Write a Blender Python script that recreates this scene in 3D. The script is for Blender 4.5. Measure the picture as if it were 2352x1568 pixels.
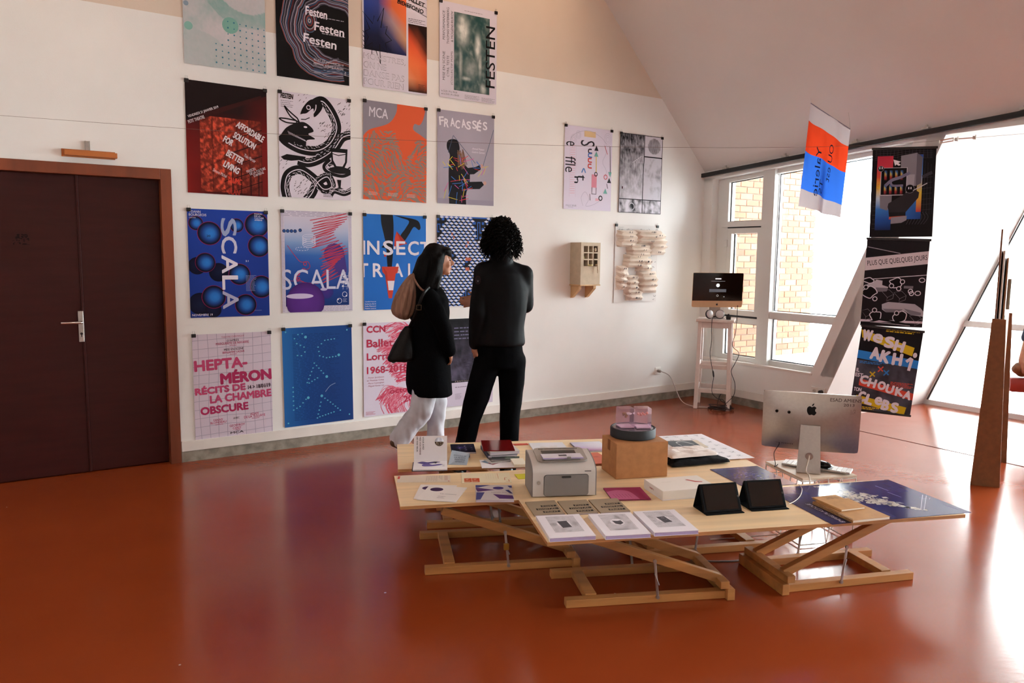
import bpy, bmesh, math, random
from math import sin, cos, pi, radians, sqrt
from mathutils import Vector, Matrix, Euler, noise as mnoise
from mathutils.geometry import tessellate_polygon
import numpy as np
for o in list(bpy.data.objects): bpy.data.objects.remove(o, do_unlink=True)
SC = bpy.context.scene
COL = SC.collection
random.seed(7)

# ------------------------------------------------------------------ camera
FPX = 1760.0; PITCH = radians(6.34); ROLL = radians(0.63); CAMH = 1.627
_c, _s = cos(PITCH), sin(PITCH)
FWD = Vector((0, _c, -_s)); _dn = Vector((0, -_s, -_c)); _rt = Vector((1, 0, 0))
RGT = _rt*cos(ROLL) - _dn*sin(ROLL); DWN = _rt*sin(ROLL) + _dn*cos(ROLL)
EYE = Vector((0, 0, CAMH))
cam_data = bpy.data.cameras.new('camera'); cam = bpy.data.objects.new('camera', cam_data); COL.objects.link(cam)
cam_data.sensor_width = 36.0; cam_data.lens = FPX/2352*36.0; cam_data.clip_start = 0.05; cam_data.clip_end = 300
cam.matrix_world = Matrix(((RGT.x, -DWN.x, -FWD.x, 0), (RGT.y, -DWN.y, -FWD.y, 0), (RGT.z, -DWN.z, -FWD.z, CAMH), (0, 0, 0, 1)))
SC.camera = cam
SC.cycles.transparent_max_bounces = 32

# ------------------------------------------------------------------ view and sky
vs = SC.view_settings
vs.view_transform = 'Standard'; vs.look = 'None'; vs.gamma = 1.0; vs.use_curve_mapping = False
vs.exposure = 0.56
world = bpy.data.worlds.new('sky'); SC.world = world; world.use_nodes = True
_bg = world.node_tree.nodes['Background']
_bg.inputs[0].default_value = (0.93, 0.965, 1.0, 1); _bg.inputs[1].default_value = 20.0     # bright overcast sky

# ------------------------------------------------------------------ the room's own axes
TH = radians(56.21); DW = 6.288                        # left wall: direction and distance
WU = Vector((sin(TH), cos(TH), 0)); WN = Vector((-cos(TH), sin(TH), 0))
C0 = WN*DW + WU*6.87                                   # corner between the two walls
VD = Vector((sin(radians(148)), cos(radians(148)), 0)) # along the window wall, towards the camera
VN = Vector((-VD.y, VD.x, 0))                          # out of the window wall
Z = Vector((0, 0, 1))
def WP(s, z, off=0.0): return WN*(DW-off) + WU*s + Z*z            # a point on the left wall
def VP(t, z, off=0.0): return C0 + VD*t + VN*off + Z*z            # a point on the window wall
def ray(x, y): return FWD + RGT*((x-1176)/FPX) + DWN*((y-784)/FPX)
def atz(x, y, z=0.0): d = ray(x, y); return EYE + d*((z-CAMH)/d.z)
def atY(x, y, Y): d = ray(x, y); return EYE + d*(Y/d.y)
def atpl(x, y, P, N): d = ray(x, y); return EYE + d*((P-EYE).dot(N)/d.dot(N))

def portal(name, c, nrm, up, w, h):                    # portals only guide sky light through the real openings
    L = bpy.data.lights.new(name, 'AREA'); L.shape = 'RECTANGLE'; L.size = w; L.size_y = h
    L.cycles.is_portal = True
    o = bpy.data.objects.new(name, L); COL.objects.link(o)
    zz = -nrm.normalized(); yy = up; xx = yy.cross(zz)
    o.matrix_world = Matrix(((xx.x, yy.x, zz.x, c.x), (xx.y, yy.y, zz.y, c.y), (xx.z, yy.z, zz.z, c.z), (0, 0, 0, 1)))
portal('window_portal', VP(1.15, 1.5, 0.24), -VN, Z, 2.1, 2.2)
portal('bay_portal', VP(6.6, 1.35, 2.1), -VN, Z, 10.2, 2.75)
# ------------------------------------------------------------------ materials
def lin(c):
    if isinstance(c, str): c = tuple(int(c[i:i+2], 16) for i in (0, 2, 4))
    return tuple(((v/255)/12.92 if v/255 <= 0.04045 else (((v/255)+0.055)/1.055)**2.4) for v in c[:3]) + (1.0,)
MATS = {}
def mat(name, col=None, rough=0.6, metal=0.0, spec=0.5, var=0.0, scale=8.0, stretch=None, bump=0.0, bscale=None, col2=None, coat=0.0, emit=None, estr=0.0, detail=4.0, lo=0.35, hi=0.65, trans=0.0, sheen=0.0):
    if name in MATS: return MATS[name]
    m = bpy.data.materials.new(name); m.use_nodes = True; nt = m.node_tree; b = nt.nodes['Principled BSDF']
    L = nt.links
    c = lin(col); b.inputs['Base Color'].default_value = c
    b.inputs['Roughness'].default_value = rough; b.inputs['Metallic'].default_value = metal
    b.inputs['Specular IOR Level'].default_value = spec
    if coat: b.inputs['Coat Weight'].default_value = coat; b.inputs['Coat Roughness'].default_value = 0.08
    if sheen: b.inputs['Sheen Weight'].default_value = sheen
    if emit: b.inputs['Emission Color'].default_value = lin(emit); b.inputs['Emission Strength'].default_value = estr
    if var or col2 or bump:
        tc = nt.nodes.new('ShaderNodeTexCoord'); mp = nt.nodes.new('ShaderNodeMapping')
        if stretch: mp.inputs['Scale'].default_value = stretch
        L.new(tc.outputs['Object'], mp.inputs['Vector'])
        n = nt.nodes.new('ShaderNodeTexNoise'); n.inputs['Scale'].default_value = scale; n.inputs['Detail'].default_value = detail
        L.new(mp.outputs[0], n.inputs['Vector'])
        if var or col2:
            r = nt.nodes.new('ShaderNodeValToRGB'); r.color_ramp.elements[0].position = lo; r.color_ramp.elements[1].position = hi
            c2 = lin(col2) if col2 else tuple(min(1, v*(1+var)) for v in c[:3])+(1,)
            c1 = c if col2 else tuple(v*(1-var) for v in c[:3])+(1,)
            r.color_ramp.elements[0].color = c1; r.color_ramp.elements[1].color = c2
            L.new(n.outputs[0], r.inputs[0]); L.new(r.outputs[0], b.inputs['Base Color'])
        if bump:
            n2 = n
            if bscale:
                n2 = nt.nodes.new('ShaderNodeTexNoise'); n2.inputs['Scale'].default_value = bscale; n2.inputs['Detail'].default_value = 3
                L.new(mp.outputs[0], n2.inputs['Vector'])
            bp = nt.nodes.new('ShaderNodeBump'); bp.inputs['Strength'].default_value = bump; bp.inputs['Distance'].default_value = 0.01
            L.new(n2.outputs[0], bp.inputs['Height']); L.new(bp.outputs[0], b.inputs['Normal'])
    MATS[name] = m
    return m
def glass_mat(name, tint, gloss_rough=0.0, ior=1.45):
    if name in MATS: return MATS[name]
    m = bpy.data.materials.new(name); m.use_nodes = True; nt = m.node_tree; nt.nodes.clear()
    out = nt.nodes.new('ShaderNodeOutputMaterial'); mx = nt.nodes.new('ShaderNodeMixShader')
    t = nt.nodes.new('ShaderNodeBsdfTransparent'); t.inputs[0].default_value = lin(tint)
    g = nt.nodes.new('ShaderNodeBsdfGlossy'); g.inputs['Roughness'].default_value = gloss_rough
    fr = nt.nodes.new('ShaderNodeFresnel'); fr.inputs[0].default_value = ior
    nt.links.new(fr.outputs[0], mx.inputs[0]); nt.links.new(t.outputs[0], mx.inputs[1]); nt.links.new(g.outputs[0], mx.inputs[2])
    nt.links.new(mx.outputs[0], out.inputs[0]); MATS[name] = m
    return m
def ink_mat(name, rough, coat=0.0):
    m = bpy.data.materials.new(name); m.use_nodes = True; nt = m.node_tree; b = nt.nodes['Principled BSDF']
    a = nt.nodes.new('ShaderNodeVertexColor'); a.layer_name = 'ink'
    nt.links.new(a.outputs[0], b.inputs['Base Color']); b.inputs['Roughness'].default_value = rough
    b.inputs['Specular IOR Level'].default_value = 0.15 if rough > 0.3 else 0.3
    MATS[name] = m
    return m
INK = ink_mat('printed_ink', 0.55); INKG = ink_mat('glossy_printed_ink', 0.16)

# ------------------------------------------------------------------ mesh helpers
def frame(o, x, y, z):
    return Matrix(((x.x, y.x, z.x, o.x), (x.y, y.y, z.y, o.y), (x.z, y.z, z.z, o.z), (0, 0, 0, 1)))
def rotz(a): return Matrix.Rotation(a, 4, 'Z')
class MB:
    def __init__(s): s.v = []; s.f = []; s.m = []; s.cur = 0
    def add(s, vs, fs, M=None):
        b = len(s.v)
        s.v += [tuple((M @ Vector(p)) if M else p) for p in vs]
        for f in fs: s.f.append(tuple(i+b for i in f)); s.m.append(s.cur)
        return s
    def box(s, c, d, M=None, bev=0.0):
        x, y, z = d[0]/2, d[1]/2, d[2]/2
        if bev <= 0:
            P = [(c[0]+i*x, c[1]+j*y, c[2]+k*z) for k in (-1, 1) for j in (-1, 1) for i in (-1, 1)]
            return s.add(P, [(0, 2, 3, 1), (4, 5, 7, 6), (0, 1, 5, 4), (2, 6, 7, 3), (0, 4, 6, 2), (1, 3, 7, 5)], M)
        bm = bmesh.new(); bmesh.ops.create_cube(bm, size=1)
        bmesh.ops.scale(bm, vec=d, verts=bm.verts)
        bmesh.ops.bevel(bm, geom=list(bm.edges), offset=bev, segments=2, affect='EDGES', profile=0.5)
        bmesh.ops.translate(bm, vec=c, verts=bm.verts)
        s.bm(bm, M); return s
    def bm(s, bm, M=None):
        bm.verts.ensure_lookup_table(); bm.verts.index_update()
        s.add([tuple(v.co) for v in bm.verts], [tuple(v.index for v in f.verts) for f in bm.faces], M); bm.free()
    def b2(s, a, b, M=None, bev=0.0):
        return s.box([(a[i]+b[i])/2 for i in range(3)], [abs(b[i]-a[i]) for i in range(3)], M, bev)
    def prism(s, poly, d0, d1, M=None):      # poly in local XY, extruded along local Z from d0 to d1
        n = len(poly)
        P = [(p[0], p[1], d0) for p in poly] + [(p[0], p[1], d1) for p in poly]
        F = [(i, (i+1) % n, n+(i+1) % n, n+i) for i in range(n)]
        tri = tessellate_polygon([[Vector((p[0], p[1], 0)) for p in poly]])
        F += [tuple(t) for t in tri] + [tuple(n+i for i in reversed(t)) for t in tri]
        return s.add(P, F, M)
    def tube(s, pts, r, n=8, closed=False, cap=True):
        pts = [Vector(p) for p in pts]; k = len(pts); b = len(s.v); up = Vector((0, 0, 1)); prev = None
        rr = r if isinstance(r, (list, tuple)) else [r]*k
        for i, p in enumerate(pts):
            a = pts[(i-1) % k] if (closed or i > 0) else p; c = pts[(i+1) % k] if (closed or i < k-1) else p
            t = (c-a).normalized() if (c-a).length > 1e-9 else up
            if prev is None:
                x = t.cross(up if abs(t.z) < 0.9 else Vector((1, 0, 0))).normalized()
            else:
                x = (prev - t*prev.dot(t)); x = x.normalized() if x.length > 1e-6 else t.orthogonal().normalized()
            prev = x; y = t.cross(x)
            for j in range(n):
                a_ = 2*pi*j/n; s.v.append(tuple(p + (x*cos(a_)+y*sin(a_))*rr[i]))
        m = k if closed else k-1
        for i in range(m):
            for j in range(n):
                i2 = (i+1) % k
                s.f.append((b+i*n+j, b+i*n+(j+1) % n, b+i2*n+(j+1) % n, b+i2*n+j)); s.m.append(s.cur)
        if cap and not closed:
            s.f.append(tuple(b+j for j in reversed(range(n)))); s.m.append(s.cur)
            s.f.append(tuple(b+(k-1)*n+j for j in range(n))); s.m.append(s.cur)
        return s
    def bar(s, p, q, w, h, up=None):         # square timber from p to q
        p, q = Vector(p), Vector(q); x = (q-p); L = x.length; x.normalize(); up = up or Z
        y = up.cross(x).normalized(); z = x.cross(y)
        return s.box((L/2, 0, 0), (L, w, h), frame(p, x, y, z), 0.0025)
    def lathe(s, prof, n=24, M=None):        # profile of (radius, height)
        k = len(prof)
        P = [(r*cos(2*pi*j/n), r*sin(2*pi*j/n), h) for r, h in prof for j in range(n)]
        F = [(i*n+j, i*n+(j+1) % n, (i+1)*n+(j+1) % n, (i+1)*n+j) for i in range(k-1) for j in range(n)]
        F += [tuple(reversed(range(n))), tuple((k-1)*n+j for j in range(n))]
        return s.add(P, F, M)
    def sphere(s, c, r, n=12, M=None):
        r = r if isinstance(r, (tuple, list)) else (r, r, r)
        bm = bmesh.new(); bmesh.ops.create_uvsphere(bm, u_segments=n, v_segments=max(6, n*2//3), radius=1)
        bmesh.ops.scale(bm, vec=r, verts=bm.verts); bmesh.ops.translate(bm, vec=c, verts=bm.verts)
        s.bm(bm, M); return s
    def build(s, name, mats, parent=None, smooth=False, M=None):
        me = bpy.data.meshes.new(name); me.from_pydata(s.v, [], s.f); me.update()
        for m in (mats if isinstance(mats, (list, tuple)) else [mats]): me.materials.append(m)
        if isinstance(mats, (list, tuple)): me.polygons.foreach_set('material_index', s.m)
        bm = bmesh.new(); bm.from_mesh(me); bmesh.ops.recalc_face_normals(bm, faces=bm.faces); bm.to_mesh(me); bm.free()
        if smooth:
            me.polygons.foreach_set('use_smooth', [True]*len(me.polygons))
            try: me.set_sharp_from_angle(angle=radians(40))
            except Exception: pass
        o = bpy.data.objects.new(name, me); COL.objects.link(o)
        if parent: o.parent = parent
        if M: o.matrix_local = M
        return o
def tag(o, label, cat, group=None):
    o['label'] = label; o['category'] = cat
    if group: o['group'] = group
    return o
def struct(o): o['kind'] = 'structure'; return o
def thing(name, label, cat, M=None, group=None):
    o = bpy.data.objects.new(name, None); COL.objects.link(o); o.empty_display_size = 0.1
    if M is not None: o.matrix_world = M
    return tag(o, label, cat, group)
def share(o, name, parent, M, material=None):          # another object with the same mesh
    c = o.copy(); c.name = name; COL.objects.link(c); c.parent = parent; c.matrix_local = M
    return c

# ------------------------------------------------------------------ flat print: coloured shapes laid on a sheet
_TX = {}
def text_mesh(s, bold=0.0, shear=0.0):
    k = (s, bold, shear)
    if k not in _TX:
        cu = bpy.data.curves.new('t', 'FONT'); cu.body = s; cu.size = 1; cu.offset = bold; cu.shear = shear; cu.resolution_u = 3
        o = bpy.data.objects.new('t', cu); COL.objects.link(o)
        dg = bpy.context.evaluated_depsgraph_get(); ev = o.evaluated_get(dg); me = ev.to_mesh()
        V = [(v.co.x, v.co.y) for v in me.vertices]; F = [tuple(p.vertices) for p in me.polygons]
        ev.to_mesh_clear(); bpy.data.objects.remove(o); bpy.data.curves.remove(cu)
        x0 = min(v[0] for v in V); x1 = max(v[0] for v in V); y0 = min(v[1] for v in V); y1 = max(v[1] for v in V)
        _TX[k] = ([((x-x0)/(x1-x0), (y1-y)/(y1-y0)) for x, y in V], F)
    return _TX[k]
class Art:
    def __init__(s, W, H, lay=0.00035, base=0.0006): s.W, s.H = W, H; s.v = []; s.f = []; s.c = []; s.lay = lay; s.base = base; s.n = 0
    def emit(s, pts, faces, cols, l):
        b = len(s.v); s.n += 1; dz = (s.n % 40)*0.000008     # overlapping shapes never share one plane
        for u, v in pts:
            u = min(1, max(0, u)); v = min(1, max(0, v))
            s.v.append((u*s.W, -v*s.H, s.base+s.lay*l+dz))
        for f in faces:
            s.f.append(tuple(b+i for i in f)); s.c.append([cols[i] for i in f] if isinstance(cols, list) else [cols]*len(f))
    def poly(s, pts, col, l=1):
        tri = tessellate_polygon([[Vector((p[0]*s.W, p[1]*s.H, 0)) for p in pts]])
        s.emit(pts, [tuple(t) for t in tri], lin(col), l)
    def rect(s, u0, v0, u1, v1, col, l=1): s.emit([(u0, v0), (u1, v0), (u1, v1), (u0, v1)], [(0, 1, 2, 3)], lin(col), l)
    def grad(s, u0, v0, u1, v1, cols, l=1):        # cols: rows of colours
        R = len(cols); Cn = len(cols[0])
        P = [(u0+(u1-u0)*j/(Cn-1), v0+(v1-v0)*i/(R-1)) for i in range(R) for j in range(Cn)]
        F = [(i*Cn+j, i*Cn+j+1, (i+1)*Cn+j+1, (i+1)*Cn+j) for i in range(R-1) for j in range(Cn-1)]
        s.emit(P, F, [lin(c) for r in cols for c in r], l)
    def disc(s, u, v, r, col, l=1, n=20, sy=1.0, rot=0):
        s.poly([(u+r*(cos(a)*cos(rot)-sy*sin(a)*sin(rot)), v+r*(cos(a)*sin(rot)+sy*sin(a)*cos(rot))*s.W/s.H) for a in [2*pi*i/n for i in range(n)]], col, l)
    def radial(s, u, v, r, stops, l=1, n=28, du=0, dv=0):   # shaded ball print: stops of (radius fraction, colour); du dv shift the centre
        P = [(u+du, v+dv)]; Cc = [lin(stops[0][1])]; F = []
        for k, (t, c) in enumerate(stops[1:]):
            for i in range(n):
                a = 2*pi*i/n; P.append((u+du*(1-t)+r*t*cos(a), v+dv*(1-t)+r*t*sin(a)*s.W/s.H)); Cc.append(lin(c))
            for i in range(n):
                j = (i+1) % n
                if k == 0: F.append((0, 1+i, 1+j))
                else: o = 1+(k-1)*n; F.append((o+i, o+n+i, o+n+j, o+j))
        s.emit(P, F, Cc, l)
    def line(s, pts, w, col, l=1, closed=False):            # w in sheet widths
        P = [Vector((p[0]*s.W, p[1]*s.H)) for p in pts]; k = len(P); h = w*s.W/2; out = []; F = []
        for i in range(k):
            a = P[(i-1) % k] if (closed or i) else P[i]; b = P[(i+1) % k] if (closed or i < k-1) else P[i]
            d = (b-a); d = d.normalized() if d.length > 1e-9 else Vector((1, 0)); nrm = Vector((-d.y, d.x))*h
            wi = (w[i] if isinstance(w, list) else 1)
            out += [((P[i]+nrm).x/s.W, (P[i]+nrm).y/s.H), ((P[i]-nrm).x/s.W, (P[i]-nrm).y/s.H)]
        for i in range(k if closed else k-1):
            j = (i+1) % k; F.append((2*i, 2*i+1, 2*j+1, 2*j))
        s.emit(out, F, lin(col), l)
    def ring(s, u, v, r, w, col, l=1, n=24, sy=1.0): s.line([(u+r*cos(2*pi*i/n), v+r*sy*sin(2*pi*i/n)*s.W/s.H) for i in range(n)], w, col, l, True)
    def text(s, t, u, v, w, h, col, l=2, rot=0, bold=0.0, shear=0.0):
        V, F = text_mesh(t, 0.0, shear); a = radians(rot); b = max(0, bold)*1.3*h*s.H; w_, h_ = w*s.W-2*b, h*s.H-2*b
        for k in range(8 if b else 1):                    # bold: the same letters nudged round a small circle
            dx, dy = (b*(1+cos(k*pi/4)), b*(1+sin(k*pi/4))) if b else (0, 0); P = []
            for x, y in V:
                X, Y = x*w_+dx, y*h_+dy
                P.append((u+(X*cos(a)-Y*sin(a))/s.W, v+(X*sin(a)+Y*cos(a))/s.H))
            s.emit(P, F, lin(col), l)
    def noise(s, u0, v0, u1, v1, nx, ny, fn, l=1):
        P = [(u0+(u1-u0)*i/nx, v0+(v1-v0)*j/ny) for j in range(ny+1) for i in range(nx+1)]
        F = [(j*(nx+1)+i, j*(nx+1)+i+1, (j+1)*(nx+1)+i+1, (j+1)*(nx+1)+i) for j in range(ny) for i in range(nx)]
        s.emit(P, F, [tuple(fn(u, v)) for u, v in P], l)
    def para(s, u0, v0, u1, rows, dv, col, l=2, th=0.35, seed=1):   # lines of type too small to read
        r = random.Random(seed)
        for i in range(rows):
            v = v0+i*dv; u = u0; end = u1-(u1-u0)*r.random()*0.25
            while u < end:
                w = min((u1-u0)*(0.05+0.12*r.random()), end-u); s.rect(u, v, u+w*0.8, v+dv*th, col, l); u += w
    def build(s, name, parent, material=None, M=None, edit=None):
        me = bpy.data.meshes.new(name); me.from_pydata([edit(p) for p in s.v] if edit else s.v, [], s.f); me.update()
        ca = me.color_attributes.new('ink', 'FLOAT_COLOR', 'CORNER')
        ca.data.foreach_set('color', [x for f in s.c for c in f for x in c])
        me.materials.append(material or INK)
        o = bpy.data.objects.new(name, me); COL.objects.link(o); o.parent = parent
        if M: o.matrix_local = M
        return o
def mixc(a, b, t):
    t = min(1, max(0, t)); a, b = lin(a), lin(b)
    return tuple(a[i]+(b[i]-a[i])*t for i in range(3))+(1,)
def nz(u, v, s=1.0, z=0.0): return 0.5+0.5*mnoise.fractal(Vector((u*s, v*s, z)), 0.8, 2.0, 4)
# ================================================================== the setting
FILL_GLOW = 18.0  # glow of the added fill globes
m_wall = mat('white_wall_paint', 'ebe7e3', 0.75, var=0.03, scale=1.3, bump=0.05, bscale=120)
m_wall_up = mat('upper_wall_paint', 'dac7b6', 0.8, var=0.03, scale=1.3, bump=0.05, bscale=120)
m_ceil = mat('ceiling_paint', 'e2dad6', 0.8, var=0.03, scale=0.8)
m_conc = mat('grey_concrete_skirting', '8d8578', 0.8, var=0.25, scale=14, bump=0.2)
m_strip = mat('white_skirting_board', 'e6ded6', 0.5, var=0.03, scale=6)
m_fr = mat('white_window_frame', 'e2e0dc', 0.35)
m_seal = mat('dark_rubber_seal', '2c2f33', 0.6)
m_glass = glass_mat('window_glass', 'f4f8f8')
m_doorw = mat('dark_brown_door_paint', '381310', 0.40, spec=0.22, var=0.12, scale=3, stretch=(1, 1, 8), bump=0.03, bscale=30)
m_dfr = mat('reddish_wood_door_frame', '7a3a1c', 0.45, var=0.25, scale=6, stretch=(1, 1, 0.12), bump=0.05)
m_steel = mat('brushed_steel', 'b8b4ae', 0.3, metal=1.0, var=0.08, scale=40)
m_black = mat('black_plastic', '121214', 0.4)
m_track = mat('black_track_metal', '17171a', 0.45)

def floor_material():
    m = bpy.data.materials.new('red_resin_floor'); m.use_nodes = True; nt = m.node_tree; b = nt.nodes['Principled BSDF']; L = nt.links
    tc = nt.nodes.new('ShaderNodeTexCoord')
    n1 = nt.nodes.new('ShaderNodeTexNoise'); n1.inputs['Scale'].default_value = 0.9; n1.inputs['Detail'].default_value = 5
    L.new(tc.outputs['Object'], n1.inputs['Vector'])
    r1 = nt.nodes.new('ShaderNodeValToRGB'); r1.color_ramp.elements[0].position = 0.3; r1.color_ramp.elements[1].position = 0.75
    r1.color_ramp.elements[0].color = (0.27, 0.043, 0.010, 1); r1.color_ramp.elements[1].color = (0.33, 0.057, 0.014, 1)
    L.new(n1.outputs[0], r1.inputs[0])
    vo = nt.nodes.new('ShaderNodeTexVoronoi'); vo.inputs['Scale'].default_value = 2.6; L.new(tc.outputs['Object'], vo.inputs['Vector'])   # paint specks
    lt = nt.nodes.new('ShaderNodeMath'); lt.operation = 'LESS_THAN'; lt.inputs[1].default_value = 0.016; L.new(vo.outputs['Distance'], lt.inputs[0])
    mx = nt.nodes.new('ShaderNodeMixRGB'); mx.inputs[2].default_value = (0.62, 0.45, 0.36, 1)
    L.new(lt.outputs[0], mx.inputs[0]); L.new(r1.outputs[0], mx.inputs[1]); L.new(mx.outputs[0], b.inputs['Base Color'])
    n2 = nt.nodes.new('ShaderNodeTexNoise'); n2.inputs['Scale'].default_value = 5; n2.inputs['Detail'].default_value = 6; L.new(tc.outputs['Object'], n2.inputs['Vector'])
    r2 = nt.nodes.new('ShaderNodeMapRange'); r2.inputs[3].default_value = 0.13; r2.inputs[4].default_value = 0.24; L.new(n2.outputs[0], r2.inputs[0]); L.new(r2.outputs[0], b.inputs['Roughness'])
    mp = nt.nodes.new('ShaderNodeMapping'); mp.inputs['Rotation'].default_value = (0, 0, 0.6); mp.inputs['Scale'].default_value = (1, 3.0, 1); L.new(tc.outputs['Object'], mp.inputs[0])
    n3 = nt.nodes.new('ShaderNodeTexNoise'); n3.inputs['Scale'].default_value = 14; n3.inputs['Detail'].default_value = 3; L.new(mp.outputs[0], n3.inputs['Vector'])
    bp = nt.nodes.new('ShaderNodeBump'); bp.inputs['Strength'].default_value = 0.035; bp.inputs['Distance'].default_value = 0.01
    L.new(n3.outputs[0], bp.inputs['Height']); L.new(bp.outputs[0], b.inputs['Normal'])
    b.inputs['Specular IOR Level'].default_value = 0.5
    return m
MV = frame(C0, VD, Z, -VN)               # local (t, z, inwards) of the window wall
MW = frame(WN*DW, WU, Z, -WN)            # local (s, z, inwards) of the left wall
def T(t, off): return (C0 + VD*t + VN*off)
def quad_slab(mb, pts, d):               # pts: top polygon in world, slab going down by d
    n = len(pts); mb.add([tuple(p) for p in pts]+[(p[0], p[1], p[2]-d) for p in pts],
        [tuple(range(n)), tuple(reversed(range(n, 2*n)))]+[(i, (i+1) % n, n+(i+1) % n, n+i) for i in range(n)])
# floor
fl = MB(); quad_slab(fl, [T(-0.3, -10.6), T(12.4, -10.6), T(12.4, 2.04), T(1.0, 2.04), T(1.0, 0.3), T(-0.3, 0.3)], 0.2)
floor = struct(fl.build('floor', floor_material()))
j = MB(); j.bar((3.20, 7.44, 0.0006), (4.45, 5.42, 0.0006), 0.006, 0.0016); j.build('expansion_joint', mat('joint_line', '4a1c10', 0.7), floor)

# left wall with the door opening, and its upper part in a warmer paint
w = MB()
w.prism([(-4.2, 0), (-0.46, 0), (-0.46, 2.19), (1.08, 2.19), (1.08, 0), (7.1, 0), (7.1, 2.6), (6.92, 2.6), (6.17, 3.36), (-4.2, 3.36)], -0.22, 0, MW)
wall_left = struct(w.build('wall_left', m_wall))
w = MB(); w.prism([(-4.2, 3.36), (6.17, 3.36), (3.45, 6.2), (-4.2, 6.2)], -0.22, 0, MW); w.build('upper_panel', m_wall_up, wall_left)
# skirting: white board above a grey concrete kerb
b = MB()
b.b2((1.115, 0, 0.0), (6.86, 0.085, 0.012), MW); bl = struct(b.build('baseboard_left', m_conc))
b = MB(); b.b2((1.115, 0.085, 0.0), (6.84, 0.165, 0.018), MW, 0.002); b.build('board', m_strip, bl)
b = MB(); b.b2((0.03, 0, 0), (1.63, 0.085, 0.012), MV); br = struct(b.build('baseboard_right', m_conc))
b = MB(); b.b2((0.03, 0.085, 0), (1.66, 0.165, 0.018), MV, 0.002); b.build('board', m_strip, br)

# window wall: parapet, slanted pillar, head beam, corner pier
w = MB()
w.prism([(-0.05, 0), (1.63, 0), (1.83, 0.47), (-0.05, 0.47)], -0.26, 0, MV)
w.prism([(1.56, 0.47), (1.83, 0.47), (2.79, 2.75), (2.51, 2.72)], -0.26, 0, MV)
w.prism([(-0.05, 0.47), (0.13, 0.47), (0.13, 2.54), (-0.05, 2.54)], -0.26, 0, MV)
w.prism([(-0.05, 2.515), (2.82, 2.70), (12.3, 2.70), (12.3, 3.45), (-0.05, 2.70)], -0.26, 0, MV)
wall_right = struct(w.build('wall_right', m_wall))
# deep slanted reveal of the bay (a leaning wall), bay ceiling
w = MB(); A = [(1.64, 0), (2.81, 2.72)]
P = [VP(1.64, 0, 0), VP(2.80, 2.76, 0), VP(2.80, 2.76, 2.02), VP(1.64, 0, 2.02)]
w.add([tuple(p) for p in P]+[tuple(p-VD*0.16) for p in P], [(0, 1, 2, 3), (7, 6, 5, 4), (0, 4, 5, 1), (1, 5, 6, 2), (2, 6, 7, 3), (3, 7, 4, 0)])
w.build('reveal', m_wall, wall_right)
cl = MB()
def CZ(t, wd): return 2.62+0.057*t+1.03*wd
P = [T(-0.25, 0)+Z*CZ(-0.25, 0), T(12.3, 0)+Z*CZ(12.3, 0), T(12.3, -3.4)+Z*CZ(12.3, 3.4), T(-0.25, -3.4)+Z*CZ(-0.25, 3.4)]
Q = [T(-0.25, -10.6)+Z*CZ(-0.25, 3.4), T(12.3, -10.6)+Z*CZ(12.3, 3.4)]
V = P+Q; n = len(V)
cl.add([tuple(p) for p in V]+[tuple(p+Z*0.14) for p in V], [(0, 1, 2, 3), (3, 2, 5, 4), (6, 9, 8, 7), (9, 10, 11, 8), (0, 6, 7, 1), (0, 3, 9, 6), (3, 4, 10, 9), (4, 5, 11, 10), (1, 7, 8, 2), (2, 8, 11, 5)])
ceiling = struct(cl.build('ceiling', m_ceil))
bc = MB(); quad_slab(bc, [T(2.6, 0.2)+Z*2.82, T(12.3, 0.2)+Z*2.82, T(12.3, 2.1)+Z*2.82, T(2.6, 2.1)+Z*2.82], 0.10); bc.build('bay_ceiling', m_wall, ceiling)
# the parts of the room behind the photographer
w = MB(); quad_slab(w, [T(12.2, -10.6)+Z*6.9, T(12.4, -10.6)+Z*6.9, T(12.4, 2.1)+Z*6.9, T(12.2, 2.1)+Z*6.9], 6.9); struct(w.build('wall_back', m_wall))
w = MB(); quad_slab(w, [T(-0.3, -10.6)+Z*6.9, T(12.4, -10.6)+Z*6.9, T(12.4, -10.4)+Z*6.9, T(-0.3, -10.4)+Z*6.9], 6.9); struct(w.build('wall_front', m_wall))
# fill lamps added behind the camera and over the tables to brighten the room
for i, (t_, o_, lb_) in enumerate(((7.5, -8.3, 'added white globe fill lamp far behind the photographer'), (3.9, -4.4, 'added white globe fill lamp hanging above the tables'), (6.4, -9.3, 'added white globe fill lamp opposite the door'))):
    c = T(t_, o_)+Z*4.4; pl_ = thing('added_fill_lamp', lb_, 'lamp', Matrix.Translation(c), 'added fill lamps')
    k = MB(); k.tube([(0, 0, 0.2), (0, 0, 2.2)], 0.006, 6); k.build('cord', m_track, pl_)
    k = MB(); k.lathe([(0.02, 0.17), (0.05, 0.17), (0.05, 0.22), (0.02, 0.23)], 16); k.build('cap', m_track, pl_)
    k = MB(); k.sphere((0, 0, 0), 0.17, 20); k.build('globe', mat('fill_globe_glow', 'fff2e0', 0.5, emit='fff0dc', estr=FILL_GLOW), pl_, True)
k = MB(); k.b2((-0.6, -0.01, -0.30), (1.2, 2.4, -0.23), MW); struct(k.build('door_light_blocker', mat('dark_blocker', '201a18', 0.9)))  # unseen dark slab added behind the door to stop light leaking under it
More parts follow.
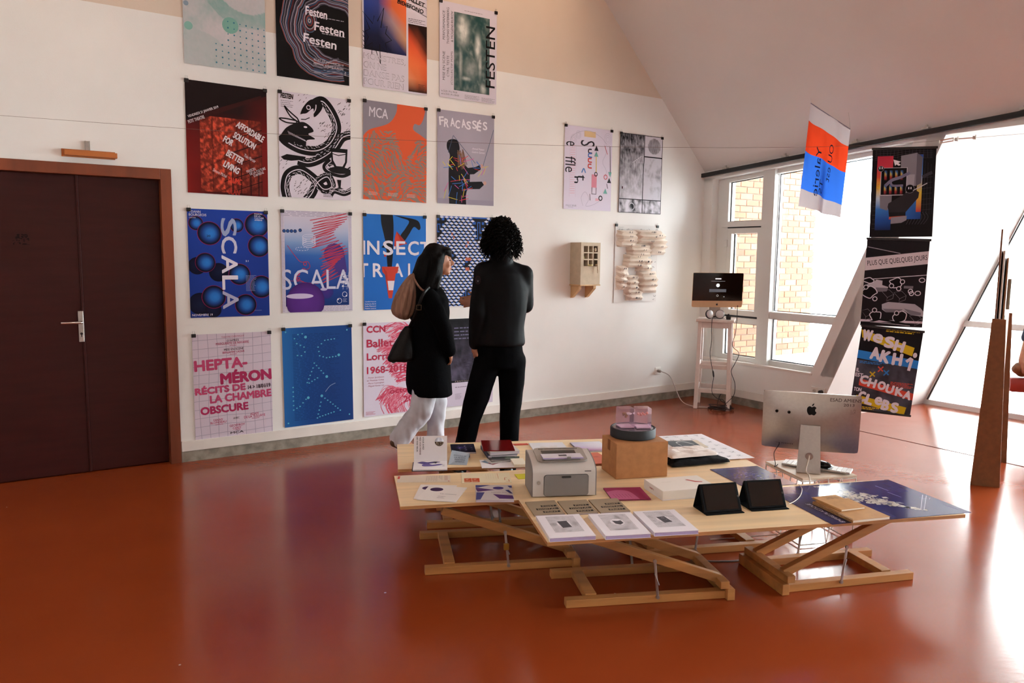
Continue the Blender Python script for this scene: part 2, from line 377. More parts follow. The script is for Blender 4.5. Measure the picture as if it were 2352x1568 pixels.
# warm track spotlights on the high ceiling, washing the upper wall
def spot(P, target, W, label):
    o = thing('track_spotlight', label, 'lamp', Matrix.Translation(P), 'ceiling spotlights')
    d = (target-P).normalized(); x = d.orthogonal().normalized(); R = frame(Vector((0, 0, 0)), x, d.cross(x), d)
    k = MB(); k.lathe([(0.04, -0.16), (0.05, -0.15), (0.05, -0.005), (0.044, -0.005), (0.04, -0.06)], 18, R); k.build('housing', m_track, o)
    k = MB(); k.tube([(0, 0, 0.0), (0, 0, 0.3)], 0.008, 6); k.build('stem', m_track, o)
    L = bpy.data.lights.new('spot_beam', 'SPOT'); L.energy = W; L.color = (1.0, 0.72, 0.46); L.spot_size = radians(80); L.spot_blend = 0.8; L.shadow_soft_size = 0.04
    lo = bpy.data.objects.new('spot_beam', L); COL.objects.link(lo); lo.parent = o; lo.matrix_local = R @ Matrix.Rotation(pi, 4, 'X')
spot(WP(3.9, 5.5, 1.3), WP(3.9, 4.0, 0), 70, 'black ceiling spotlight aimed at the top poster row')
spot(WP(0.0, 5.2, 1.5), WP(-0.3, 2.4, 0), 30, 'black ceiling spotlight aimed at the wall over the door')

# first window
def member(parent, poly, d0, d1, name, m=m_fr):
    k = MB(); k.prism(poly, d0, d1, MV); return k.build(name, m, parent)
win = struct(thing('window_1', 'x', 'x')); del win['label'], win['category']
sl = lambda z: 1.355+0.416*z         # right slanted edge
member(win, [(0.13, 0.47), (0.29, 0.47), (0.29, 2.535), (0.13, 2.525)], -0.20, -0.10, 'frame_post')
member(win, [(0.80, 0.47), (0.955, 0.47), (0.955, 2.58), (0.80, 2.57)], -0.20, -0.06, 'frame_post')
member(win, [(0.29, 0.47), (0.80, 0.47), (0.80, 0.53), (0.29, 0.53)], -0.20, -0.10, 'frame_rail')
member(win, [(0.955, 0.47), (1.58, 0.47), (1.60, 0.53), (0.955, 0.53)], -0.20, -0.10, 'frame_rail')
member(win, [(0.29, 2.49), (0.80, 2.525), (0.80, 2.57), (0.29, 2.535)], -0.20, -0.10, 'frame_rail')
member(win, [(0.955, 2.535), (2.40, 2.63), (2.46, 2.68), (0.955, 2.58)], -0.20, -0.10, 'frame_rail')
member(win, [(0.22, 1.985), (0.82, 1.985), (0.82, 2.045), (0.22, 2.045)], -0.20, -0.075, 'frame_rail')
member(win, [(0.29, 0.90), (0.80, 0.90), (0.80, 0.965), (0.29, 0.965)], -0.20, -0.10, 'frame_rail')
member(win, [(0.91, 0.985), (sl(0.985), 0.985), (sl(1.06), 1.06), (0.91, 1.06)], -0.20, -0.075, 'frame_rail')
member(win, [(sl(0.53)-0.03, 0.53), (sl(0.53)+0.03, 0.53), (sl(2.64)+0.03, 2.64), (sl(2.64)-0.03, 2.64)], -0.20, -0.10, 'frame_rail')
sash = MB()
for a, c in (((0.305, 0.99), (0.365, 1.97)), ((0.735, 0.99), (0.795, 1.97)), ((0.365, 0.99), (0.735, 1.05)), ((0.365, 1.91), (0.735, 1.97))):
    sash.b2((a[0], a[1], -0.17), (c[0], c[1], -0.085), MV)
so = sash.build('sash', m_fr, win)
k = MB(); k.b2((0.29, 0.968, -0.15), (0.80, 0.988, -0.10), MV); k.b2((0.29, 1.972, -0.15), (0.80, 1.984, -0.10), MV); k.b2((0.29, 0.97, -0.15), (0.303, 1.98, -0.11), MV)
k.build('seal', m_seal, so)
k = MB(); k.b2((0.272, 1.76, -0.11), (0.312, 1.84, -0.075), MV, 0.004); k.build('hinge', m_fr, so)
def pane(poly, parent=win, d=-0.155):
    g = MB(); g.prism(poly, d, d+0.006, MV); g.build('pane', m_glass, parent)
    g = MB(); n = len(poly); c = (sum(p[0] for p in poly)/n, sum(p[1] for p in poly)/n)
    g.tube([MV @ Vector((c[0]+(p[0]-c[0])*0.985, c[1]+(p[1]-c[1])*0.985, d+0.012)) for p in poly], 0.008, 4, closed=True); g.build('glazing_seal', m_seal, parent)
pane([(0.29, 0.53), (0.80, 0.53), (0.80, 0.90), (0.29, 0.90)]); pane([(0.365, 1.05), (0.735, 1.05), (0.735, 1.91), (0.365, 1.91)])
pane([(0.29, 2.045), (0.80, 2.045), (0.80, 2.525), (0.29, 2.49)])
pane([(0.955, 0.53), (sl(0.53), 0.53), (sl(0.985), 0.985), (0.955, 0.985)]); pane([(0.955, 1.06), (sl(1.06), 1.06), (sl(2.63), 2.63), (0.955, 2.535)])
k = MB(); k.prism([(0.10, 0.455), (1.58, 0.455), (1.585, 0.48), (0.10, 0.48)], -0.12, 0.012, MV); k.build('sill', m_strip, win)

# bay glazing: slanted first post, then slanted posts every two metres
OF = 1.99
MB2 = frame(VP(0, 0, OF), VD, Z, -VN)
bay = struct(thing('window_2', 'x', 'x')); del bay['label'], bay['category']
def mem2(poly, name='frame_rail', d0=-0.05, d1=0.05, m=m_fr):
    k = MB(); k.prism(poly, d0, d1, MB2); return k.build(name, m, bay)
mem2([(1.58, 0), (12.2, 0), (12.2, 0.055), (1.60, 0.055)])
mem2([(1.60+0.40*0.92, 0.92), (12.2, 0.92), (12.2, 0.985), (1.60+0.40*0.985, 0.985)], d1=0.07)
mem2([(2.60, 2.66), (12.2, 2.66), (12.2, 2.74), (2.6, 2.74)])
xs = [1.60, 3.75, 5.9, 8.05, 10.2]
for x in xs: mem2([(x, 0.0), (x+0.085, 0.0), (x+0.085+1.10, 2.72), (x+1.10, 2.72)], 'frame_post')
mem2([(1.685, 0.055), (1.70, 0.055), (2.80, 2.68), (2.785, 2.68)], 'seal', 0.05, 0.056, m_seal)
for i, x in enumerate(xs):
    x2 = xs[i+1] if i+1 < len(xs) else 12.2
    for z0, z1 in ((0.055, 0.92), (0.985, 2.66)):
        sp = 0.404
        r0, r1 = (x2+sp*z0, x2+sp*z1) if i+1 < len(xs) else (12.2, 12.2)
        k = MB(); k.prism([(x+0.08+sp*z0, z0), (r0, z0), (r1, z1), (x+0.08+sp*z1, z1)], -0.003, 0.003, MB2); k.build('pane', m_glass, bay)

# black curtain track under the ceiling with its brackets
tr = thing('curtain_track', 'long black metal track running under the sloping ceiling above the windows', 'track')
k = MB(); p0 = VP(-0.03, 2.575, -0.04); p1 = VP(11.5, 2.575+0.06*11.5, -0.04)
k.bar(p0, p1, 0.035, 0.045); k.build('rail', m_track, tr)
for i, t in enumerate((0.35, 1.15, 1.95, 2.62, 3.4, 4.3)):
    k = MB(); c = VP(t, 2.575+0.06*t+0.035, -0.04); k.bar(c-VD*0.03, c+VD*0.03, 0.05, 0.018); k.bar(c+Z*0.0, c+Z*0.03+VN*0.001, 0.02, 0.02, VD); k.build('bracket', m_steel, tr)

# double door
door = struct(thing('door_1', 'x', 'x')); del door['label'], door['category']
def dbox(a, c, name, m, parent=door, bev=0.003): k = MB(); k.b2(a, c, MW, bev); return k.build(name, m, parent)
lfL = dbox((-0.43, 0.008, -0.10), (0.497, 2.165, -0.055), 'leaf', m_doorw)
lfR = dbox((0.503, 0.008, -0.10), (1.036, 2.165, -0.055), 'leaf', m_doorw)
dbox((0.487, 0.008, -0.055), (0.503, 2.165, -0.047), 'cover_strip', m_doorw, lfL, 0.002)
pl = dbox((0.462, 0.975, -0.055), (0.496, 1.20, -0.046), 'handle_plate', m_steel, lfL, 0.002)
k = MB(); k.tube([MW @ Vector(p) for p in ((0.479, 1.12, -0.045), (0.479, 1.12, 0.004), (0.465, 1.12, 0.010), (0.35, 1.12, 0.010))], 0.0095, 10); k.build('handle', mat('polished_steel', 'd8d4cf', 0.15, metal=1), lfL, True)
k = MB(); k.lathe([(0.009, 0), (0.009, 0.003)], 14, MW @ Matrix.Translation((0.479, 1.035, -0.0465))); k.box((0.479, 1.022, -0.0452), (0.006, 0.022, 0.003), MW); k.build('keyhole', m_black, lfL)
st = Art(0.10, 0.075); r = random.Random(3)
for i in range(46): u, v = r.random(), r.random(); st.rect(u, v, u+0.03+0.14*r.random(), v+0.03+0.12*r.random(), '160807', 1)
o = st.build('sticker_residue', lfL, INK, MW @ Matrix.Translation((0.09, 1.745, -0.0545)))
tr1 = struct(thing('trim_1', 'x', 'x')); del tr1['label'], tr1['category']
dbox((1.036, 0, -0.12), (1.112, 2.245, 0.022), 'jamb', m_dfr, tr1); dbox((-0.506, 0, -0.12), (-0.43, 2.245, 0.022), 'jamb', m_dfr, tr1)
dbox((-0.43, 2.166, -0.12), (1.036, 2.245, 0.022), 'head', m_dfr, tr1)
# wooden bar above the door with a metal clip
ba = thing('wooden_bar', 'small orange wooden bar fixed to the wall above the brown door', 'wooden bar', MW @ Matrix.Translation((0.575, 2.31, 0.0)))
k = MB(); k.box((0, 0.002, 0.014), (0.335, 0.052, 0.02), None, 0.002); k.build('backing', mat('orange_pine', 'b8682c', 0.5, var=0.2, scale=10, stretch=(0.1, 1, 1)), ba)
k = MB(); k.box((0.012, 0.0, 0.042), (0.33, 0.036, 0.036), None, 0.002); k.build('bar', MATS['orange_pine'], ba)
k = MB(); k.box((-0.005, 0.058, 0.004), (0.032, 0.07, 0.004)); k.box((-0.017, 0.058, 0.012), (0.005, 0.07, 0.02)); k.box((0.008, 0.058, 0.012), (0.005, 0.07, 0.02)); k.build('metal_clip', m_steel, ba)

# wall sockets
def socket(M, label, dark=False):
    s = thing('wall_socket', label, 'socket', M)
    m = mat('white_socket_plastic', 'e8e4de', 0.35)
    k = MB(); k.box((0, 0, 0.006), (0.082, 0.082, 0.012), None, 0.003); k.build('plate', m, s)
    k = MB(); k.lathe([(0.021, 0.0121), (0.021, 0.0135)], 20); k.build('recess', mat('dark_plug' if dark else 'socket_recess', '141414' if dark else 'c9c3bb', 0.5), s)
    if dark:
        k = MB(); k.lathe([(0.020, 0.013), (0.019, 0.045), (0.010, 0.05)], 16); k.build('plug', m_black, s)
    else:
        k = MB(); k.lathe([(0.0035, 0.0136), (0.0035, 0.0148)], 8, Matrix.Translation((-0.009, 0, 0))); k.lathe([(0.0035, 0.0136), (0.0035, 0.0148)], 8, Matrix.Translation((0.009, 0, 0))); k.build('pin_hole', m_black, s)
    return s
sk = socket(MW @ Matrix.Translation((6.215, 0.345, 0)), 'white wall socket with a plugged cable left of the white stool')
pt = atpl(1872, 897, C0, VN); tt = (pt-C0).dot(VD)
socket(MV @ Matrix.Translation((tt, pt.z, 0)), 'empty white wall socket behind the silver computer, left of the pair')
socket(MV @ Matrix.Translation((tt+0.084, pt.z, 0)), 'white wall socket with a black plug, right of the pair behind the silver computer', True)

# ------------------------------------------------------------------ outside
m_out = mat('pale_paving', 'd8d6d2', 0.9, var=0.05, scale=2)
g = MB(); quad_slab(g, [T(-30, 2.12)-Z*0.12, T(40, 2.12)-Z*0.12, T(40, 60)-Z*0.12, T(-30, 60)-Z*0.12], 0.3); g.build('ground_outside', m_out)
bpy.data.objects['ground_outside']['kind'] = 'structure'
g = MB(); quad_slab(g, [T(-30, 0.3)-Z*0.12, T(0.95, 0.3)-Z*0.12, T(0.95, 2.12)-Z*0.12, T(-30, 2.12)-Z*0.12], 0.3); gg = g.build('ground_outside_strip', m_out); gg['kind'] = 'structure'
# brick wing: its side wall continues the line of the left wall
bw = thing('brick_wing', 'pale orange brick wing of the building seen through the left window', 'building')
m_mort = mat('pale_mortar', '80786c', 0.9, var=0.05, scale=20)
BT = 0.02; OE = 2.02; ZB = 0.40
k = MB(); k.add([tuple(VP(t, z, o)) for z in (ZB-0.0, 6.2) for t in (-1.4, BT-0.012) for o in (0.28, OE)], [(0, 1, 3, 2), (4, 6, 7, 5), (0, 4, 5, 1), (2, 3, 7, 6), (1, 5, 7, 3), (0, 2, 6, 4)])
k.build('masonry_core', m_mort, bw)
k = MB(); k.add([tuple(VP(t, z, o)) for z in (-0.12, ZB) for t in (-1.3, BT-0.10) for o in (0.28, OE-0.12)], [(0, 1, 3, 2), (4, 6, 7, 5), (0, 4, 5, 1), (2, 3, 7, 6), (1, 5, 7, 3), (0, 2, 6, 4)])
k.build('plinth', mat('grey_render', '8f9498', 0.8), bw)
brm = [mat('brick_tone_%s' % n, c, 0.85, var=0.12, scale=30, bump=0.15) for n, c in (('a', '7c5038'), ('b', '72452e'), ('c', '7a4f36'), ('d', '6c3e2a'), ('e', '765c42'))]
CR = 0.0745; BL = 0.21; JT = 0.011
bmesh_cache = {}
def brick(len_, i):
    key = (round(len_, 3), i)
    if key not in bmesh_cache:
        q = MB(); q.box((0, 0, 0), (len_, 0.03, CR-JT)); o = q.build('brick', brm[i]); bmesh_cache[key] = o.data; bpy.data.objects.remove(o)
    return bmesh_cache[key]
rb = random.Random(5); rows = int((2.86-ZB)/CR)
Xa = VN; Mb = lambda o, z: frame(VP(BT-0.01, z, o), VN, -VD, Z)
for rI in range(rows):
    z = ZB+CR*(rI+0.5); off = OE; first = BL if rI % 2 else 0.10
    L = first; cnt = 0
    while off-L > 0.285:
        o = bpy.data.objects.new('brick', brick(L, rb.choice([0, 0, 1, 1, 2, 3, 4]))); COL.objects.link(o); o.parent = bw
        o.matrix_local = Mb(off-L/2, z) @ Matrix.Translation((0, rb.uniform(-0.002, 0.002), 0)); off -= L+JT; L = BL
    if off-0.285 > 0.05:
        L = round(off-0.285, 3); o = bpy.data.objects.new('brick', brick(L, 1)); COL.objects.link(o); o.parent = bw; o.matrix_local = Mb(off-L/2, z)
# far pale building with tall windows
fb = thing('apartment_building', 'far white building with tall grey windows beyond the brick wing', 'building')
m_fb = mat('white_facade', 'e8e6e2', 0.9); m_fw = mat('far_window_grey', '9fa8aa', 0.3); m_fg = mat('far_glass', '6f7f86', 0.1)
FO = 15.0; MF = frame(VP(0, 0, FO), VD, Z, -VN)
k = MB(); k.b2((-32, -0.12, -4), (3.0, 12, 0), MF); k.build('facade', m_fb, fb)
pc = atpl(1955, 655, VP(0, 0, FO), VN); tc_ = (pc-VP(0, 0, FO)).dot(VD)
for i in range(-4, 4):
    for zz in (0.0, 4.3):
        k = MB(); x = tc_+i*2.9; k.b2((x-0.62, pc.z-1.05+zz, 0.0), (x+0.62, pc.z+1.1+zz, 0.06), MF); wf = k.build('far_window', m_fw, fb)
        for sx in (-0.3, 0.3):
            k = MB(); k.b2((x+sx-0.24, pc.z-0.95+zz, 0.06), (x+sx+0.24, pc.z+1.0+zz, 0.075), MF); k.build('pane', m_fg, wf)
# ================================================================== posters on the left wall
m_paper = mat('poster_paper', 'ddd3da', 0.5); m_clip = mat('black_binder_clip', '141416', 0.35)
PW, PH = 0.606, 0.835
def poster(s, ztop, label, draw, W=PW, H=PH, tilt=0.0, paper=None, name='poster', clips=True, gloss=False):
    M = frame(WP(s, ztop, 0.006), WU, Z, -WN) @ Matrix.Rotation(tilt, 4, 'Z')
    p = thing(name, label, 'poster', M, 'posters clipped to the long wall')
    k = MB(); k.b2((0, -H, 0), (W, 0, 0.0012)); k.build('sheet', paper or m_paper, p)
    a = Art(W, H, 0.0003, 0.0016); draw(a)
    a.build('printed_art', p, INKG if gloss else INK)
    if clips:
        for x in (0.012, W-0.012):
            c = MB(); c.b2((x-0.016, -0.022, -0.003), (x+0.016, 0.006, 0.012), None, 0.003); co = c.build('binder_clip', m_clip, p)
            c = MB(); c.tube([(x-0.008, 0.004, 0.004), (x-0.007, 0.026, 0.004), (x+0.007, 0.026, 0.004), (x+0.008, 0.004, 0.004)], 0.0013, 5); c.build('wire_loop', m_steel, co)
    return p
def curve(pts, n=10):                       # smooth curve through points
    out = []; P = [Vector(p) for p in pts]
    for i in range(len(P)-1):
        p0 = P[max(0, i-1)]; p1 = P[i]; p2 = P[i+1]; p3 = P[min(len(P)-1, i+2)]
        for j in range(n):
            t = j/n; out.append(tuple(0.5*((2*p1)+(p2-p0)*t+(2*p0-5*p1+4*p2-p3)*t*t+(3*p1-p0-3*p2+p3)*t**3)))
    out.append(tuple(P[-1])); return out

def art_teal(a):
    def f(u, v):
        n = nz(u, v, 3.5, 1.0); m = nz(u, v, 26, 2); d1 = math.hypot(u-0.78, (v-0.18)*1.38); d2 = math.hypot(u-0.15, (v-1.0)*1.38)
        t = 0.55*n+0.25*m
        if d1 < 0.42: t = 0.22+0.25*m*n
        elif d1 < 0.60: t += 0.28
        if d2 < 0.42: t = 0.38+0.3*m*n
        return mixc('cfc6c8', '86aca6', (t-0.15)*1.2)
    a.noise(0, 0, 1, 1, 70, 96, f, 0)
    for u, v, r, c in ((0.56, 0.61, 0.10, '7fb0a2'), (0.06, 0.67, 0.05, '86b5a9'), (0.1, 0.42, 0.035, '8fa0ac'), (0.17, 0.36, 0.03, '94a6ae'), (0.27, 0.35, 0.035, '98aab0'), (0.04, 0.48, 0.03, '8a9cab')): a.disc(u, v, r, c, 1)
    for i in range(8):
        for jx in range(9):
            if jx > 1 or i > 3: a.disc(0.38+0.075*jx, 0.57+0.055*i+0.004*jx, 0.011 if (i+jx) % 2 else 0.008, '3f7f95', 2, 8)
def art_agate(a):
    a.rect(0, 0, 1, 1, '0d0a0d', 0)
    cs = ['4a4452', '8d8794', '2c2730', '6f2f33', '35506f', '9a93a0', '3a343d', '7b7480', '1b171c', '5b6f8c', '8a4a44', 'a79fa8', '332d36']
    for k in range(24):
        r = 0.30+0.0125*k; P = []
        for i in range(56):
            t = pi*0.42+2*pi*0.80*i/55; q = 1+0.16*mnoise.noise(Vector((cos(t)*1.5, sin(t)*1.5, k*0.03)))+0.05*mnoise.noise(Vector((cos(t)*5, sin(t)*5, k*0.12)))
            P.append((0.76+r*q*1.12*cos(t), 0.50+r*q*0.78*sin(t)))
        a.line(P, 0.013, cs[k % len(cs)], 1)
    for k in range(7): a.ring(0.45, 0.44, 0.015+0.014*k, 0.013, ['b6aeb4', '40566e', '8f3f3a', '2a242b', '9b949d', '6a2d31', '4f5d77'][k], 2, 16, 1.5)
    for k in range(9): a.line(curve([(0.5, 0.78+0.017*k), (0.65, 0.80+0.015*k), (0.8, 0.76+0.017*k), (1.0, 0.78+0.016*k)]), 0.012, cs[(k*5) % len(cs)], 2)
    a.text('Festen', 0.40, 0.305, 0.30, 0.085, 'ece4ec', 4, 3, 0.02); a.text('Festen', 0.52, 0.435, 0.42, 0.085, 'ece4ec', 4, 4, 0.02); a.text('Festen', 0.37, 0.56, 0.46, 0.085, 'ece4ec', 4, 5, 0.02)
    a.para(0.5, 0.385, 0.95, 1, 0.018, 'b9b0b8', 4); a.para(0.62, 0.535, 0.96, 1, 0.018, 'b9b0b8', 4); a.para(0.42, 0.665, 0.75, 1, 0.018, 'b9b0b8', 4)
    a.text('22 ET 23 JANVIER 2019', 0.50, 0.785, 0.42, 0.022, 'd9d0d8', 5, 4); a.text('FESTIVAL AMIENS EUROPE', 0.50, 0.82, 0.42, 0.022, 'd9d0d8', 5, 4)
    a.text('MCA', 0.955, 0.87, 0.05, 0.016, 'd9d0d8', 5, 90)
def art_monstres(a):
    a.rect(0, 0, 1, 1, 'd9d0dc', 0)
    a.grad(0.02, 0.0, 0.67, 0.63, [['2e4a9c', '35489a', 'd96a3a', 'ee7040'], ['2c4190', '3a468e', 'dc6a3c', 'ee6d3c'], ['22326f', '2a3468', 'a88a8e', 'e97846'], ['161a3c', '171a38', '4a486c', 'd39a72'], ['0f0f1d', '0f1020', '14183a', '1c1f52']], 1)
    a.grad(0.70, 0.30, 1.0, 0.985, [['1c0c0a', '24100c', '2a130d'], ['d8502c', '7c3420', '140a0a'], ['f0693a', 'e8643a', '50241a'], ['f27c48', 'f07644', 'e4683c'], ['e8946a', 'e27a4a', 'd86038'], ['241418', '2c1a1a', '30201e']], 1)
    st = []
    for i in range(20):
        t = 2*pi*i/20+0.1; r = (0.23 if i % 2 == 0 else 0.115)*(1+0.25*sin(i*1.7)); st.append((0.21+r*cos(t), 0.475+r*1.1*sin(t)))
    a.line(st, 0.013, '0c0a12', 3, True)
    for i in range(4): a.line([(0, 0.45+0.045*i), (0.02, 0.47+0.045*i)], 0.01, '0c0a12', 3)
    for i, (t, w) in enumerate((('MONSTRES,', 0.64), ('ON NE', 0.34), ('DANSE PAS', 0.62), ('POUR RIEN', 0.61))):
        v = 0.665+0.082*i; a.text(t, 0.012, v, w, 0.062, '8b838c', 2, 1, 0.014); a.text(t, 0.018, v+0.004, w-0.012, 0.054, 'd9d0dc', 3, 1, -0.006)
    c = [(0.44, -0.01), (0.99, 0.11), (1.0, 0.20), (0.47, 0.07)]; a.line(c, 0.008, '141216', 4, True)
    a.text('RAVALLET', 0.55, 0.005, 0.43, 0.045, '141216', 4, 11, 0.03); a.text('BIDIEFONO', 0.54, 0.075, 0.42, 0.045, '141216', 4, 11, 0.03)
    a.para(0.70, 0.245, 0.98, 3, 0.017, '6a626a', 2); a.para(0.86, 0.90, 0.97, 6, 0.013, '2a2024', 3)
def art_festen_photo(a):
    a.rect(0, 0, 1, 1, 'd6cdd9', 0)
    def f(u, v):
        n = nz(u, v, 5, 3.3); m = nz(u, v, 14, 9); t = 0.0
        for cu, cv, rx, ry, g in ((0.40, 0.27, 0.09, 0.13, 1.0), (0.38, 0.18, 0.06, 0.06, 0.9), (0.66, 0.42, 0.045, 0.12, 1.0), (0.70, 0.60, 0.03, 0.14, 0.6), (0.76, 0.86, 0.05, 0.05, 0.7), (0.55, 0.66, 0.12, 0.10, 0.4), (0.36, 0.62, 0.03, 0.2, 0.5), (0.45, 0.77, 0.09, 0.02, 0.6)):
            d = ((u-cu)/rx)**2+((v-cv)/ry)**2; t = max(t, g*math.exp(-d*0.9)*(0.45+0.8*m))
        t = max(t, 0.25*n*m+0.22*max(0, m-0.5)); return mixc('1f4a4a', 'dcdcd6', t*1.15)
    a.noise(0.245, 0.09, 0.87, 0.91, 52, 80, f, 1)
    q = a.H/a.W; g = '5a545c'
    a.text('FESTEN', 0.80, 0.83, 0.66*q, 0.123, '121014', 4, -90, 0.005)
    for t, u, v, w in (('PERFORMANCE', 0.05, 0.40, 0.30), ('THOMAS VINTERBERG', 0.12, 0.44, 0.38), ('& MOGENS RUKOV', 0.19, 0.41, 0.32), ('MISE EN SCENE', 0.05, 0.82, 0.30), ('CYRIL TESTE', 0.12, 0.78, 0.22), ('(COLLECTIF MXM)', 0.19, 0.86, 0.35)): a.text(t, u, v, w*q, 0.030, g, 3, -90)
    a.text('le 22.01.19 a 19h30', 0.03, 0.925, 0.27, 0.018, g, 3); a.text('et le 23.01.19 a 20h30', 0.03, 0.955, 0.30, 0.018, g, 3)
    a.para(0.43, 0.945, 0.70, 4, 0.012, '8d868f', 3); a.para(0.73, 0.95, 0.98, 4, 0.012, '8d868f', 3); a.para(0.42, 0.055, 0.75, 1, 0.014, '8d868f', 3)
def art_affordable(a):
    a.grad(0, 0, 1, 1, [['1c0c0e', '200d0f', '1e0c0e', '3a1010'], ['3a0f10', '2a0d0e', '240c0d', '58100f'], ['6e1311', '5a1210', '5c1311', '7a1512'], ['7c1512', '6a1412', '521110', '7a1612'], ['801713', '4a100f', '380d0d', '741613']], 0)
    def f(u, v):
        q = abs(((u*6.5) % 1)-0.5); p = abs((((v+u*0.42)*7) % 1)-0.5); m = nz(u, v, 22, 5)
        t = 0.15+0.75*max(0, m-0.42)*2.4*(1.2 if u < 0.55 else 0.6); t *= 0.35 if (q > 0.44 or p > 0.43) else 1.0
        t *= max(0.12, 1.25-1.3*abs(u-0.40)-0.6*max(0, v-0.75)*2)
        return mixc('4a100e', 'e8593c', t)
    a.noise(0.16, 0.30, 0.93, 0.98, 74, 74, f, 1)
    a.poly([(0, 0), (1, 0), (1, 0.06), (0.62, 0.16), (0.10, 0.33), (0, 0.36)], '1a0b0d', 2); a.poly([(0.16, 0.29), (0.93, 0.06), (0.93, 0.09), (0.16, 0.345)], '38100f', 2)
    for k in range(5): a.line([(0.45, 1.0-0.02*k-0.10*k), (0.93, 0.86-0.12*k)], 0.011, '2a0b0b', 2)
    for u in (0.55, 0.66, 0.78, 0.88): a.line([(u, 0.74), (u, 1.0)], 0.012, '2a0b0b', 2)
    w = 'dfd3d6'
    a.text('VENDREDI 21 JANVIER 2019', 0.02, 0.315, 0.40, 0.028, w, 4, -24, 0.01); a.text('PETIT THEATRE', 0.02, 0.36, 0.21, 0.028, w, 4, -24, 0.01)
    for t, u, v, ww in (('AFFORDABLE', 0.635, 0.315, 0.38), ('SOLUTION', 0.595, 0.415, 0.30), ('FOR', 0.47, 0.46, 0.125), ('BETTER', 0.505, 0.585, 0.23), ('LIVING', 0.465, 0.685, 0.21)): a.text(t, u, v, ww, 0.062, w, 4, 27, 0.03)
    a.text('TAUMC', 0.49, 0.83, 0.18, 0.055, 'd8402c', 4, 10, 0.02); a.text('BLAN', 0.50, 0.94, 0.14, 0.05, 'a82c22', 4, 8, 0.02)
    a.text('Théo Mercier', 0.71, 0.61, 0.16, 0.03, w, 4, 27); a.text('MAISON', 0.72, 0.765, 0.12, 0.026, w, 4, -24); a.text('DE LA CULTURE', 0.76, 0.785, 0.22, 0.024, w, 4, -24); a.text("D'AMIENS", 0.81, 0.80, 0.14, 0.024, w, 4, -24)
    a.text('Simone Michel', 0.32, 0.765, 0.18, 0.03, w, 4, 25)
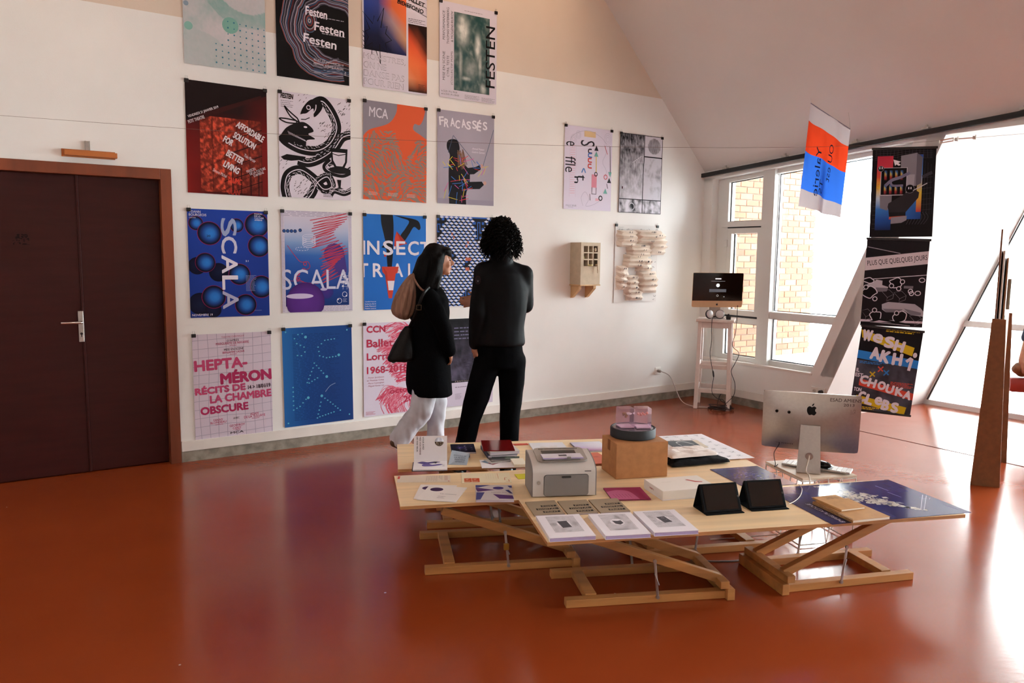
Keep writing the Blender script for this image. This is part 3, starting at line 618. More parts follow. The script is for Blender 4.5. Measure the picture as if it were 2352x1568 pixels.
def art_lino(a):
    a.rect(0, 0, 1, 1, 'dcd2dd', 0); K = '141012'; Wh = 'dcd2dd'
    def snake(pts, w, l=1, sc=True):
        P = curve(pts, 12); a.line(P, w, K, l)
        if sc:
            n = len(P)
            a.line([(p[0]+0.0, p[1]) for p in P], w*0.10, Wh, l+1)
            r = random.Random(int(w*1000)+n)
            for i in range(2, n-2, 1):
                d = Vector(P[i+1])-Vector(P[i-1]); d.normalize(); nn = Vector((-d.y, d.x))
                o = w*(0.12+0.30*r.random()); c = Vector(P[i])+nn*o; a.line([tuple(c-d*0.010), tuple(c+d*0.012+nn*0.006)], 0.006, Wh, l+1)
    snake([(0.46, 0.10), (0.60, 0.05), (0.74, 0.16), (0.80, 0.30), (0.70, 0.45), (0.52, 0.53), (0.30, 0.53), (0.10, 0.47), (0.02, 0.40)], 0.13)
    snake([(1.02, 0.34), (0.88, 0.38), (0.76, 0.50), (0.58, 0.60), (0.40, 0.655), (0.25, 0.64)], 0.12)
    snake([(1.02, 0.69), (0.88, 0.74), (0.70, 0.72), (0.64, 0.68), (0.72, 0.62)], 0.10)
    snake([(0.10, 1.02), (0.07, 0.90), (0.12, 0.78), (0.28, 0.73), (0.46, 0.80), (0.60, 0.90), (0.72, 0.87), (0.66, 0.78), (0.52, 0.84), (0.44, 0.95), (0.36, 1.02)], 0.12)
    snake([(1.02, 0.89), (0.90, 0.93), (0.76, 0.91), (0.70, 0.95)], 0.08)
    a.poly(curve([(0.29, 0.20), (0.33, 0.13), (0.43, 0.05), (0.56, 0.04), (0.60, 0.10), (0.56, 0.16), (0.48, 0.21), (0.47, 0.13), (0.38, 0.18), (0.33, 0.19)]), K, 3)
    a.disc(0.405, 0.125, 0.032, Wh, 4); a.disc(0.405, 0.125, 0.020, K, 5); a.disc(0.405, 0.125, 0.008, Wh, 6)
    a.line(curve([(0.40, 0.22), (0.44, 0.205), (0.50, 0.14), (0.51, 0.09)]), 0.012, Wh, 4); a.line([(0.30, 0.245), (0.36, 0.243), (0.42, 0.22)], 0.012, K, 4)
    a.poly(curve([(0.02, 0.42), (0.10, 0.34), (0.22, 0.29), (0.34, 0.27), (0.44, 0.31), (0.47, 0.35), (0.40, 0.38), (0.49, 0.42), (0.38, 0.44), (0.35, 0.50), (0.20, 0.47), (0.06, 0.50)]), K, 3)
    for ear in ([(0.28, 0.28), (0.16, 0.23), (0.08, 0.14), (0.14, 0.18), (0.25, 0.24)], [(0.24, 0.29), (0.10, 0.29), (0.01, 0.26), (0.10, 0.255), (0.24, 0.265)]): a.line(curve(ear), 0.018, K, 4, True)
    a.disc(0.36, 0.315, 0.025, Wh, 4, 12, 0.5)
    for i in range(12): a.line([(0.12+0.02*i, 0.37+0.006*i), (0.14+0.021*i, 0.40+0.005*i)], 0.005, Wh, 4)
    a.poly([(0.02, 0.62), (0.10, 0.59), (0.36, 0.60), (0.34, 0.63), (0.16, 0.65), (0.06, 0.645)], K, 3)
    a.poly([(0.71, 0.49), (0.955, 0.49), (0.945, 0.62), (0.90, 0.69), (0.77, 0.69), (0.72, 0.62)], K, 5); a.poly([(0.735, 0.53), (0.925, 0.53), (0.915, 0.62), (0.88, 0.665), (0.79, 0.665), (0.745, 0.61)], Wh, 6); a.line([(0.73, 0.545), (0.82, 0.56), (0.93, 0.54)], 0.012, K, 7)
    a.disc(0.84, 0.705, 0.16, K, 4, 20, 0.3); a.poly([(0.80, 0.80), (0.86, 0.80), (0.85, 0.875), (0.90, 0.89), (0.78, 0.89), (0.82, 0.875)], K, 5)
    r = random.Random(2)
    for cx, cy, n in ((0.35, 0.03, 14), (0.9, 0.1, 24), (0.62, 0.33, 26), (0.28, 0.90, 22), (0.05, 0.70, 10), (0.94, 0.24, 8)):
        for i in range(n):
            u = cx+r.uniform(-0.09, 0.09); v = cy+r.uniform(-0.07, 0.07); d = r.uniform(0.01, 0.04); a.line([(u, v), (u+d*0.8, v-d*0.6)], 0.006, '3a3438', 1)
    a.text('FESTEN', 0.03, 0.015, 0.17, 0.05, K, 7, 2, 0.03, 0.1); a.para(0.03, 0.085, 0.2, 4, 0.018, '8d868e', 2); a.para(0.60, 0.925, 0.75, 4, 0.015, K, 7)
def art_mca(a):
    a.rect(0, 0, 1, 1, '8d8590', 0); O = 'dd5e38'
    body = curve([(0, 0.36), (0.10, 0.29), (0.38, 0.21), (0.50, 0.10), (0.52, 0.0)], 8)+[(0.98, 0.0)]+curve([(0.98, 0.0), (0.94, 0.12), (0.88, 0.185), (0.80, 0.18), (0.78, 0.24), (0.9, 0.29), (1.0, 0.33)], 8)+[(1, 1), (0, 1)]
    a.poly(body, O, 1)
    r = random.Random(4)
    for i in range(34):
        for jx in range(18):
            u = jx/17+r.uniform(-0.03, 0.03); v = 0.28+i*0.0215+r.uniform(-0.008, 0.008)
            if v < 0.26+0.5*abs(u-0.55)**2+(0.33*max(0, 1-abs(u-0.65)/0.22)): continue
            if r.random() < 0.18: continue
            t = mnoise.noise(Vector((u*3, v*4, 0)))*2.4-0.5*(u-0.5); L = r.uniform(0.025, 0.06); P = [(u-L*cos(t), v-L*sin(t)*0.8), (u, v+r.uniform(-0.008, 0.008)), (u+L*cos(t+0.5), v+L*sin(t+0.5)*0.8)]
            a.line(curve(P, 4), r.uniform(0.012, 0.022), '8d8078', 2)
    a.text('MCA', 0.09, 0.06, 0.29, 0.10, 'dad2dc', 3, 2, 0.008)
    for u in (0.08, 0.38, 0.68): a.para(u, 0.92, u+0.17, 3, 0.013, 'd0c0bc', 3, seed=int(u*10))
def art_fracasses(a):
    a.grad(0, 0, 1, 1, [['a59dac', 'a9a1b0', 'a39ba8'], ['aaa2b1', 'b0a8b6', 'a69eab'], ['a8a0ae', 'aca4b2', 'a39ba8'], ['a29aa8', 'a8a0ad', '9f97a4']], 0)
    a.rect(0, 0.945, 1, 1, '9a92a2', 1)
    K = '17151c'
    a.poly(curve([(0.20, 1.0), (0.19, 0.70), (0.20, 0.55), (0.21, 0.47), (0.16, 0.40), (0.17, 0.33), (0.25, 0.30), (0.34, 0.31), (0.38, 0.38), (0.38, 0.46), (0.45, 0.55), (0.55, 0.62), (0.56, 0.75), (0.50, 0.88), (0.50, 1.0)], 6), K, 1)
    a.poly([(0.50, 0.60), (0.66, 0.58), (0.75, 0.55), (0.76, 0.60), (0.64, 0.66), (0.52, 0.67)], K, 1); a.poly([(0.52, 0.75), (0.78, 0.735), (0.82, 0.77), (0.74, 0.82), (0.52, 0.83)], K, 1)
    a.disc(0.775, 0.565, 0.03, 'c69a8c', 2); a.disc(0.835, 0.75, 0.03, 'c69a8c', 2)
    r = random.Random(8)
    for i in range(26): u = 0.34+r.random()*0.10; a.line([(u, 0.40+r.random()*0.05), (u+r.uniform(0, 0.09), 0.55+r.random()*0.07)], 0.008, r.choice(['7a5a44', '8c6a4c', '5f463a']), 2)
    cs = ['e0c53a', 'd8383e', '3a78c8', 'dfd23c', 'd85a9a']
    for p in ([(0.27, 0.26), (0.18, 0.45)], [(0.27, 0.26), (0.66, 0.54)], [(0.99, 0.15), (0.80, 0.56)]): a.line(p, 0.008, '4a5a70', 2)
    for i in range(44):
        u = r.uniform(0.1, 0.56); v = r.uniform(0.48, 0.95); t = r.random()*pi; d = r.uniform(0.03, 0.10); a.line([(u-d*cos(t), v-d*0.7*sin(t)), (u+d*cos(t), v+d*0.7*sin(t))], 0.008, r.choice(cs), 3)
    for i in range(9): u = r.uniform(0.6, 0.85); v = r.uniform(0.52, 0.66); d = 0.05; t = r.random()*pi; a.line([(u-d*cos(t), v-d*sin(t)), (u+d*cos(t), v+d*sin(t))], 0.007, r.choice(cs), 3)
    for i, c in enumerate('FRACASSÉS'): a.text(c, 0.02+0.096*i, 0.075+(0.012 if i % 2 else 0)-(0.03 if c == 'É' else 0), 0.082, 0.092+(0.03 if c == 'É' else 0), 'e9e4ea', 4, (-6, 4, -3, 5, -5, 3, -4, 6, -2)[i], 0.025)
    a.text('Ahmed Madani', 0.60, 0.37, 0.22, 0.022, 'e4dee6', 3, 0, 0, 0.2); a.text('Guérin Gamot', 0.60, 0.405, 0.23, 0.022, 'e4dee6', 3, 0, 0, 0.2)
def art_scala(a):
    a.grad(0, 0, 1, 1, [['1f3f9c', '20409e', '1f3c98'], ['1c3a94', '1e3c98', '1b378e'], ['1a3488', '1c3890', '1a3488']], 0)
    st = [(0, '2d7fd2'), (0.35, '2a70c2'), (0.62, '1b3f86'), (0.85, '0d1430'), (0.955, '160a24'), (0.98, 'a82258'), (1.0, '7c1c50')]
    dk = [(0, '101a3c'), (0.6, '0d1230'), (1, '0a0c22')]
    for u, v, r in ((0.10, 0.52, 0.11), (0.36, 0.58, 0.12), (0.12, 0.87, 0.14), (0.28, 0.93, 0.10)): a.radial(u, v, r, dk, 1)
    balls = [(0.10, 0.13, 0.09), (0.26, 0.22, 0.15), (0.60, 0.14, 0.09), (0.86, 0.13, 0.16), (0.88, 0.33, 0.145), (0.20, 0.49, 0.125), (0.62, 0.60, 0.14), (0.90, 0.72, 0.15), (0.29, 0.81, 0.15), (0.69, 0.89, 0.14)]
    for u, v, r in balls: a.radial(u, v, r, st, 2, 30, 0.02, 0.0)
    for i, c in enumerate('SCALA'): a.text(c, 0.60, (0.075, 0.245, 0.42, 0.61, 0.755)[i], (0.235, 0.22, 0.235, 0.185, 0.235)[i], 0.145, ('9aa6c8', 'c9c6dc', 'ded8e6', 'e2dce8', 'b4b4d0')[i], 5, 90, 0.02)
    a.text('YOANN', 0.02, 0.015, 0.14, 0.022, 'ded8e6', 5, 0, 0.01); a.text('BOURGEOIS', 0.02, 0.043, 0.21, 0.022, 'ded8e6', 5, 0, 0.01); a.text('CREATION', 0.02, 0.075, 0.08, 0.012, 'c0bcd8', 5)
    for i, t in enumerate(('MAISON', 'DE LA', 'CULTURE', 'AMIENS')): a.text(t, 0.83, 0.02+0.019*i, (0.1, 0.08, 0.12, 0.1)[i], 0.014, 'ded8e6', 5, 0, 0.01)
    a.text('NOVEMBRE 19', 0.02, 0.965, 0.25, 0.02, 'ded8e6', 5, 0, 0.01); a.text('20', 0.225, 0.235, 0.045, 0.018, '141a30', 5, 0, 0.02); a.text('21', 0.70, 0.465, 0.04, 0.016, 'd0cce0', 5, 0, 0.02)
    a.para(0.70, 0.61, 0.84, 13, 0.012, '8d94c0', 5); a.para(0.8, 0.945, 0.9, 1, 0.01, '8d94c0', 5)
def art_scala_grad(a):
    a.rect(0, 0, 1, 1, 'd2c9d8', 0)
    for i in range(70): a.para(0.0, 0.004+0.0142*i, 0.04, 1, 0.012, '9d94ac', 1, seed=i); a.para(0.955, 0.004+0.0142*i, 0.998, 1, 0.012, '9d94ac', 1, seed=i+99)
    for i in range(4): a.para(0.0, 0.006+0.014*i, 1.0, 1, 0.012, '9d94ac', 1, seed=i+200); a.para(0.55, 0.945+0.014*i, 1.0, 1, 0.012, '9d94ac', 1, seed=i+300)
    a.grad(0.045, 0.06, 0.95, 0.94, [['cfc8d8', 'd0c6d6', 'cfc8da'], ['bcc0d8', 'c0c0d8', 'b6bcd6'], ['7f9cca', '86a0cc', '7c98c6'], ['2f5fae', '3a68b2', '3860aa'], ['24509e', '2a54a2', '3a549c'], ['1f4690', '204a96', '2c468e'], ['1b3c84', '1c4088', '1d3a80'], ['17306e', '183472', '172e6c']], 1)
    for k in range(24):
        v = 0.02+0.027*k; u0 = 0.40+0.05*abs(sin(k*0.9))+(0.12 if k > 10 else 0); u1 = 0.84+0.10*sin(k*0.5+1)
        a.line([(u0, v+0.07), (u1, v-0.01)], 0.011, 'c23a4a', 3)
        if k < 23: a.line([(u1, v-0.01), (0.40+0.05*abs(sin((k+1)*0.9))+(0.12 if k > 9 else 0), v+0.097)], 0.007, 'c23a4a', 3)
    for k in range(9): a.disc(0.74+0.012*k, 0.42+0.02*k, 0.15-0.008*k, '4a3a86', 2, 20)
    for u in (0.04, 0.09, 0.14, 0.19, 0.26): a.radial(u, 0.20-(0.01 if u > 0.2 else 0), 0.024, [(0, '3a62a8'), (0.6, '28457e'), (1, '16223e')], 3, 12)
    for k in range(5): a.ring(0.38, 0.255+0.018*k, 0.09, 0.007, 'd8d4e6', 4, 24, 0.42)
    for i in range(14): t = 2*pi*i/14; a.line([(0.28+0.09*cos(t), 0.373+0.017*sin(t)), (0.28+0.09*cos(t+0.25), 0.373+0.017*sin(t+0.25))], 0.006, 'd8d4e6', 4)
    a.line(curve([(0.08, 0.34), (0.18, 0.44), (0.26, 0.50), (0.36, 0.50), (0.38, 0.56), (0.26, 0.60), (0.20, 0.66), (0.30, 0.70)]), 0.008, 'b8344c', 3); a.line([(0.04, 0.68), (0.5, 0.72)], 0.005, 'b8344c', 3)
    for u, v in ((0.32, 0.52), (0.30, 0.58), (0.22, 0.62), (0.22, 0.67)): a.ring(u, v, 0.022, 0.009, 'b8344c', 4, 14)
    a.text('SCALA', 0.0, 0.575, 0.98, 0.20, 'c9c8de', 4, 0, -0.025)
    a.radial(0.32, 0.90, 0.27, [(0, '5e2f8c'), (0.7, '55297f'), (0.93, '4a2270'), (1, '431d66')], 5, 30); a.disc(0.24, 0.84, 0.19, 'c9bcdc', 6, 24, 0.19); a.radial(0.62, 0.80, 0.10, [(0, '4a2a80'), (1, '2c2c78')], 3, 20); a.disc(0.58, 0.775, 0.05, 'bdb2d6', 4, 16, 0.4)
    for k in range(5): a.line([(0.84, 0.64+0.027*k), (0.96, 0.64+0.027*k)], 0.004, 'd8d4e6', 4)
    a.line([(0.86, 0.78), (0.90, 0.60)], 0.004, 'd8d4e6', 4); a.line([(0.92, 0.78), (0.95, 0.60)], 0.004, 'd8d4e6', 4)
    for u, v in ((0.855, 0.625), (0.875, 0.65), (0.93, 0.675), (0.87, 0.70), (0.905, 0.72), (0.86, 0.745)): a.disc(u, v, 0.014, 'e4e0ec', 5, 10)
    a.ring(0.885, 0.83, 0.035, 0.007, 'd8d4e6', 4); a.disc(0.91, 0.845, 0.012, 'e4e0ec', 5, 10); a.ring(0.805, 0.895, 0.035, 0.007, 'd8d4e6', 4); a.disc(0.785, 0.88, 0.012, 'e4e0ec', 5, 10); a.para(0.86, 0.875, 0.92, 3, 0.014, 'b0b0cc', 4)
def art_insect(a):
    a.grad(0, 0, 1, 1, [['2670c4', '2872c6', '2a74c8'], ['2268bc', '256cc2', '2670c6'], ['2064b8', '2268be', '246cc2']], 0); K = '16141a'; Rd = 'c8402f'
    a.poly(curve([(0.27, 0.0), (0.28, 0.10), (0.32, 0.22), (0.34, 0.30), (0.28, 0.34), (0.35, 0.36), (0.36, 0.45), (0.37, 0.545)], 6)+curve([(0.44, 0.545), (0.46, 0.40), (0.46, 0.30), (0.47, 0.20), (0.47, 0.08), (0.46, 0.0)], 6), K, 1)
    a.poly(curve([(0.46, 0.0), (0.66, 0.02), (0.86, 0.05), (0.91, 0.12), (0.88, 0.15), (0.80, 0.12), (0.72, 0.20), (0.64, 0.27), (0.58, 0.22), (0.66, 0.14), (0.72, 0.06), (0.60, 0.03)], 6), K, 1)
    a.poly([(0.52, 0.17), (0.69, 0.30), (0.48, 0.335), (0.49, 0.24)], Rd, 2); a.poly([(0.52, 0.17), (0.69, 0.30), (0.60, 0.30)], 'a83226', 3)
    a.poly([(0.28, 0.545), (0.55, 0.545), (0.53, 0.61), (0.50, 0.62), (0.44, 0.88), (0.385, 0.88), (0.33, 0.63), (0.29, 0.60)], Rd, 3); a.poly([(0.37, 0.695), (0.48, 0.695), (0.46, 0.795), (0.385, 0.795)], 'dfd6e0', 4); a.poly([(0.30, 0.55), (0.36, 0.60), (0.37, 0.69), (0.35, 0.69)], 'b03628', 4); a.rect(0.47, 0.33, 0.5, 0.36, 'dfd6e0', 3); a.rect(0.32, 0.41, 0.35, 0.44, 'c8402f', 2)
    w = 'e2dae4'
    for c, u, ww in (('I', -0.01, 0.035), ('N', 0.055, 0.19), ('S', 0.30, 0.165), ('E', 0.51, 0.15), ('C', 0.70, 0.18), ('T', 0.90, 0.17)): a.text(c, u, 0.275 if c not in 'SC' else 0.27, ww, 0.145 if c not in 'SC' else 0.155, w, 6, 0, 0.02)
    for c, u, ww, l in (('T', -0.08, 0.15, 6), ('R', 0.14, 0.155, 2), ('A', 0.44, 0.18, 2), ('I', 0.70, 0.035, 6), ('L', 0.82, 0.13, 6)): a.text(c, u, 0.51, ww, 0.145, w, l, 0, 0.02)
    for i in range(4): a.text(('Camille François', 'Katherine Barré', 'Soha Mansouri', 'Noémie Lamarre')[i], 0.015, 0.905+0.023*i, 0.17, 0.014, w, 6, 0, 0.01)
    a.text('Insect Trail', 0.5, 0.96, 0.12, 0.015, w, 6)
def art_cubes(a):
    a.rect(0, 0, 1, 1, '2c5cae', 0); nx = 12; h = 1/nx; vy = 0.033
    for jy in range(int(1/vy)+2):
        for i in range(nx+1):
            u = i*h+(h/2 if jy % 2 else 0); v = jy*vy
            g = mnoise.noise(Vector((u*4.2+v*2.6, v*2.6-u*2.4, 3.0)))
            if g > 0.34:
                a.rect(u-h*0.30, v, u+h*0.02, v+vy*2.05, '16141c', 1); continue
            if g > 0.24: a.poly([(u-h*0.5, v+vy*0.5), (u+h*0.5, v+vy*0.5), (u+h*0.3, v+vy*1.6), (u-h*0.7, v+vy*1.6)], '16141c', 1); continue
            a.poly([(u, v), (u+h*0.48, v+vy*0.40), (u, v+vy*0.80), (u-h*0.48, v+vy*0.40)], 'd3d6e8', 2)
            a.poly([(u-h*0.5, v+vy*0.42), (u, v+vy*0.82), (u, v+vy*1.95), (u-h*0.5, v+vy*1.5)], '1a181f', 1)
    for u, v, w, hh in ((0.50, 0.455, 0.10, 0.035), (0.50, 0.565, 0.07, 0.035), (0.25, 0.18, 0.02, 0.03), (0.28, 0.22, 0.02, 0.03), (0.53, 0.27, 0.03, 0.03), (0.50, 0.31, 0.03, 0.03)): a.rect(u, v, u+w, v+hh, 'b8644e', 3)
def art_hepta(a):
    a.rect(0, 0, 1, 1, 'd8c9d6', 0); g = 'aba0b2'; rr = random.Random(6)
    for i in range(9): u = 0.07+0.115*i; a.line([(u, 0), (u+0.015*sin(i), 0.3), (u-0.01, 0.7), (u+0.01*cos(i), 1)], 0.006, g, 1)
    for i in range(12): v = 0.05+0.082*i; a.line([(0, v+0.01), (0.4, v-0.003), (0.7, v+0.004), (1, v-0.01)], 0.006, g, 1)
    p = 'c14a72'; d = 'b0325f'; k = '3a2430'
    def tx(t, u, v, w, h, c=p, b=0.045): a.text(t, u, v, w, h, c, 3, -2, b)
    tx('HEPTA-', 0.01, 0.245, 0.67, 0.105); tx('MÉRON', 0.325, 0.355, 0.67, 0.135, d); tx('RÉCITS DE', 0.01, 0.49, 0.64, 0.085); tx('14 > 18/01/19', 0.68, 0.515, 0.30, 0.04, k, 0.03); tx('LA CHAMBRE', 0.19, 0.585, 0.80, 0.078); tx('OBSCURE', 0.07, 0.69, 0.61, 0.078, d)
    tx('THEATRE CHRONIQUE', 0.36, 0.028, 0.29, 0.018, d, 0.0); tx("D'APRES", 0.43, 0.06, 0.15, 0.02, k, 0.01); tx('MARGUERITE DE NAVARRE', 0.29, 0.087, 0.42, 0.024, d, 0.01); tx('MISE EN SCENE', 0.39, 0.145, 0.25, 0.022, k, 0.01); tx('BENJAMIN LAZAR', 0.37, 0.175, 0.28, 0.024, d, 0.01)
    tx('FANNY', 0.23, 0.815, 0.12, 0.022, p, 0.01); tx('BLONDEAU', 0.19, 0.84, 0.2, 0.022, p, 0.01); tx('AVEC', 0.48, 0.815, 0.08, 0.018, k, 0.01); tx('ADAM', 0.70, 0.79, 0.11, 0.022, p, 0.01); tx('DE LA TULLAYE', 0.62, 0.815, 0.28, 0.024, p, 0.01); tx('GEOFFROY', 0.43, 0.885, 0.2, 0.022, d, 0.01); tx('CAREY', 0.47, 0.912, 0.11, 0.022, p, 0.01); a.text('MCA', 0.44, 0.955, 0.17, 0.022, '2a2228', 3, -2, 0.03)
    for u, v, w in ((0.46, 0.115, 0.09), (0.46, 0.2, 0.09), (0.25, 0.868, 0.1), (0.72, 0.842, 0.1), (0.5, 0.938, 0.07)): a.rect(u, v, u+w, v+0.004, d, 3)
def art_bluedots(a):
    a.grad(0, 0, 1, 1, [['2a6cb0', '1f4f94', '1d4788', '1c4486'], ['2a6aae', '1d4a8e', '1b4080', '1b3f80'], ['2866a8', '1b4688', '1a3c7a', '1a3b7a']], 0)
    for i in range(58): a.para(0.14, 0.07+0.0152*i, 0.85, 1, 0.013, '17356e', 1, seed=i)
    c = '5fb4cc'
    def dots(P, big=None):
        for i in range(len(P)-1):
            p, q = Vector(P[i]), Vector(P[i+1]); d = (q-p); n = max(1, int(d.length/0.042))
            for k in range(n): m = p+d*(k/n); a.disc(m.x, m.y, 0.012, c, 2, 8, 0.75)
        if big: a.disc(big[0], big[1], 0.02, c, 3, 10)
    dots([(0.28, 0.065), (0.22, 0.07), (0.17, 0.11), (0.20, 0.16), (0.30, 0.20), (0.31, 0.25), (0.26, 0.285), (0.15, 0.275)], (0.325, 0.10)); dots([(0.74, 0.135), (0.60, 0.145), (0.50, 0.21), (0.52, 0.30), (0.62, 0.325), (0.80, 0.315)], (0.80, 0.305))
    dots([(0.44, 0.37), (0.60, 0.51)], (0.615, 0.52)); dots([(0.42, 0.42), (0.31, 0.60)]); dots([(0.36, 0.57), (0.52, 0.51)]); dots([(0.13, 0.60), (0.13, 0.83), (0.22, 0.80), (0.35, 0.70)], (0.34, 0.72)); dots([(0.54, 0.72), (0.66, 0.79), (0.84, 0.91)], (0.535, 0.715)); dots([(0.52, 0.78), (0.45, 0.98)]); dots([(0.5, 0.93), (0.75, 0.89)])
    for u, v in ((0.05, 0.04), (0.93, 0.05), (0.05, 0.96), (0.94, 0.94)): a.disc(u, v, 0.012, c, 2, 8)
    a.line(curve([(0.59, 0.675), (0.66, 0.62), (0.74, 0.595)]), 0.006, 'a8b4cc', 3)
def art_ccn(a):
    a.rect(0, 0, 1, 1, 'dacedd', 0); p = 'd24a66'; r = random.Random(12)
    blobs = [((0.30, 0.05), (0.72, 0.05), (0.98, 0.22), (0.55, 0.26)), ((0.18, 0.27), (0.6, 0.25), (0.95, 0.40), (0.45, 0.36)), ((0.32, 0.42), (0.60, 0.38), (0.98, 0.70), (0.55, 0.66)), ((0.2, 0.82), (0.45, 0.72), (0.99, 0.80), (0.5, 0.97))]
    for b in blobs:
        for i in range(60):
            t = r.random(); s0 = [Vector(x) for x in b]; p0 = s0[0].lerp(s0[3], t)+Vector((r.uniform(-0.03, 0.03), r.uniform(-0.03, 0.03))); p1 = s0[1].lerp(s0[2], t)+Vector((r.uniform(-0.03, 0.03), r.uniform(-0.03, 0.03)))
            m = p0.lerp(p1, 0.5)+Vector((r.uniform(-0.04, 0.04), -0.05+r.uniform(-0.05, 0.05))); a.line(curve([tuple(p0), tuple(m), tuple(p1)], 6), r.uniform(0.005, 0.013), r.choice([p, 'd9657c', 'cf3f5c', 'e08a9c']), 1)
    for i in range(46): u = 0.3+0.65*r.random(); a.line(curve([(u, 0.99), (u-0.05, 0.90), (u+r.uniform(-0.12, 0.12), 0.78)], 5), 0.01, r.choice([p, 'cf3f5c', 'e08a9c']), 1)
    c = 'b8324e'
    a.text('CCN', 0.05, 0.03, 0.30, 0.075, c, 3, 0, 0.04); a.text('Ballet', 0.05, 0.175, 0.42, 0.085, c, 3, 0, 0.03); a.text('Lorraine', 0.05, 0.32, 0.58, 0.078, c, 3, 0, 0.03); a.text('1968-2018', 0.05, 0.465, 0.66, 0.078, c, 3, 0, 0.03); a.text('octobre', 0.41, 0.72, 0.50, 0.06, c, 3, -3, 0.03); a.text('2018', 0.63, 0.815, 0.33, 0.07, c, 3, -3, 0.03)
    for i, t in enumerate(('- Petter Jacobsson', '  et Thomas Caley', '- Merce Cunningham', '- Miguel Gutierrez')): a.text(t, 0.05, 0.575+0.03*i, 0.27, 0.021, 'a84c62', 3)
    a.para(0.03, 0.95, 0.18, 3, 0.013, 'b8324e', 3)
def art_purple(a):
    a.rect(0, 0, 1, 1, 'cfc4d4', 0)
    a.noise(0.0, 0.02, 1.0, 0.72, 40, 40, lambda u, v: mixc(mixc('3a4152', '8f80a8', (v-0.15)*2.2), 'a99cc0', nz(u, v, 9, 4)*0.5*v), 1)
    a.rect(0, 0.0, 1, 0.02, '141318', 2); a.rect(0, 0.705, 1, 0.73, '141318', 2); a.text('FESTIVAL  2019', 0.30, 0.71, 0.5, 0.012, 'b8a8a0', 3)
    for i in range(4): a.para(0.28, 0.10+0.04*i, 0.98, 1, 0.03, '6f6a86', 3, 0.4, i)
    a.para(0.45, 0.42, 0.72, 5, 0.032, '3a3346', 3, 0.35); a.para(0.3, 0.78, 0.6, 1, 0.02, '6f6678', 3); a.para(0.3, 0.86, 0.42, 5, 0.014, '8d8498', 3); a.rect(0.5, 0.86, 0.6, 0.93, 'aaa2b4', 3)
poster(1.236, 3.868, 'poster of pale teal stains and dots, top row above the red poster', art_teal)
poster(1.925, 3.868, 'black poster with marbled agate rings and the word festen three times', art_agate)
poster(2.655, 3.880, 'poster with blue and orange gradients and outlined words monstres on ne danse pas', art_monstres)
poster(3.388, 3.886, 'white poster with a teal photograph and FESTEN written up its right side', art_festen_photo)
poster(1.232, 2.917, 'dark red poster reading affordable solution for better living', art_affordable, tilt=-0.006)
poster(1.932, 2.922, 'black and white linocut poster of a snake, a hare and a wine glass', art_lino, tilt=-0.006)
poster(2.655, 2.938, 'orange poster of a striped torso on grey with MCA at the top', art_mca, tilt=-0.01)
poster(3.367, 2.938, 'lilac grey poster titled fracassés with a dark figure wound in coloured threads', art_fracasses)
poster(1.216, 1.962, 'blue poster of dark glossy balls with SCALA running down the middle', art_scala)
poster(1.930, 1.980, 'blue gradient poster with a red scribble and a purple ball', art_scala_grad)
poster(2.643, 1.979, 'bright blue poster of black legs on a traffic cone reading insect trail', art_insect)
poster(3.362, 1.990, 'poster patterned all over with blue, black and white cubes behind the couple', art_cubes)
poster(1.220, 0.996, 'white gridded poster with pink hand lettering heptaméron', art_hepta)
poster(1.918, 1.016, 'plain deep blue poster with scala spelled in pale dots', art_bluedots, tilt=0.01)
poster(2.632, 1.030, 'white poster with pink hairy brush strokes reading CCN Ballet Lorraine', art_ccn)
poster(3.375, 1.036, 'grey violet poster mostly hidden behind the couple, bottom row', art_purple)

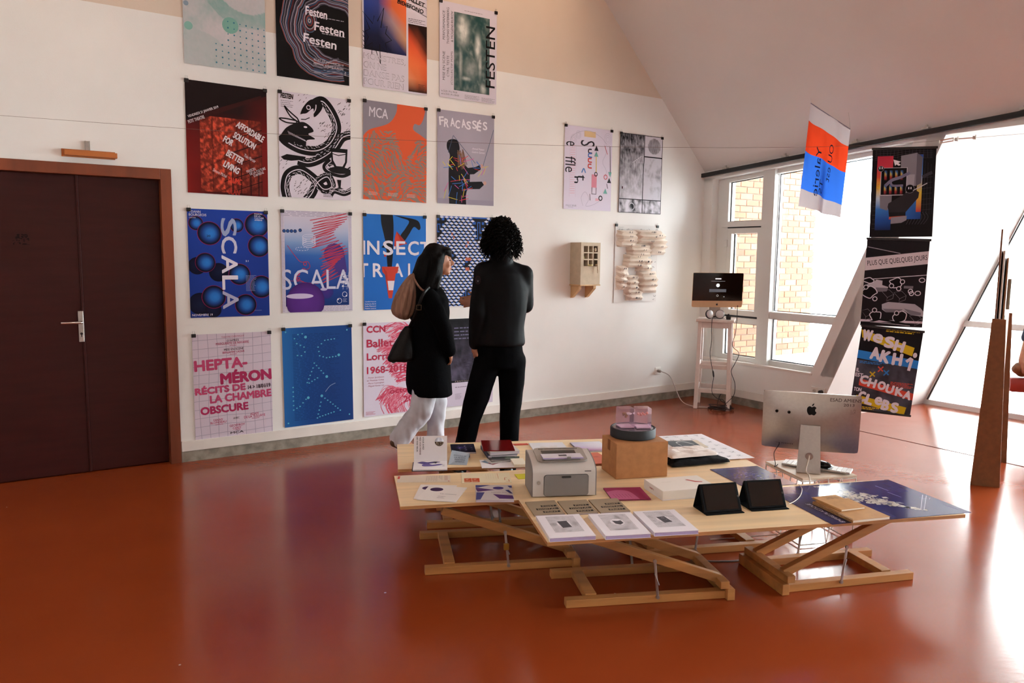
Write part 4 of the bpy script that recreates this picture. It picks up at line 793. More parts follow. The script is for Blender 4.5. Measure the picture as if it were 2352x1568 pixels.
def art_chart(a):
    a.rect(0, 0, 1, 1, 'd9cfe0', 0); K = '2a262e'; g = 'b0a8bc'
    a.rect(0.40, 0.045, 0.64, 0.115, 'e0be90', 1)
    a.line(curve([(0.16, 0.26), (0.12, 0.16), (0.25, 0.08), (0.5, 0.04), (0.75, 0.10), (0.88, 0.18)]), 0.006, g, 1)
    for u, v, r in ((0.28, 0.10, 0.05), (0.18, 0.16, 0.06), (0.90, 0.12, 0.08)):
        for k in range(3): a.ring(u, v, r*(1-0.3*k), 0.004, g, 1, 16, 1.3)
    for i in range(22): a.line([(0.12, 0.24+0.027*i), (0.22, 0.235+0.027*i)], 0.007, 'dba4b4', 1)
    a.line([(0.11, 0.22), (0.11, 0.85)], 0.004, 'c9b8cc', 1); a.line([(0.24, 0.22), (0.24, 0.85)], 0.004, 'c9b8cc', 1)
    a.text('e', 0.20, 0.19, 0.07, 0.13, K, 3, 90, -0.01); a.text('ffle', 0.23, 0.37, 0.25, 0.16, K, 3, 90, -0.012); a.text('n', 0.29, 0.60, 0.11, 0.06, K, 3, 90, -0.02); a.text('t', 0.43, 0.575, 0.10, 0.13, K, 3, 90, -0.02); a.text('S', 0.62, 0.16, 0.09, 0.22, K, 3, 90, -0.01)
    for v, c in ((0.26, K), (0.31, '4a6ab0'), (0.37, 'c8504c'), (0.44, 'c8504c')): a.line(curve([(0.56, v), (0.50, v+0.005), (0.50, v+0.04), (0.57, v+0.045)]), 0.022, c, 3)
    a.line(curve([(0.36, 0.55), (0.40, 0.50), (0.44, 0.55)]), 0.022, '5a82c0', 3)
    def tri(u, v, c, s=1): a.poly([(u-0.045, v+0.03*s), (u+0.045, v+0.03*s), (u, v-0.035*s)], c, 3)
    tri(0.66, 0.24, K); tri(0.66, 0.31, '6fa8a0'); tri(0.97, 0.545, '6fa8a0', -1); tri(0.95, 0.62, K); tri(0.87, 0.755, '6fa8a0')
    a.line([(0.66, 0.34), (0.665, 0.53)], 0.015, 'd9b84a', 3); a.rect(0.57, 0.56, 0.68, 0.72, 'd98a9c', 2); a.line([(0.58, 0.72), (0.58, 0.80), (0.67, 0.80), (0.67, 0.72)], 0.012, K, 3); a.ring(0.66, 0.555, 0.03, 0.014, K, 3)
    a.line([(0.95, 0.20), (0.97, 0.52)], 0.012, K, 3); a.line(curve([(0.82, 0.18), (0.87, 0.28), (0.80, 0.40), (0.88, 0.50), (0.86, 0.58)]), 0.006, g, 2); a.line(curve([(0.84, 0.20), (0.90, 0.30)]), 0.012, 'c8606c', 3); a.ring(0.87, 0.58, 0.035, 0.014, 'c8606c', 3)
    a.line([(0.90, 0.66), (0.92, 0.72)], 0.012, K, 3); a.ring(0.77, 0.845, 0.035, 0.018, K, 3); a.line([(0.54, 0.80), (0.55, 0.88)], 0.01, K, 3)
    a.line(curve([(0.40, 0.95), (0.36, 0.85), (0.44, 0.78), (0.52, 0.86), (0.46, 0.95), (0.62, 0.93), (0.80, 0.86)]), 0.006, g, 1); a.rect(0.66, 0.85, 0.74, 0.88, 'dba4b4', 2); a.text('COLLE ET BOUEE', 0.04, 0.945, 0.22, 0.018, '7a7484', 3); a.para(0.09, 0.972, 0.2, 1, 0.012, '8d8698', 3)
poster(4.815, 2.951, 'white poster of coloured triangles and sideways letters, upper group near the corner', art_chart, 0.63, 0.838)
def art_bw(a):
    def f(u, v):
        n = nz(u, v*1.3, 9, 1); m = nz(u*3, v, 14, 7)
        if u < 0.56: t = 0.15+0.75*max(0, (v-0.12+0.3*u)*1.15)+0.5*(n-0.5)+(m-0.5)*0.9*(1-v)
        elif v < 0.27: d = math.hypot((u-0.80)/0.15, (v-0.13)/0.10); t = 0.9 if d > 1 else 0.2+0.4*m
        else: t = 0.85-0.5*max(0, nz(u, v, 7, 11)-0.5)*3*(1.2-v)
        if v > 0.83: t = 0.35+1.6*(nz(u, v, 8, 20)-0.35)
        return mixc('1a181c', 'dcd6e0', t)
    a.noise(0, 0, 1, 1, 64, 90, f, 0); K = '16141a'
    a.line([(0.565, 0.0), (0.565, 0.30), (0.55, 0.5), (0.55, 1.0)], 0.016, K, 1); a.line([(0.565, 0.27), (1, 0.27)], 0.02, K, 1); a.line([(0, 0.825), (1, 0.825)], 0.014, K, 1); a.line([(0.006, 0.004), (0.994, 0.004), (0.994, 0.996), (0.006, 0.996)], 0.014, K, 1, True)
    for i in range(5): a.line([(0.30+0.04*i, 0.36-0.02*i), (0.36+0.04*i, 0.33-0.015*i), (0.40+0.035*i, 0.36)], 0.012, 'd0cad4', 1)
    a.ring(0.30, 0.92, 0.06, 0.014, 'c4bec8', 1); a.rect(0.06, 0.67, 0.09, 0.70, '5a3a44', 1)
poster(5.555, 2.945, 'black and white photo collage poster with thick dark lines, near the corner', art_bw, 0.622, 0.836)
# poster with folded paper relief
def art_relief(a):
    a.rect(0, 0, 1, 1, 'e2dcd8', 0); r = random.Random(31)
    for i in range(90):
        u = r.uniform(0.05, 0.95); v = r.choice([r.uniform(0.05, 0.15), r.uniform(0.35, 0.97)]); P = [(u+0.012*k, v+r.uniform(-0.012, 0.012)) for k in range(r.randint(3, 7))]; a.line(P, 0.006, '4a464a', 1)
    a.para(0.04, 0.03, 0.2, 3, 0.014, 'a8a2a0', 1)
rp = poster(5.52, 1.98, 'white poster with cream folded paper shapes standing out of it, lower right', art_relief, 0.628, 0.84)
m_fold = mat('cream_folded_paper', 'e8d8ca', 0.7, var=0.03, scale=20)
def fold_piece(x0, x1, y0, y1, dep, n, seed, marks=True):
    r = random.Random(seed); k = MB(); N = n*2+1; top = []; P = []
    for i in range(N):
        y = y0+(y1-y0)*i/(N-1); d = dep*(0.55+0.45*(i % 2))*(sin(pi*(i+0.5)/N)**0.5); e = 0.012*r.uniform(-1, 1); P.append([(x0+e, y, 0.002), (x0+0.05+e, y, d*0.8), ((x0+x1)/2, y, d), (x1-0.04+e, y, d*0.85), (x1+e, y, 0.004+d*0.35)])
    V = [p for row in P for p in row]; F = [(i*5+j, i*5+j+1, i*5+j+6, i*5+j+5) for i in range(N-1) for j in range(4)]
    k.add(V, F); o = k.build('folded_paper', m_fold, rp); o.modifiers.new('thick', 'SOLIDIFY').thickness = 0.0015
    a = Art(1, 1)
    for q in range(12):
        i = r.randrange(0, N//2)*2+1; y, dd = P[i][2][1], P[i][2][2]; u = (x0+x1)/2+r.uniform(-0.03, 0.03); b = len(a.v)
        a.v += [(u, y-0.009, dd+0.001), (u+0.006, y-0.009, dd+0.001), (u+0.012, y+0.009, dd+0.001), (u+0.006, y+0.009, dd+0.001)]; a.f.append((b, b+1, b+2, b+3)); a.c.append([lin('3e3a3e')]*4)
    a.build('ink_marks', rp)['kind'] = 'stuff'
for i, (x0, x1, y0, y1, d, n) in enumerate(((0.02, 0.30, -0.06, -0.24, 0.09, 4), (0.26, 0.66, -0.05, -0.20, 0.13, 3), (0.16, 0.50, -0.20, -0.34, 0.11, 3), (0.44, 0.72, -0.08, -0.32, 0.13, 4), (0.12, 0.46, -0.32, -0.46, 0.10, 3), (0.30, 0.52, -0.36, -0.50, 0.12, 2), (0.02, 0.18, -0.44, -0.70, 0.07, 4), (0.14, 0.34, -0.54, -0.76, 0.09, 4), (0.32, 0.60, -0.50, -0.74, 0.13, 4), (0.16, 0.40, -0.70, -0.82, 0.08, 2))): fold_piece(x0, x1, y0, y1, d, n, 40+i)

# little cardboard house model on a bracket shelf
pb = atpl(1296, 652, WP(0, 0, 0.2), WN)
hs = thing('cardboard_model', 'small beige cardboard house model with nine window openings on a wall bracket', 'model', frame(WP(4.92, 1.335, 0.0), WU, Z, -WN))
m_card = mat('beige_cardboard', 'c2b098', 0.8, var=0.06, scale=18); m_cardd = mat('cardboard_inside', 'a8967e', 0.9)
hw, hh, hd = 0.255, 0.44, 0.17
k = MB(); k.b2((0, 0.012, 0.0), (0.006, hh, hd)); k.b2((hw-0.006, 0.012, 0), (hw, hh, hd)); k.b2((0, hh-0.006, 0), (hw, hh, hd)); k.b2((0.006, 0.012, 0), (hw-0.006, hh-0.006, 0.006)); k.build('side_walls', m_card, hs)
k = MB(); gx0, gx1, gy0, gy1 = 0.035, hw-0.035, hh-0.24, hh-0.035
k.b2((0, 0.012, hd), (hw, gy0, hd+0.006)); k.b2((0, gy1, hd), (hw, hh, hd+0.006)); k.b2((0, gy0, hd), (gx0, gy1, hd+0.006)); k.b2((gx1, gy0, hd), (hw, gy1, hd+0.006))
for i in (1, 2):
    x = gx0+(gx1-gx0)*i/3; k.b2((x-0.006, gy0, hd-0.05), (x+0.006, gy1, hd+0.006)); y = gy0+(gy1-gy0)*i/3; k.b2((gx0, y-0.006, hd-0.05), (gx1, y+0.006, hd+0.006))
k.build('front_with_openings', m_card, hs)
k = MB(); k.b2((gx0-0.01, gy0-0.01, hd-0.056), (gx1+0.01, gy1+0.01, hd-0.05)); k.build('inner_panel', m_cardd, hs)
k = MB(); k.tube([(gx1-0.02, gy0+0.012, hd+0.002), (gx1-0.015, gy0+0.012, hd+0.03), (gx1-0.02, gy0-0.03, hd+0.035), (gx1-0.015, gy0-0.07, hd+0.028)], [0.010, 0.011, 0.008, 0.004], 7); k.build('paper_scrap', mat('beige_scrap', 'd2c0a6', 0.8), hs); k = MB(); k.sphere((gx1-0.02, gy0+0.17, hd-0.01), (0.014, 0.022, 0.012)); k.build('paper_scrap', mat('beige_scrap', 'd2c0a6', 0.8), hs)
k = MB(); k.tube([(gx0+0.06, gy0+0.012, hd+0.0), (gx0+0.09, gy0+0.008, hd+0.022), (gx0+0.12, gy0+0.012, hd)], 0.008, 7); k.build('pale_scrap', mat('pale_green_scrap', 'c8c48c', 0.8), hs); k = MB(); k.sphere((gx0+0.012, gy0+0.085, hd-0.01), (0.008, 0.016, 0.01)); k.build('pale_scrap', mat('pale_green_scrap', 'c8c48c', 0.8), hs)
m_pine = mat('pale_pine', 'd0a676', 0.55, var=0.15, scale=8, stretch=(1, 0.15, 1))
k = MB(); k.b2((-0.005, 0, 0), (hw+0.005, 0.012, hd+0.01)); k.build('shelf', m_pine, hs)
for x in (0.012, hw-0.05):
    k = MB(); k.add([(x, -0.002, 0), (x+0.035, -0.002, 0), (x+0.035, -0.13, 0), (x, -0.13, 0), (x, -0.002, 0.135), (x+0.035, -0.002, 0.135), (x+0.035, -0.12, 0.028), (x, -0.12, 0.028), (x, -0.13, 0.0), (x, -0.03, 0.135), (x+0.035, -0.03, 0.135)],
        [(0, 1, 5, 4), (4, 5, 10, 9), (9, 10, 6, 7), (7, 6, 2, 3), (0, 3, 2, 1), (0, 4, 9, 7, 3), (1, 2, 6, 10, 5)]); k.build('bracket', m_pine, hs)
# ================================================================== tables
m_ply = mat('birch_plywood', 'f0d0a4', 0.42, var=0.10, scale=3, stretch=(0.35, 5, 5), bump=0.02)
m_plye = mat('plywood_edge', 'b98250', 0.55, var=0.3, scale=6, stretch=(0.4, 0.4, 60))
m_beam = mat('oiled_beech', 'b37a42', 0.5, var=0.22, scale=5, stretch=(0.4, 3, 3), bump=0.05)
m_stay = mat('dull_steel', 'b4aea8', 0.35, metal=0.9)
ZA, ZB_, ZC = 0.386, 0.380, 0.380
def board(x, y, ang, L, W, z, label):
    M = Matrix.Translation((x, y, z)) @ rotz(radians(ang)); t = thing('table_top', label, 'table top', M, 'plywood table tops')
    k = MB(); k.b2((0, 0, -0.0175), (L, W, -0.0005)); k.build('panel', m_plye, t); k = MB(); k.b2((0, 0, -0.0005), (L, W, 0)); k.build('face', m_ply, t); return t
board(-0.657, 4.358, 9.0, 2.12, 0.60, ZA, 'rear plywood table top nearest the couple')
board(-0.549, 3.710, 11.9, 2.183, 0.545, ZB_, 'middle plywood table top carrying the printer and the brown box')
board(0.165, 3.250, 11.75, 2.139, 0.60, ZC, 'front plywood table top with paper stacks, tablets and a dark blue poster')
def trestle(p, q, w, top, hinge_right, label, reach=0.05, inset=0.0):
    p, q = Vector(p), Vector(q); u = (q-p); L = u.length; u.normalize(); v = Vector((-u.y, u.x, 0)); z0 = 0.0195
    t = thing('folding_trestle', label, 'trestle', frame(p, u, v, Z), 'low folding wooden trestles')
    def part(name, fn, m=m_beam): k = MB(); fn(k); return k.build(name, m, t)
    for y in (0, w): part('base_rail', lambda k: k.bar((0, y, z0), (L, y, z0), 0.045, 0.038))
    hx = L-0.02 if hinge_right else 0.02; ox = 0.13 if hinge_right else L-0.13
    part('crossbar', lambda k: k.bar((ox, 0.0225, z0+0.008), (ox, w-0.0225, z0+0.008), 0.055, 0.035))
    part('hinge_beam', lambda k: k.bar((hx+(0.03 if hinge_right else -0.03), -0.05, 0.028), (hx+(0.03 if hinge_right else -0.03), w+0.05, 0.028), 0.038, 0.055))
    part('hinge_beam', lambda k: k.bar((hx, -0.045, 0.075), (hx, w+0.045, 0.075), 0.045, 0.036))
    ex = reach if hinge_right else L-reach; zt = top-0.037
    for y in (0.03+inset, w-0.03-inset): part('lifting_rail', lambda k: k.bar((hx, y, 0.082), (ex, y, zt), 0.042, 0.036, Vector((0, 1, 0))))
    d = -1 if hinge_right else 1
    part('crossbar', lambda k: k.bar((ex, 0.05, zt+0.002), (ex, w-0.05, zt+0.002), 0.05, 0.03))
    for y in (-0.028, w+0.028):
        f = 0.52; x = hx+(ex-hx)*f; zz = 0.082+(zt-0.082)*f; xb = x+d*(-0.02)
        s = part('metal_stay', lambda k: (k.bar((x, y, zz), (xb, y, 0.03), 0.004, 0.013, Vector((1, 0, 0))), k.bar((x, y-0.004, zz-0.06), (xb+0.004, y-0.004, 0.09), 0.003, 0.006, Vector((1, 0, 0)))), m_stay)
        for xx, z_ in ((x, zz), (xb, 0.03)):
            k = MB(); k.lathe([(0.009, -0.004), (0.009, 0.004)], 10, Matrix.Translation((xx, y, z_)) @ Matrix.Rotation(pi/2, 4, 'X')); k.build('bolt', m_stay, s)
    return t, u, v
t1, _, _ = trestle((-0.436, 3.786, 0), (0.335, 3.920, 0), 0.50, ZB_-0.018, True, 'wooden folding trestle under the left end of the middle table', 0.09)
k = MB(); k.box((0.418, -0.036, 0.135), (0.028, 0.016, 0.034), None, 0.003); k.build('brass_clamp', mat('brass', 'b98f3c', 0.35, metal=0.9), t1)
trestle((0.262, 3.432, 0), (1.045, 3.560, 0), 0.33, ZC-0.018, True, 'wooden folding trestle under the left end of the front table', 0.10)
trestle((1.345, 3.625, 0), (2.069, 3.800, 0), 0.31, ZC-0.018, False, 'wooden folding trestle under the dark blue poster at the right', 0.12)
trestle((0.735, 4.045, 0), (1.495, 4.200, 0), 0.36, ZB_-0.018, False, 'wooden folding trestle at the back under the middle table right end', 0.2)
trestle((-0.50, 4.455, 0), (0.28, 4.575, 0), 0.40, ZA-0.018, True, 'wooden folding trestle under the rear table left end', 0.1)
trestle((0.62, 4.66, 0), (1.34, 4.775, 0), 0.36, ZA-0.018, False, 'wooden folding trestle under the rear table right end', 0.1)

# ------------------------------------------------------------------ flat things laid on the tables
def fit(px, z):
    P = [atz(x, y, z) for x, y in px]; tl, tr, br_, bl_ = P
    X = ((tr-tl)+(br_-bl_)); w = X.length/2; X.normalize(); Y = Vector((-X.y, X.x, 0)); h = ((tl-bl_)+(tr-br_)).dot(Y)/2
    c = (tl+tr+br_+bl_)/4; c.z = z
    return frame(c, X, Y, Z), w, h
m_white = mat('white_paper', 'f0eaed', 0.6); m_cream = mat('cream_paper', 'f2e6d2', 0.65); m_pages = mat('page_edges', 'd6cbd4', 0.8, var=0.12, scale=6, stretch=(0.2, 0.2, 300))
def flat(name, label, cat, px, z, th, draw=None, cover=m_white, pages=None, group=None, gloss=False, size=None, lift=0.0004):
    M, w, h = fit(px, z+th)
    if size: w, h = size
    M = Matrix.Translation((0, 0, -th+lift)) @ M
    t = thing(name, label, cat, M, group)
    if pages and th > 0.004:
        k = MB(); k.b2((-w/2+0.002, -h/2+0.002, 0.0012), (w/2-0.002, h/2-0.002, th-0.0012)); k.build('pages', pages, t)
        k = MB(); k.b2((-w/2, -h/2, 0), (w/2, h/2, 0.0012)); k.build('back_cover', cover, t)
        k = MB(); k.b2((-w/2, -h/2, th-0.0012), (w/2, h/2, th)); k.build('front_cover', cover, t)
        k = MB(); k.b2((-w/2-0.0012, -h/2, 0), (-w/2, h/2, th)); k.build('spine', cover, t)
    else:
        k = MB(); k.b2((-w/2, -h/2, 0), (w/2, h/2, th)); k.build('sheet' if th < 0.004 else 'pages', cover if not pages else pages, t)
    if draw:
        a = Art(w, h, 0.00012, 0.0002); draw(a); a.build('printed_cover', t, INKG if gloss else INK, Matrix.Translation((-w/2, h/2, th)))
    t['_w'], t['_h'] = w, h
    return t
# --- rear table
def d_dark(a):
    a.rect(0, 0, 1, 1, '17162e', 0)
    for u, v, c in ((0.3, 0.25, '8a80a8'), (0.55, 0.25, 'c8c0d8'), (0.8, 0.22, '5a5478'), (0.32, 0.48, 'b8a8d8'), (0.57, 0.48, '8a80a8'), (0.82, 0.45, '6a6488'), (0.32, 0.70, '8a80a8'), (0.58, 0.70, '9a90b8'), (0.83, 0.66, '5a5478')): a.rect(u, v, u+0.07, v+0.05, c, 1)
    a.radial(0.4, 0.45, 0.25, [(0, '33286a'), (1, '17162e')], 0.5)
flat('booklet', 'small dark navy booklet with tiny pale marks on the rear table', 'booklet', [(1032.4, 1020), (1086.6, 1019), (1095, 1037.6), (1040, 1038.7)], ZA, 0.010, d_dark, mat('navy_cover', '17162e', 0.35), m_pages)
# standing open book
M, w_, h_ = fit([(947, 1058), (1023.6, 1057.5), (1031, 1076.3), (952, 1078)], ZA+0.012); M = Matrix.Translation((0, 0, -0.0116)) @ M
ob = thing('open_book', 'open white book with an upright page pierced by a round hole', 'book', M)
k = MB(); k.b2((-w_/2-0.006, -h_/2-0.004, 0), (w_/2, h_/2, 0.004)); k.build('cover', mat('dark_book_cover', '2a2c38', 0.5), ob)
k = MB(); k.b2((-w_/2, -h_/2, 0.004), (w_/2, h_/2, 0.012)); k.build('page_block', m_white, ob)
a = Art(w_, h_, 0.0003, 0.0004)
for pts, c in (([(0.10, 0.25), (0.25, 0.12), (0.42, 0.2), (0.62, 0.12), (0.8, 0.2), (0.62, 0.3), (0.3, 0.42)], '57488a'), ([(0.25, 0.5), (0.4, 0.3), (0.55, 0.5), (0.75, 0.42), (0.86, 0.5), (0.6, 0.66), (0.3, 0.68)], '6a5a9c'), ([(0.55, 0.2), (0.7, 0.15), (0.66, 0.35)], '231c34')): a.poly(curve(pts+[pts[0]], 5)[:-1], c, 1)
a.para(0.86, 0.5, 0.93, 4, 0.06, '9a92a0', 1); a.build('printed_picture', ob, None, Matrix.Translation((-w_/2, h_/2, 0.012)))
PHt = 0.150; hc = (0.76, 0.235); hr = 0.155
def upright(px_): return px_
UM = Matrix.Translation((0, h_/2-0.004, 0.012)) @ Matrix.Rotation(radians(84), 4, 'X')
k = MB(); cx, cy, rr = (hc[0]-0.5)*w_, PHt*(1-hc[1])-0.0, hr*w_*0.86
N = 32; outer = []
for i in range(N):
    t = 2*pi*i/N; dx, dy = cos(t), sin(t); s_ = min([((w_/2-cx)/dx if dx > 1e-6 else 1e9), ((-w_/2-cx)/dx if dx < -1e-6 else 1e9), ((PHt-cy)/dy if dy > 1e-6 else 1e9), ((-cy)/dy if dy < -1e-6 else 1e9)]); outer.append((cx+dx*s_, cy+dy*s_))
for cc in ((-w_/2, 0), (w_/2, 0), (w_/2, PHt), (-w_/2, PHt)):
    i = min(range(N), key=lambda i: (outer[i][0]-cc[0])**2+(outer[i][1]-cc[1])**2); outer[i] = cc
inner = [(cx+rr*cos(2*pi*i/N), cy+rr*sin(2*pi*i/N)) for i in range(N)]
V = [(x, y, z) for z in (0, 0.0015) for x, y in outer]+[(x, y, z) for z in (0, 0.0015) for x, y in inner]
F = []
for i in range(N):
    j = (i+1) % N; F += [(i, j, 2*N+j, 2*N+i), (N+i, 3*N+i, 3*N+j, N+j), (i, N+i, N+j, j), (2*N+i, 2*N+j, 3*N+j, 3*N+i)]
k.add(V, F); k.build('upright_page', m_white, ob, False, UM)
a = Art(w_, PHt, 0.0003, 0.002)
for t, u, v, ww in (('VOUS AVEZ', 0.30, 0.03, 0.52), ('MES VOS MAINS', 0.21, 0.03, 0.72), ('DE VOS YEUX', 0.12, 0.03, 0.60)): a.text(t, u, v, ww*PHt/w_, 0.055, '26222a' if t[0] != 'M' else '5a2030', 2, 90, 0.02)
r = random.Random(9)
seg = [(hc[0]+rr/w_*cos(t), hc[1]+rr/PHt*sin(t)) for t in [pi*i/24 for i in range(25)]]; a.poly(seg, '4a3a30', 0)
for i in range(160):
    t = pi*r.random(); q = sqrt(r.random())*0.93; a.disc(hc[0]+q*rr/w_*cos(t), hc[1]+q*rr/PHt*sin(t), 0.011, r.choice(['8a7460', 'c0b0a0', '2a2020', '6a5444']), 1, 5)
a.build('printed_text', ob, None, UM @ Matrix.Translation((-w_/2, PHt, 0)))
# folded blue grey card standing like a tent
M, w_, h_ = fit([(1033.5, 1049), (1075, 1051.5), (1076.6, 1067), (1033.8, 1067.5)], ZA+0.001)
fc = thing('folded_card', 'small pale blue folded card with writing beside the open book', 'card', M)
m_bc = mat('pale_blue_card', 'a9b4c0', 0.6); k = MB()
V = [(-w_/2, -h_/2, 0), (w_/2, -h_/2, 0), (w_/2, h_/2, 0.030), (-w_/2, h_/2, 0.045), (-w_/2, h_/2+0.02, 0), (w_/2, h_/2+0.012, 0)]
k.add(V, [(0, 1, 2, 3), (3, 2, 5, 4)]); o = k.build('card', m_bc, fc); o.modifiers.new('t', 'SOLIDIFY').thickness = 0.001
a = Art(w_, h_, 0.0003, 0.0016)
for i, t in enumerate(('EDITIONS DE', 'LA PETITE', 'PAPETERIE', 'AMIENS')): a.text(t, 0.18+0.05*i, 0.30+0.15*i, 0.68-0.06*i, 0.09, '4a5262', 1)
a.build('printed_text', fc, None, Matrix.Translation((-w_/2, h_/2, 0)), lambda p: (p[0], p[1], p[2]+(1+p[1]/h_)*(0.045-0.015*p[0]/w_)))
# red book on a pile
M, w_, h_ = fit([(1104, 1021), (1172, 1019), (1186, 1041), (1120, 1045)], ZA+0.025)
zs = ZA+0.0004
for nm, lb, th, c, dx, an in (('hardback_book', 'thick book with navy cover at the bottom of the pile under the red one', 0.022, 'navy_edge', 0.0, 0.0), ('softcover_book', 'pale softcover book in the middle of the pile under the red one', 0.020, 'pale_cover', 0.008, 0.05)):
    t = thing(nm, lb, 'book', Matrix.Translation((M.translation.x+dx, M.translation.y, zs)) @ M.to_3x3().to_4x4() @ rotz(an), 'pile of books on the rear table'); zs += th+0.0005
    cm = mat(c, '2b3350' if 'navy' in c else 'd8d0cc', 0.5)
    k = MB(); k.b2((-w_/2, -h_/2, 0), (w_/2, h_/2, 0.003)); k.build('back_cover', cm, t); k = MB(); k.b2((-w_/2, -h_/2, th-0.003), (w_/2, h_/2, th)); k.build('front_cover', cm, t)
    k = MB(); k.b2((-w_/2, -h_/2, 0.003), (-w_/2+0.003, h_/2, th-0.003)); k.build('spine', cm, t); k = MB(); k.b2((-w_/2+0.003, -h_/2+0.002, 0.003), (w_/2-0.003, h_/2-0.003, th-0.003)); k.build('pages', m_pages, t)
t = thing('glossy_book', 'glossy dark red book on top of the pile on the rear table', 'book', Matrix.Translation((M.translation.x-0.008, M.translation.y+0.01, zs)) @ M.to_3x3().to_4x4() @ rotz(-0.12), 'pile of books on the rear table')
k = MB(); k.b2((-w_/2-0.004, -h_/2-0.006, 0), (w_/2+0.004, h_/2+0.004, 0.006), None, 0.0015); k.build('cover', mat('glossy_dark_red', '6a1212', 0.14, spec=0.25), t)
# fan of photo leaflets
fm = Matrix.Translation(atz(1152, 1057, ZA+0.004))
cols = [('blue photo', ['3a5a8a', '8aa0b8', '2c4470', 'b04038']), ('pale photo', ['b8b4b0', 'd0ccc8', '8a8890', 'c8c0b8']), ('dark photo', ['24262e', '5a4a40', '2a3a44', '8a8078']), ('dark green photo', ['1c2426', '3a463c', '6a7468', '141a1c'])]
for i, (nm, cs) in enumerate(cols):
    M = Matrix.Translation((0.018*i-0.03, 0.008*i, ZA+0.0006+0.003*i)) @ Matrix.Translation((fm.translation.x, fm.translation.y, 0)) @ rotz(radians(48-16*i))
    t = thing('photo_leaflet', nm + (' leaflet, lowest', ' leaflet, second from below', ' leaflet, third from below', ' leaflet, uppermost')[i]+' in the fan on the rear table', 'leaflet', M, 'fan of photo leaflets')
    k = MB(); k.b2((-0.085, -0.05, 0), (0.085, 0.05, 0.002)); k.build('sheet', m_white, t)
    a = Art(0.17, 0.10, 0.0002, 0.0003); a.noise(0, 0, 1, 1, 14, 10, lambda u, v, cs=cs, i=i: mixc(cs[0] if u < 0.5 else cs[2], cs[1] if v < 0.6 else cs[3], nz(u, v, 3, i)*1.5-0.25), 0); a.build('printed_photo', t, INKG, Matrix.Translation((-0.085, 0.05, 0.002)))
flat('paper_sheet', 'translucent white sheet under the fan of leaflets', 'paper', [(1100, 1056), (1190, 1054), (1196, 1073), (1108, 1075)], ZA, 0.0004, None, m_white)
t = flat('small_box', 'small cream card box beside the printer on the rear table', 'box', [(1176, 1053), (1204, 1052), (1207, 1066), (1178, 1067)], ZA+0.0, 0.018, None, m_cream)
k = MB(); k.b2((-t['_w']/2-0.0006, -t['_h']/2-0.0006, 0.012), (t['_w']/2+0.0006, t['_h']/2+0.0006, 0.0185)); k.build('lid', m_cream, t)
flat('red_leaflet', 'narrow red leaflet at the back edge of the rear table', 'leaflet', [(1174, 1019), (1211, 1017.5), (1214, 1021), (1178, 1022.5)], ZA, 0.002, None, mat('red_paper', 'd2482e', 0.5))
flat('drawing_pad', 'white drawing pad with faint print behind the printer', 'paper pad', [(1216, 1017), (1292, 1015), (1313, 1041), (1230, 1043)], ZA, 0.006, lambda a: (a.rect(0, 0, 1, 1, 'e0dade', 0), a.noise(0.25, 0.3, 0.75, 0.95, 10, 10, lambda u, v: mixc('e0dade', 'cfc2b4', 1.3*nz(u, v, 5)-0.3), 1)), m_white)
flat('gradient_book', 'thin white and purple gradient book left of the brown box', 'book', [(1312, 1015.7), (1381, 1013), (1398, 1033), (1329, 1035.8)], ZA, 0.010, lambda a: a.grad(0, 0, 1, 1, [['b8b4d8', 'd8d4e6', 'e2dce8'], ['ccc4e0', 'dcd6e6', 'ded8e6'], ['b088c0', 'd0bcd8', 'd8ccde'], ['9a4a90', 'a85a94', 'c48aa8']], 0), mat('grey_cover', '8a8490', 0.4), m_pages, gloss=True)
t = flat('orange_booklet', 'coral orange booklet between the printer and the brown box', 'booklet', [(1340, 1041), (1384, 1038), (1399, 1062), (1356, 1066)], ZA, 0.004, lambda a: (a.rect(0, 0, 1, 1, 'd0705a', 0), a.text('ABEL', 0.42, 0.35, 0.34, 0.10, '8a3a30', 1)), mat('coral_paper', 'd0705a', 0.6))
# large white print sheet, photo card, cloth
def d_print(a):
    a.rect(0, 0, 1, 1, 'eee9ec', 0); r = random.Random(17)
    for i in range(5):
        for jx in range(7):
            u, v = 0.08+0.19*i, 0.06+0.14*jx
            for q in range(4): a.line([(u+r.uniform(-0.05, 0.05), v+r.uniform(-0.03, 0.03)) for _ in range(4)], 0.006, '9a949c', 1)
flat('print_sheet', 'large white sheet of small sketches at the right end of the rear table', 'paper', [(1500, 1002), (1620, 996), (1723, 1051), (1590, 1061)], ZA, 0.0012, d_print, m_white)
def d_photo(a): a.rect(0, 0, 1, 1, 'd8c8b4', 0); a.rect(0.0, 0.03, 0.84, 0.88, '5a5e62', 1); [a.line(curve([(0.30, 0.62+0.04*k), (0.28, 0.25+0.03*k), (0.5, 0.10+0.04*k), (0.72, 0.55+0.02*k)]), 0.012, 'c8c8c6', 2) for k in range(4)]
flat('photo_card', 'grey photo print of a pale curved shape on the sheet of sketches', 'photo print', [(1529, 1012.8), (1601, 1010), (1627, 1027), (1545, 1028.5)], ZA+0.0016, 0.003, d_photo, m_cream)
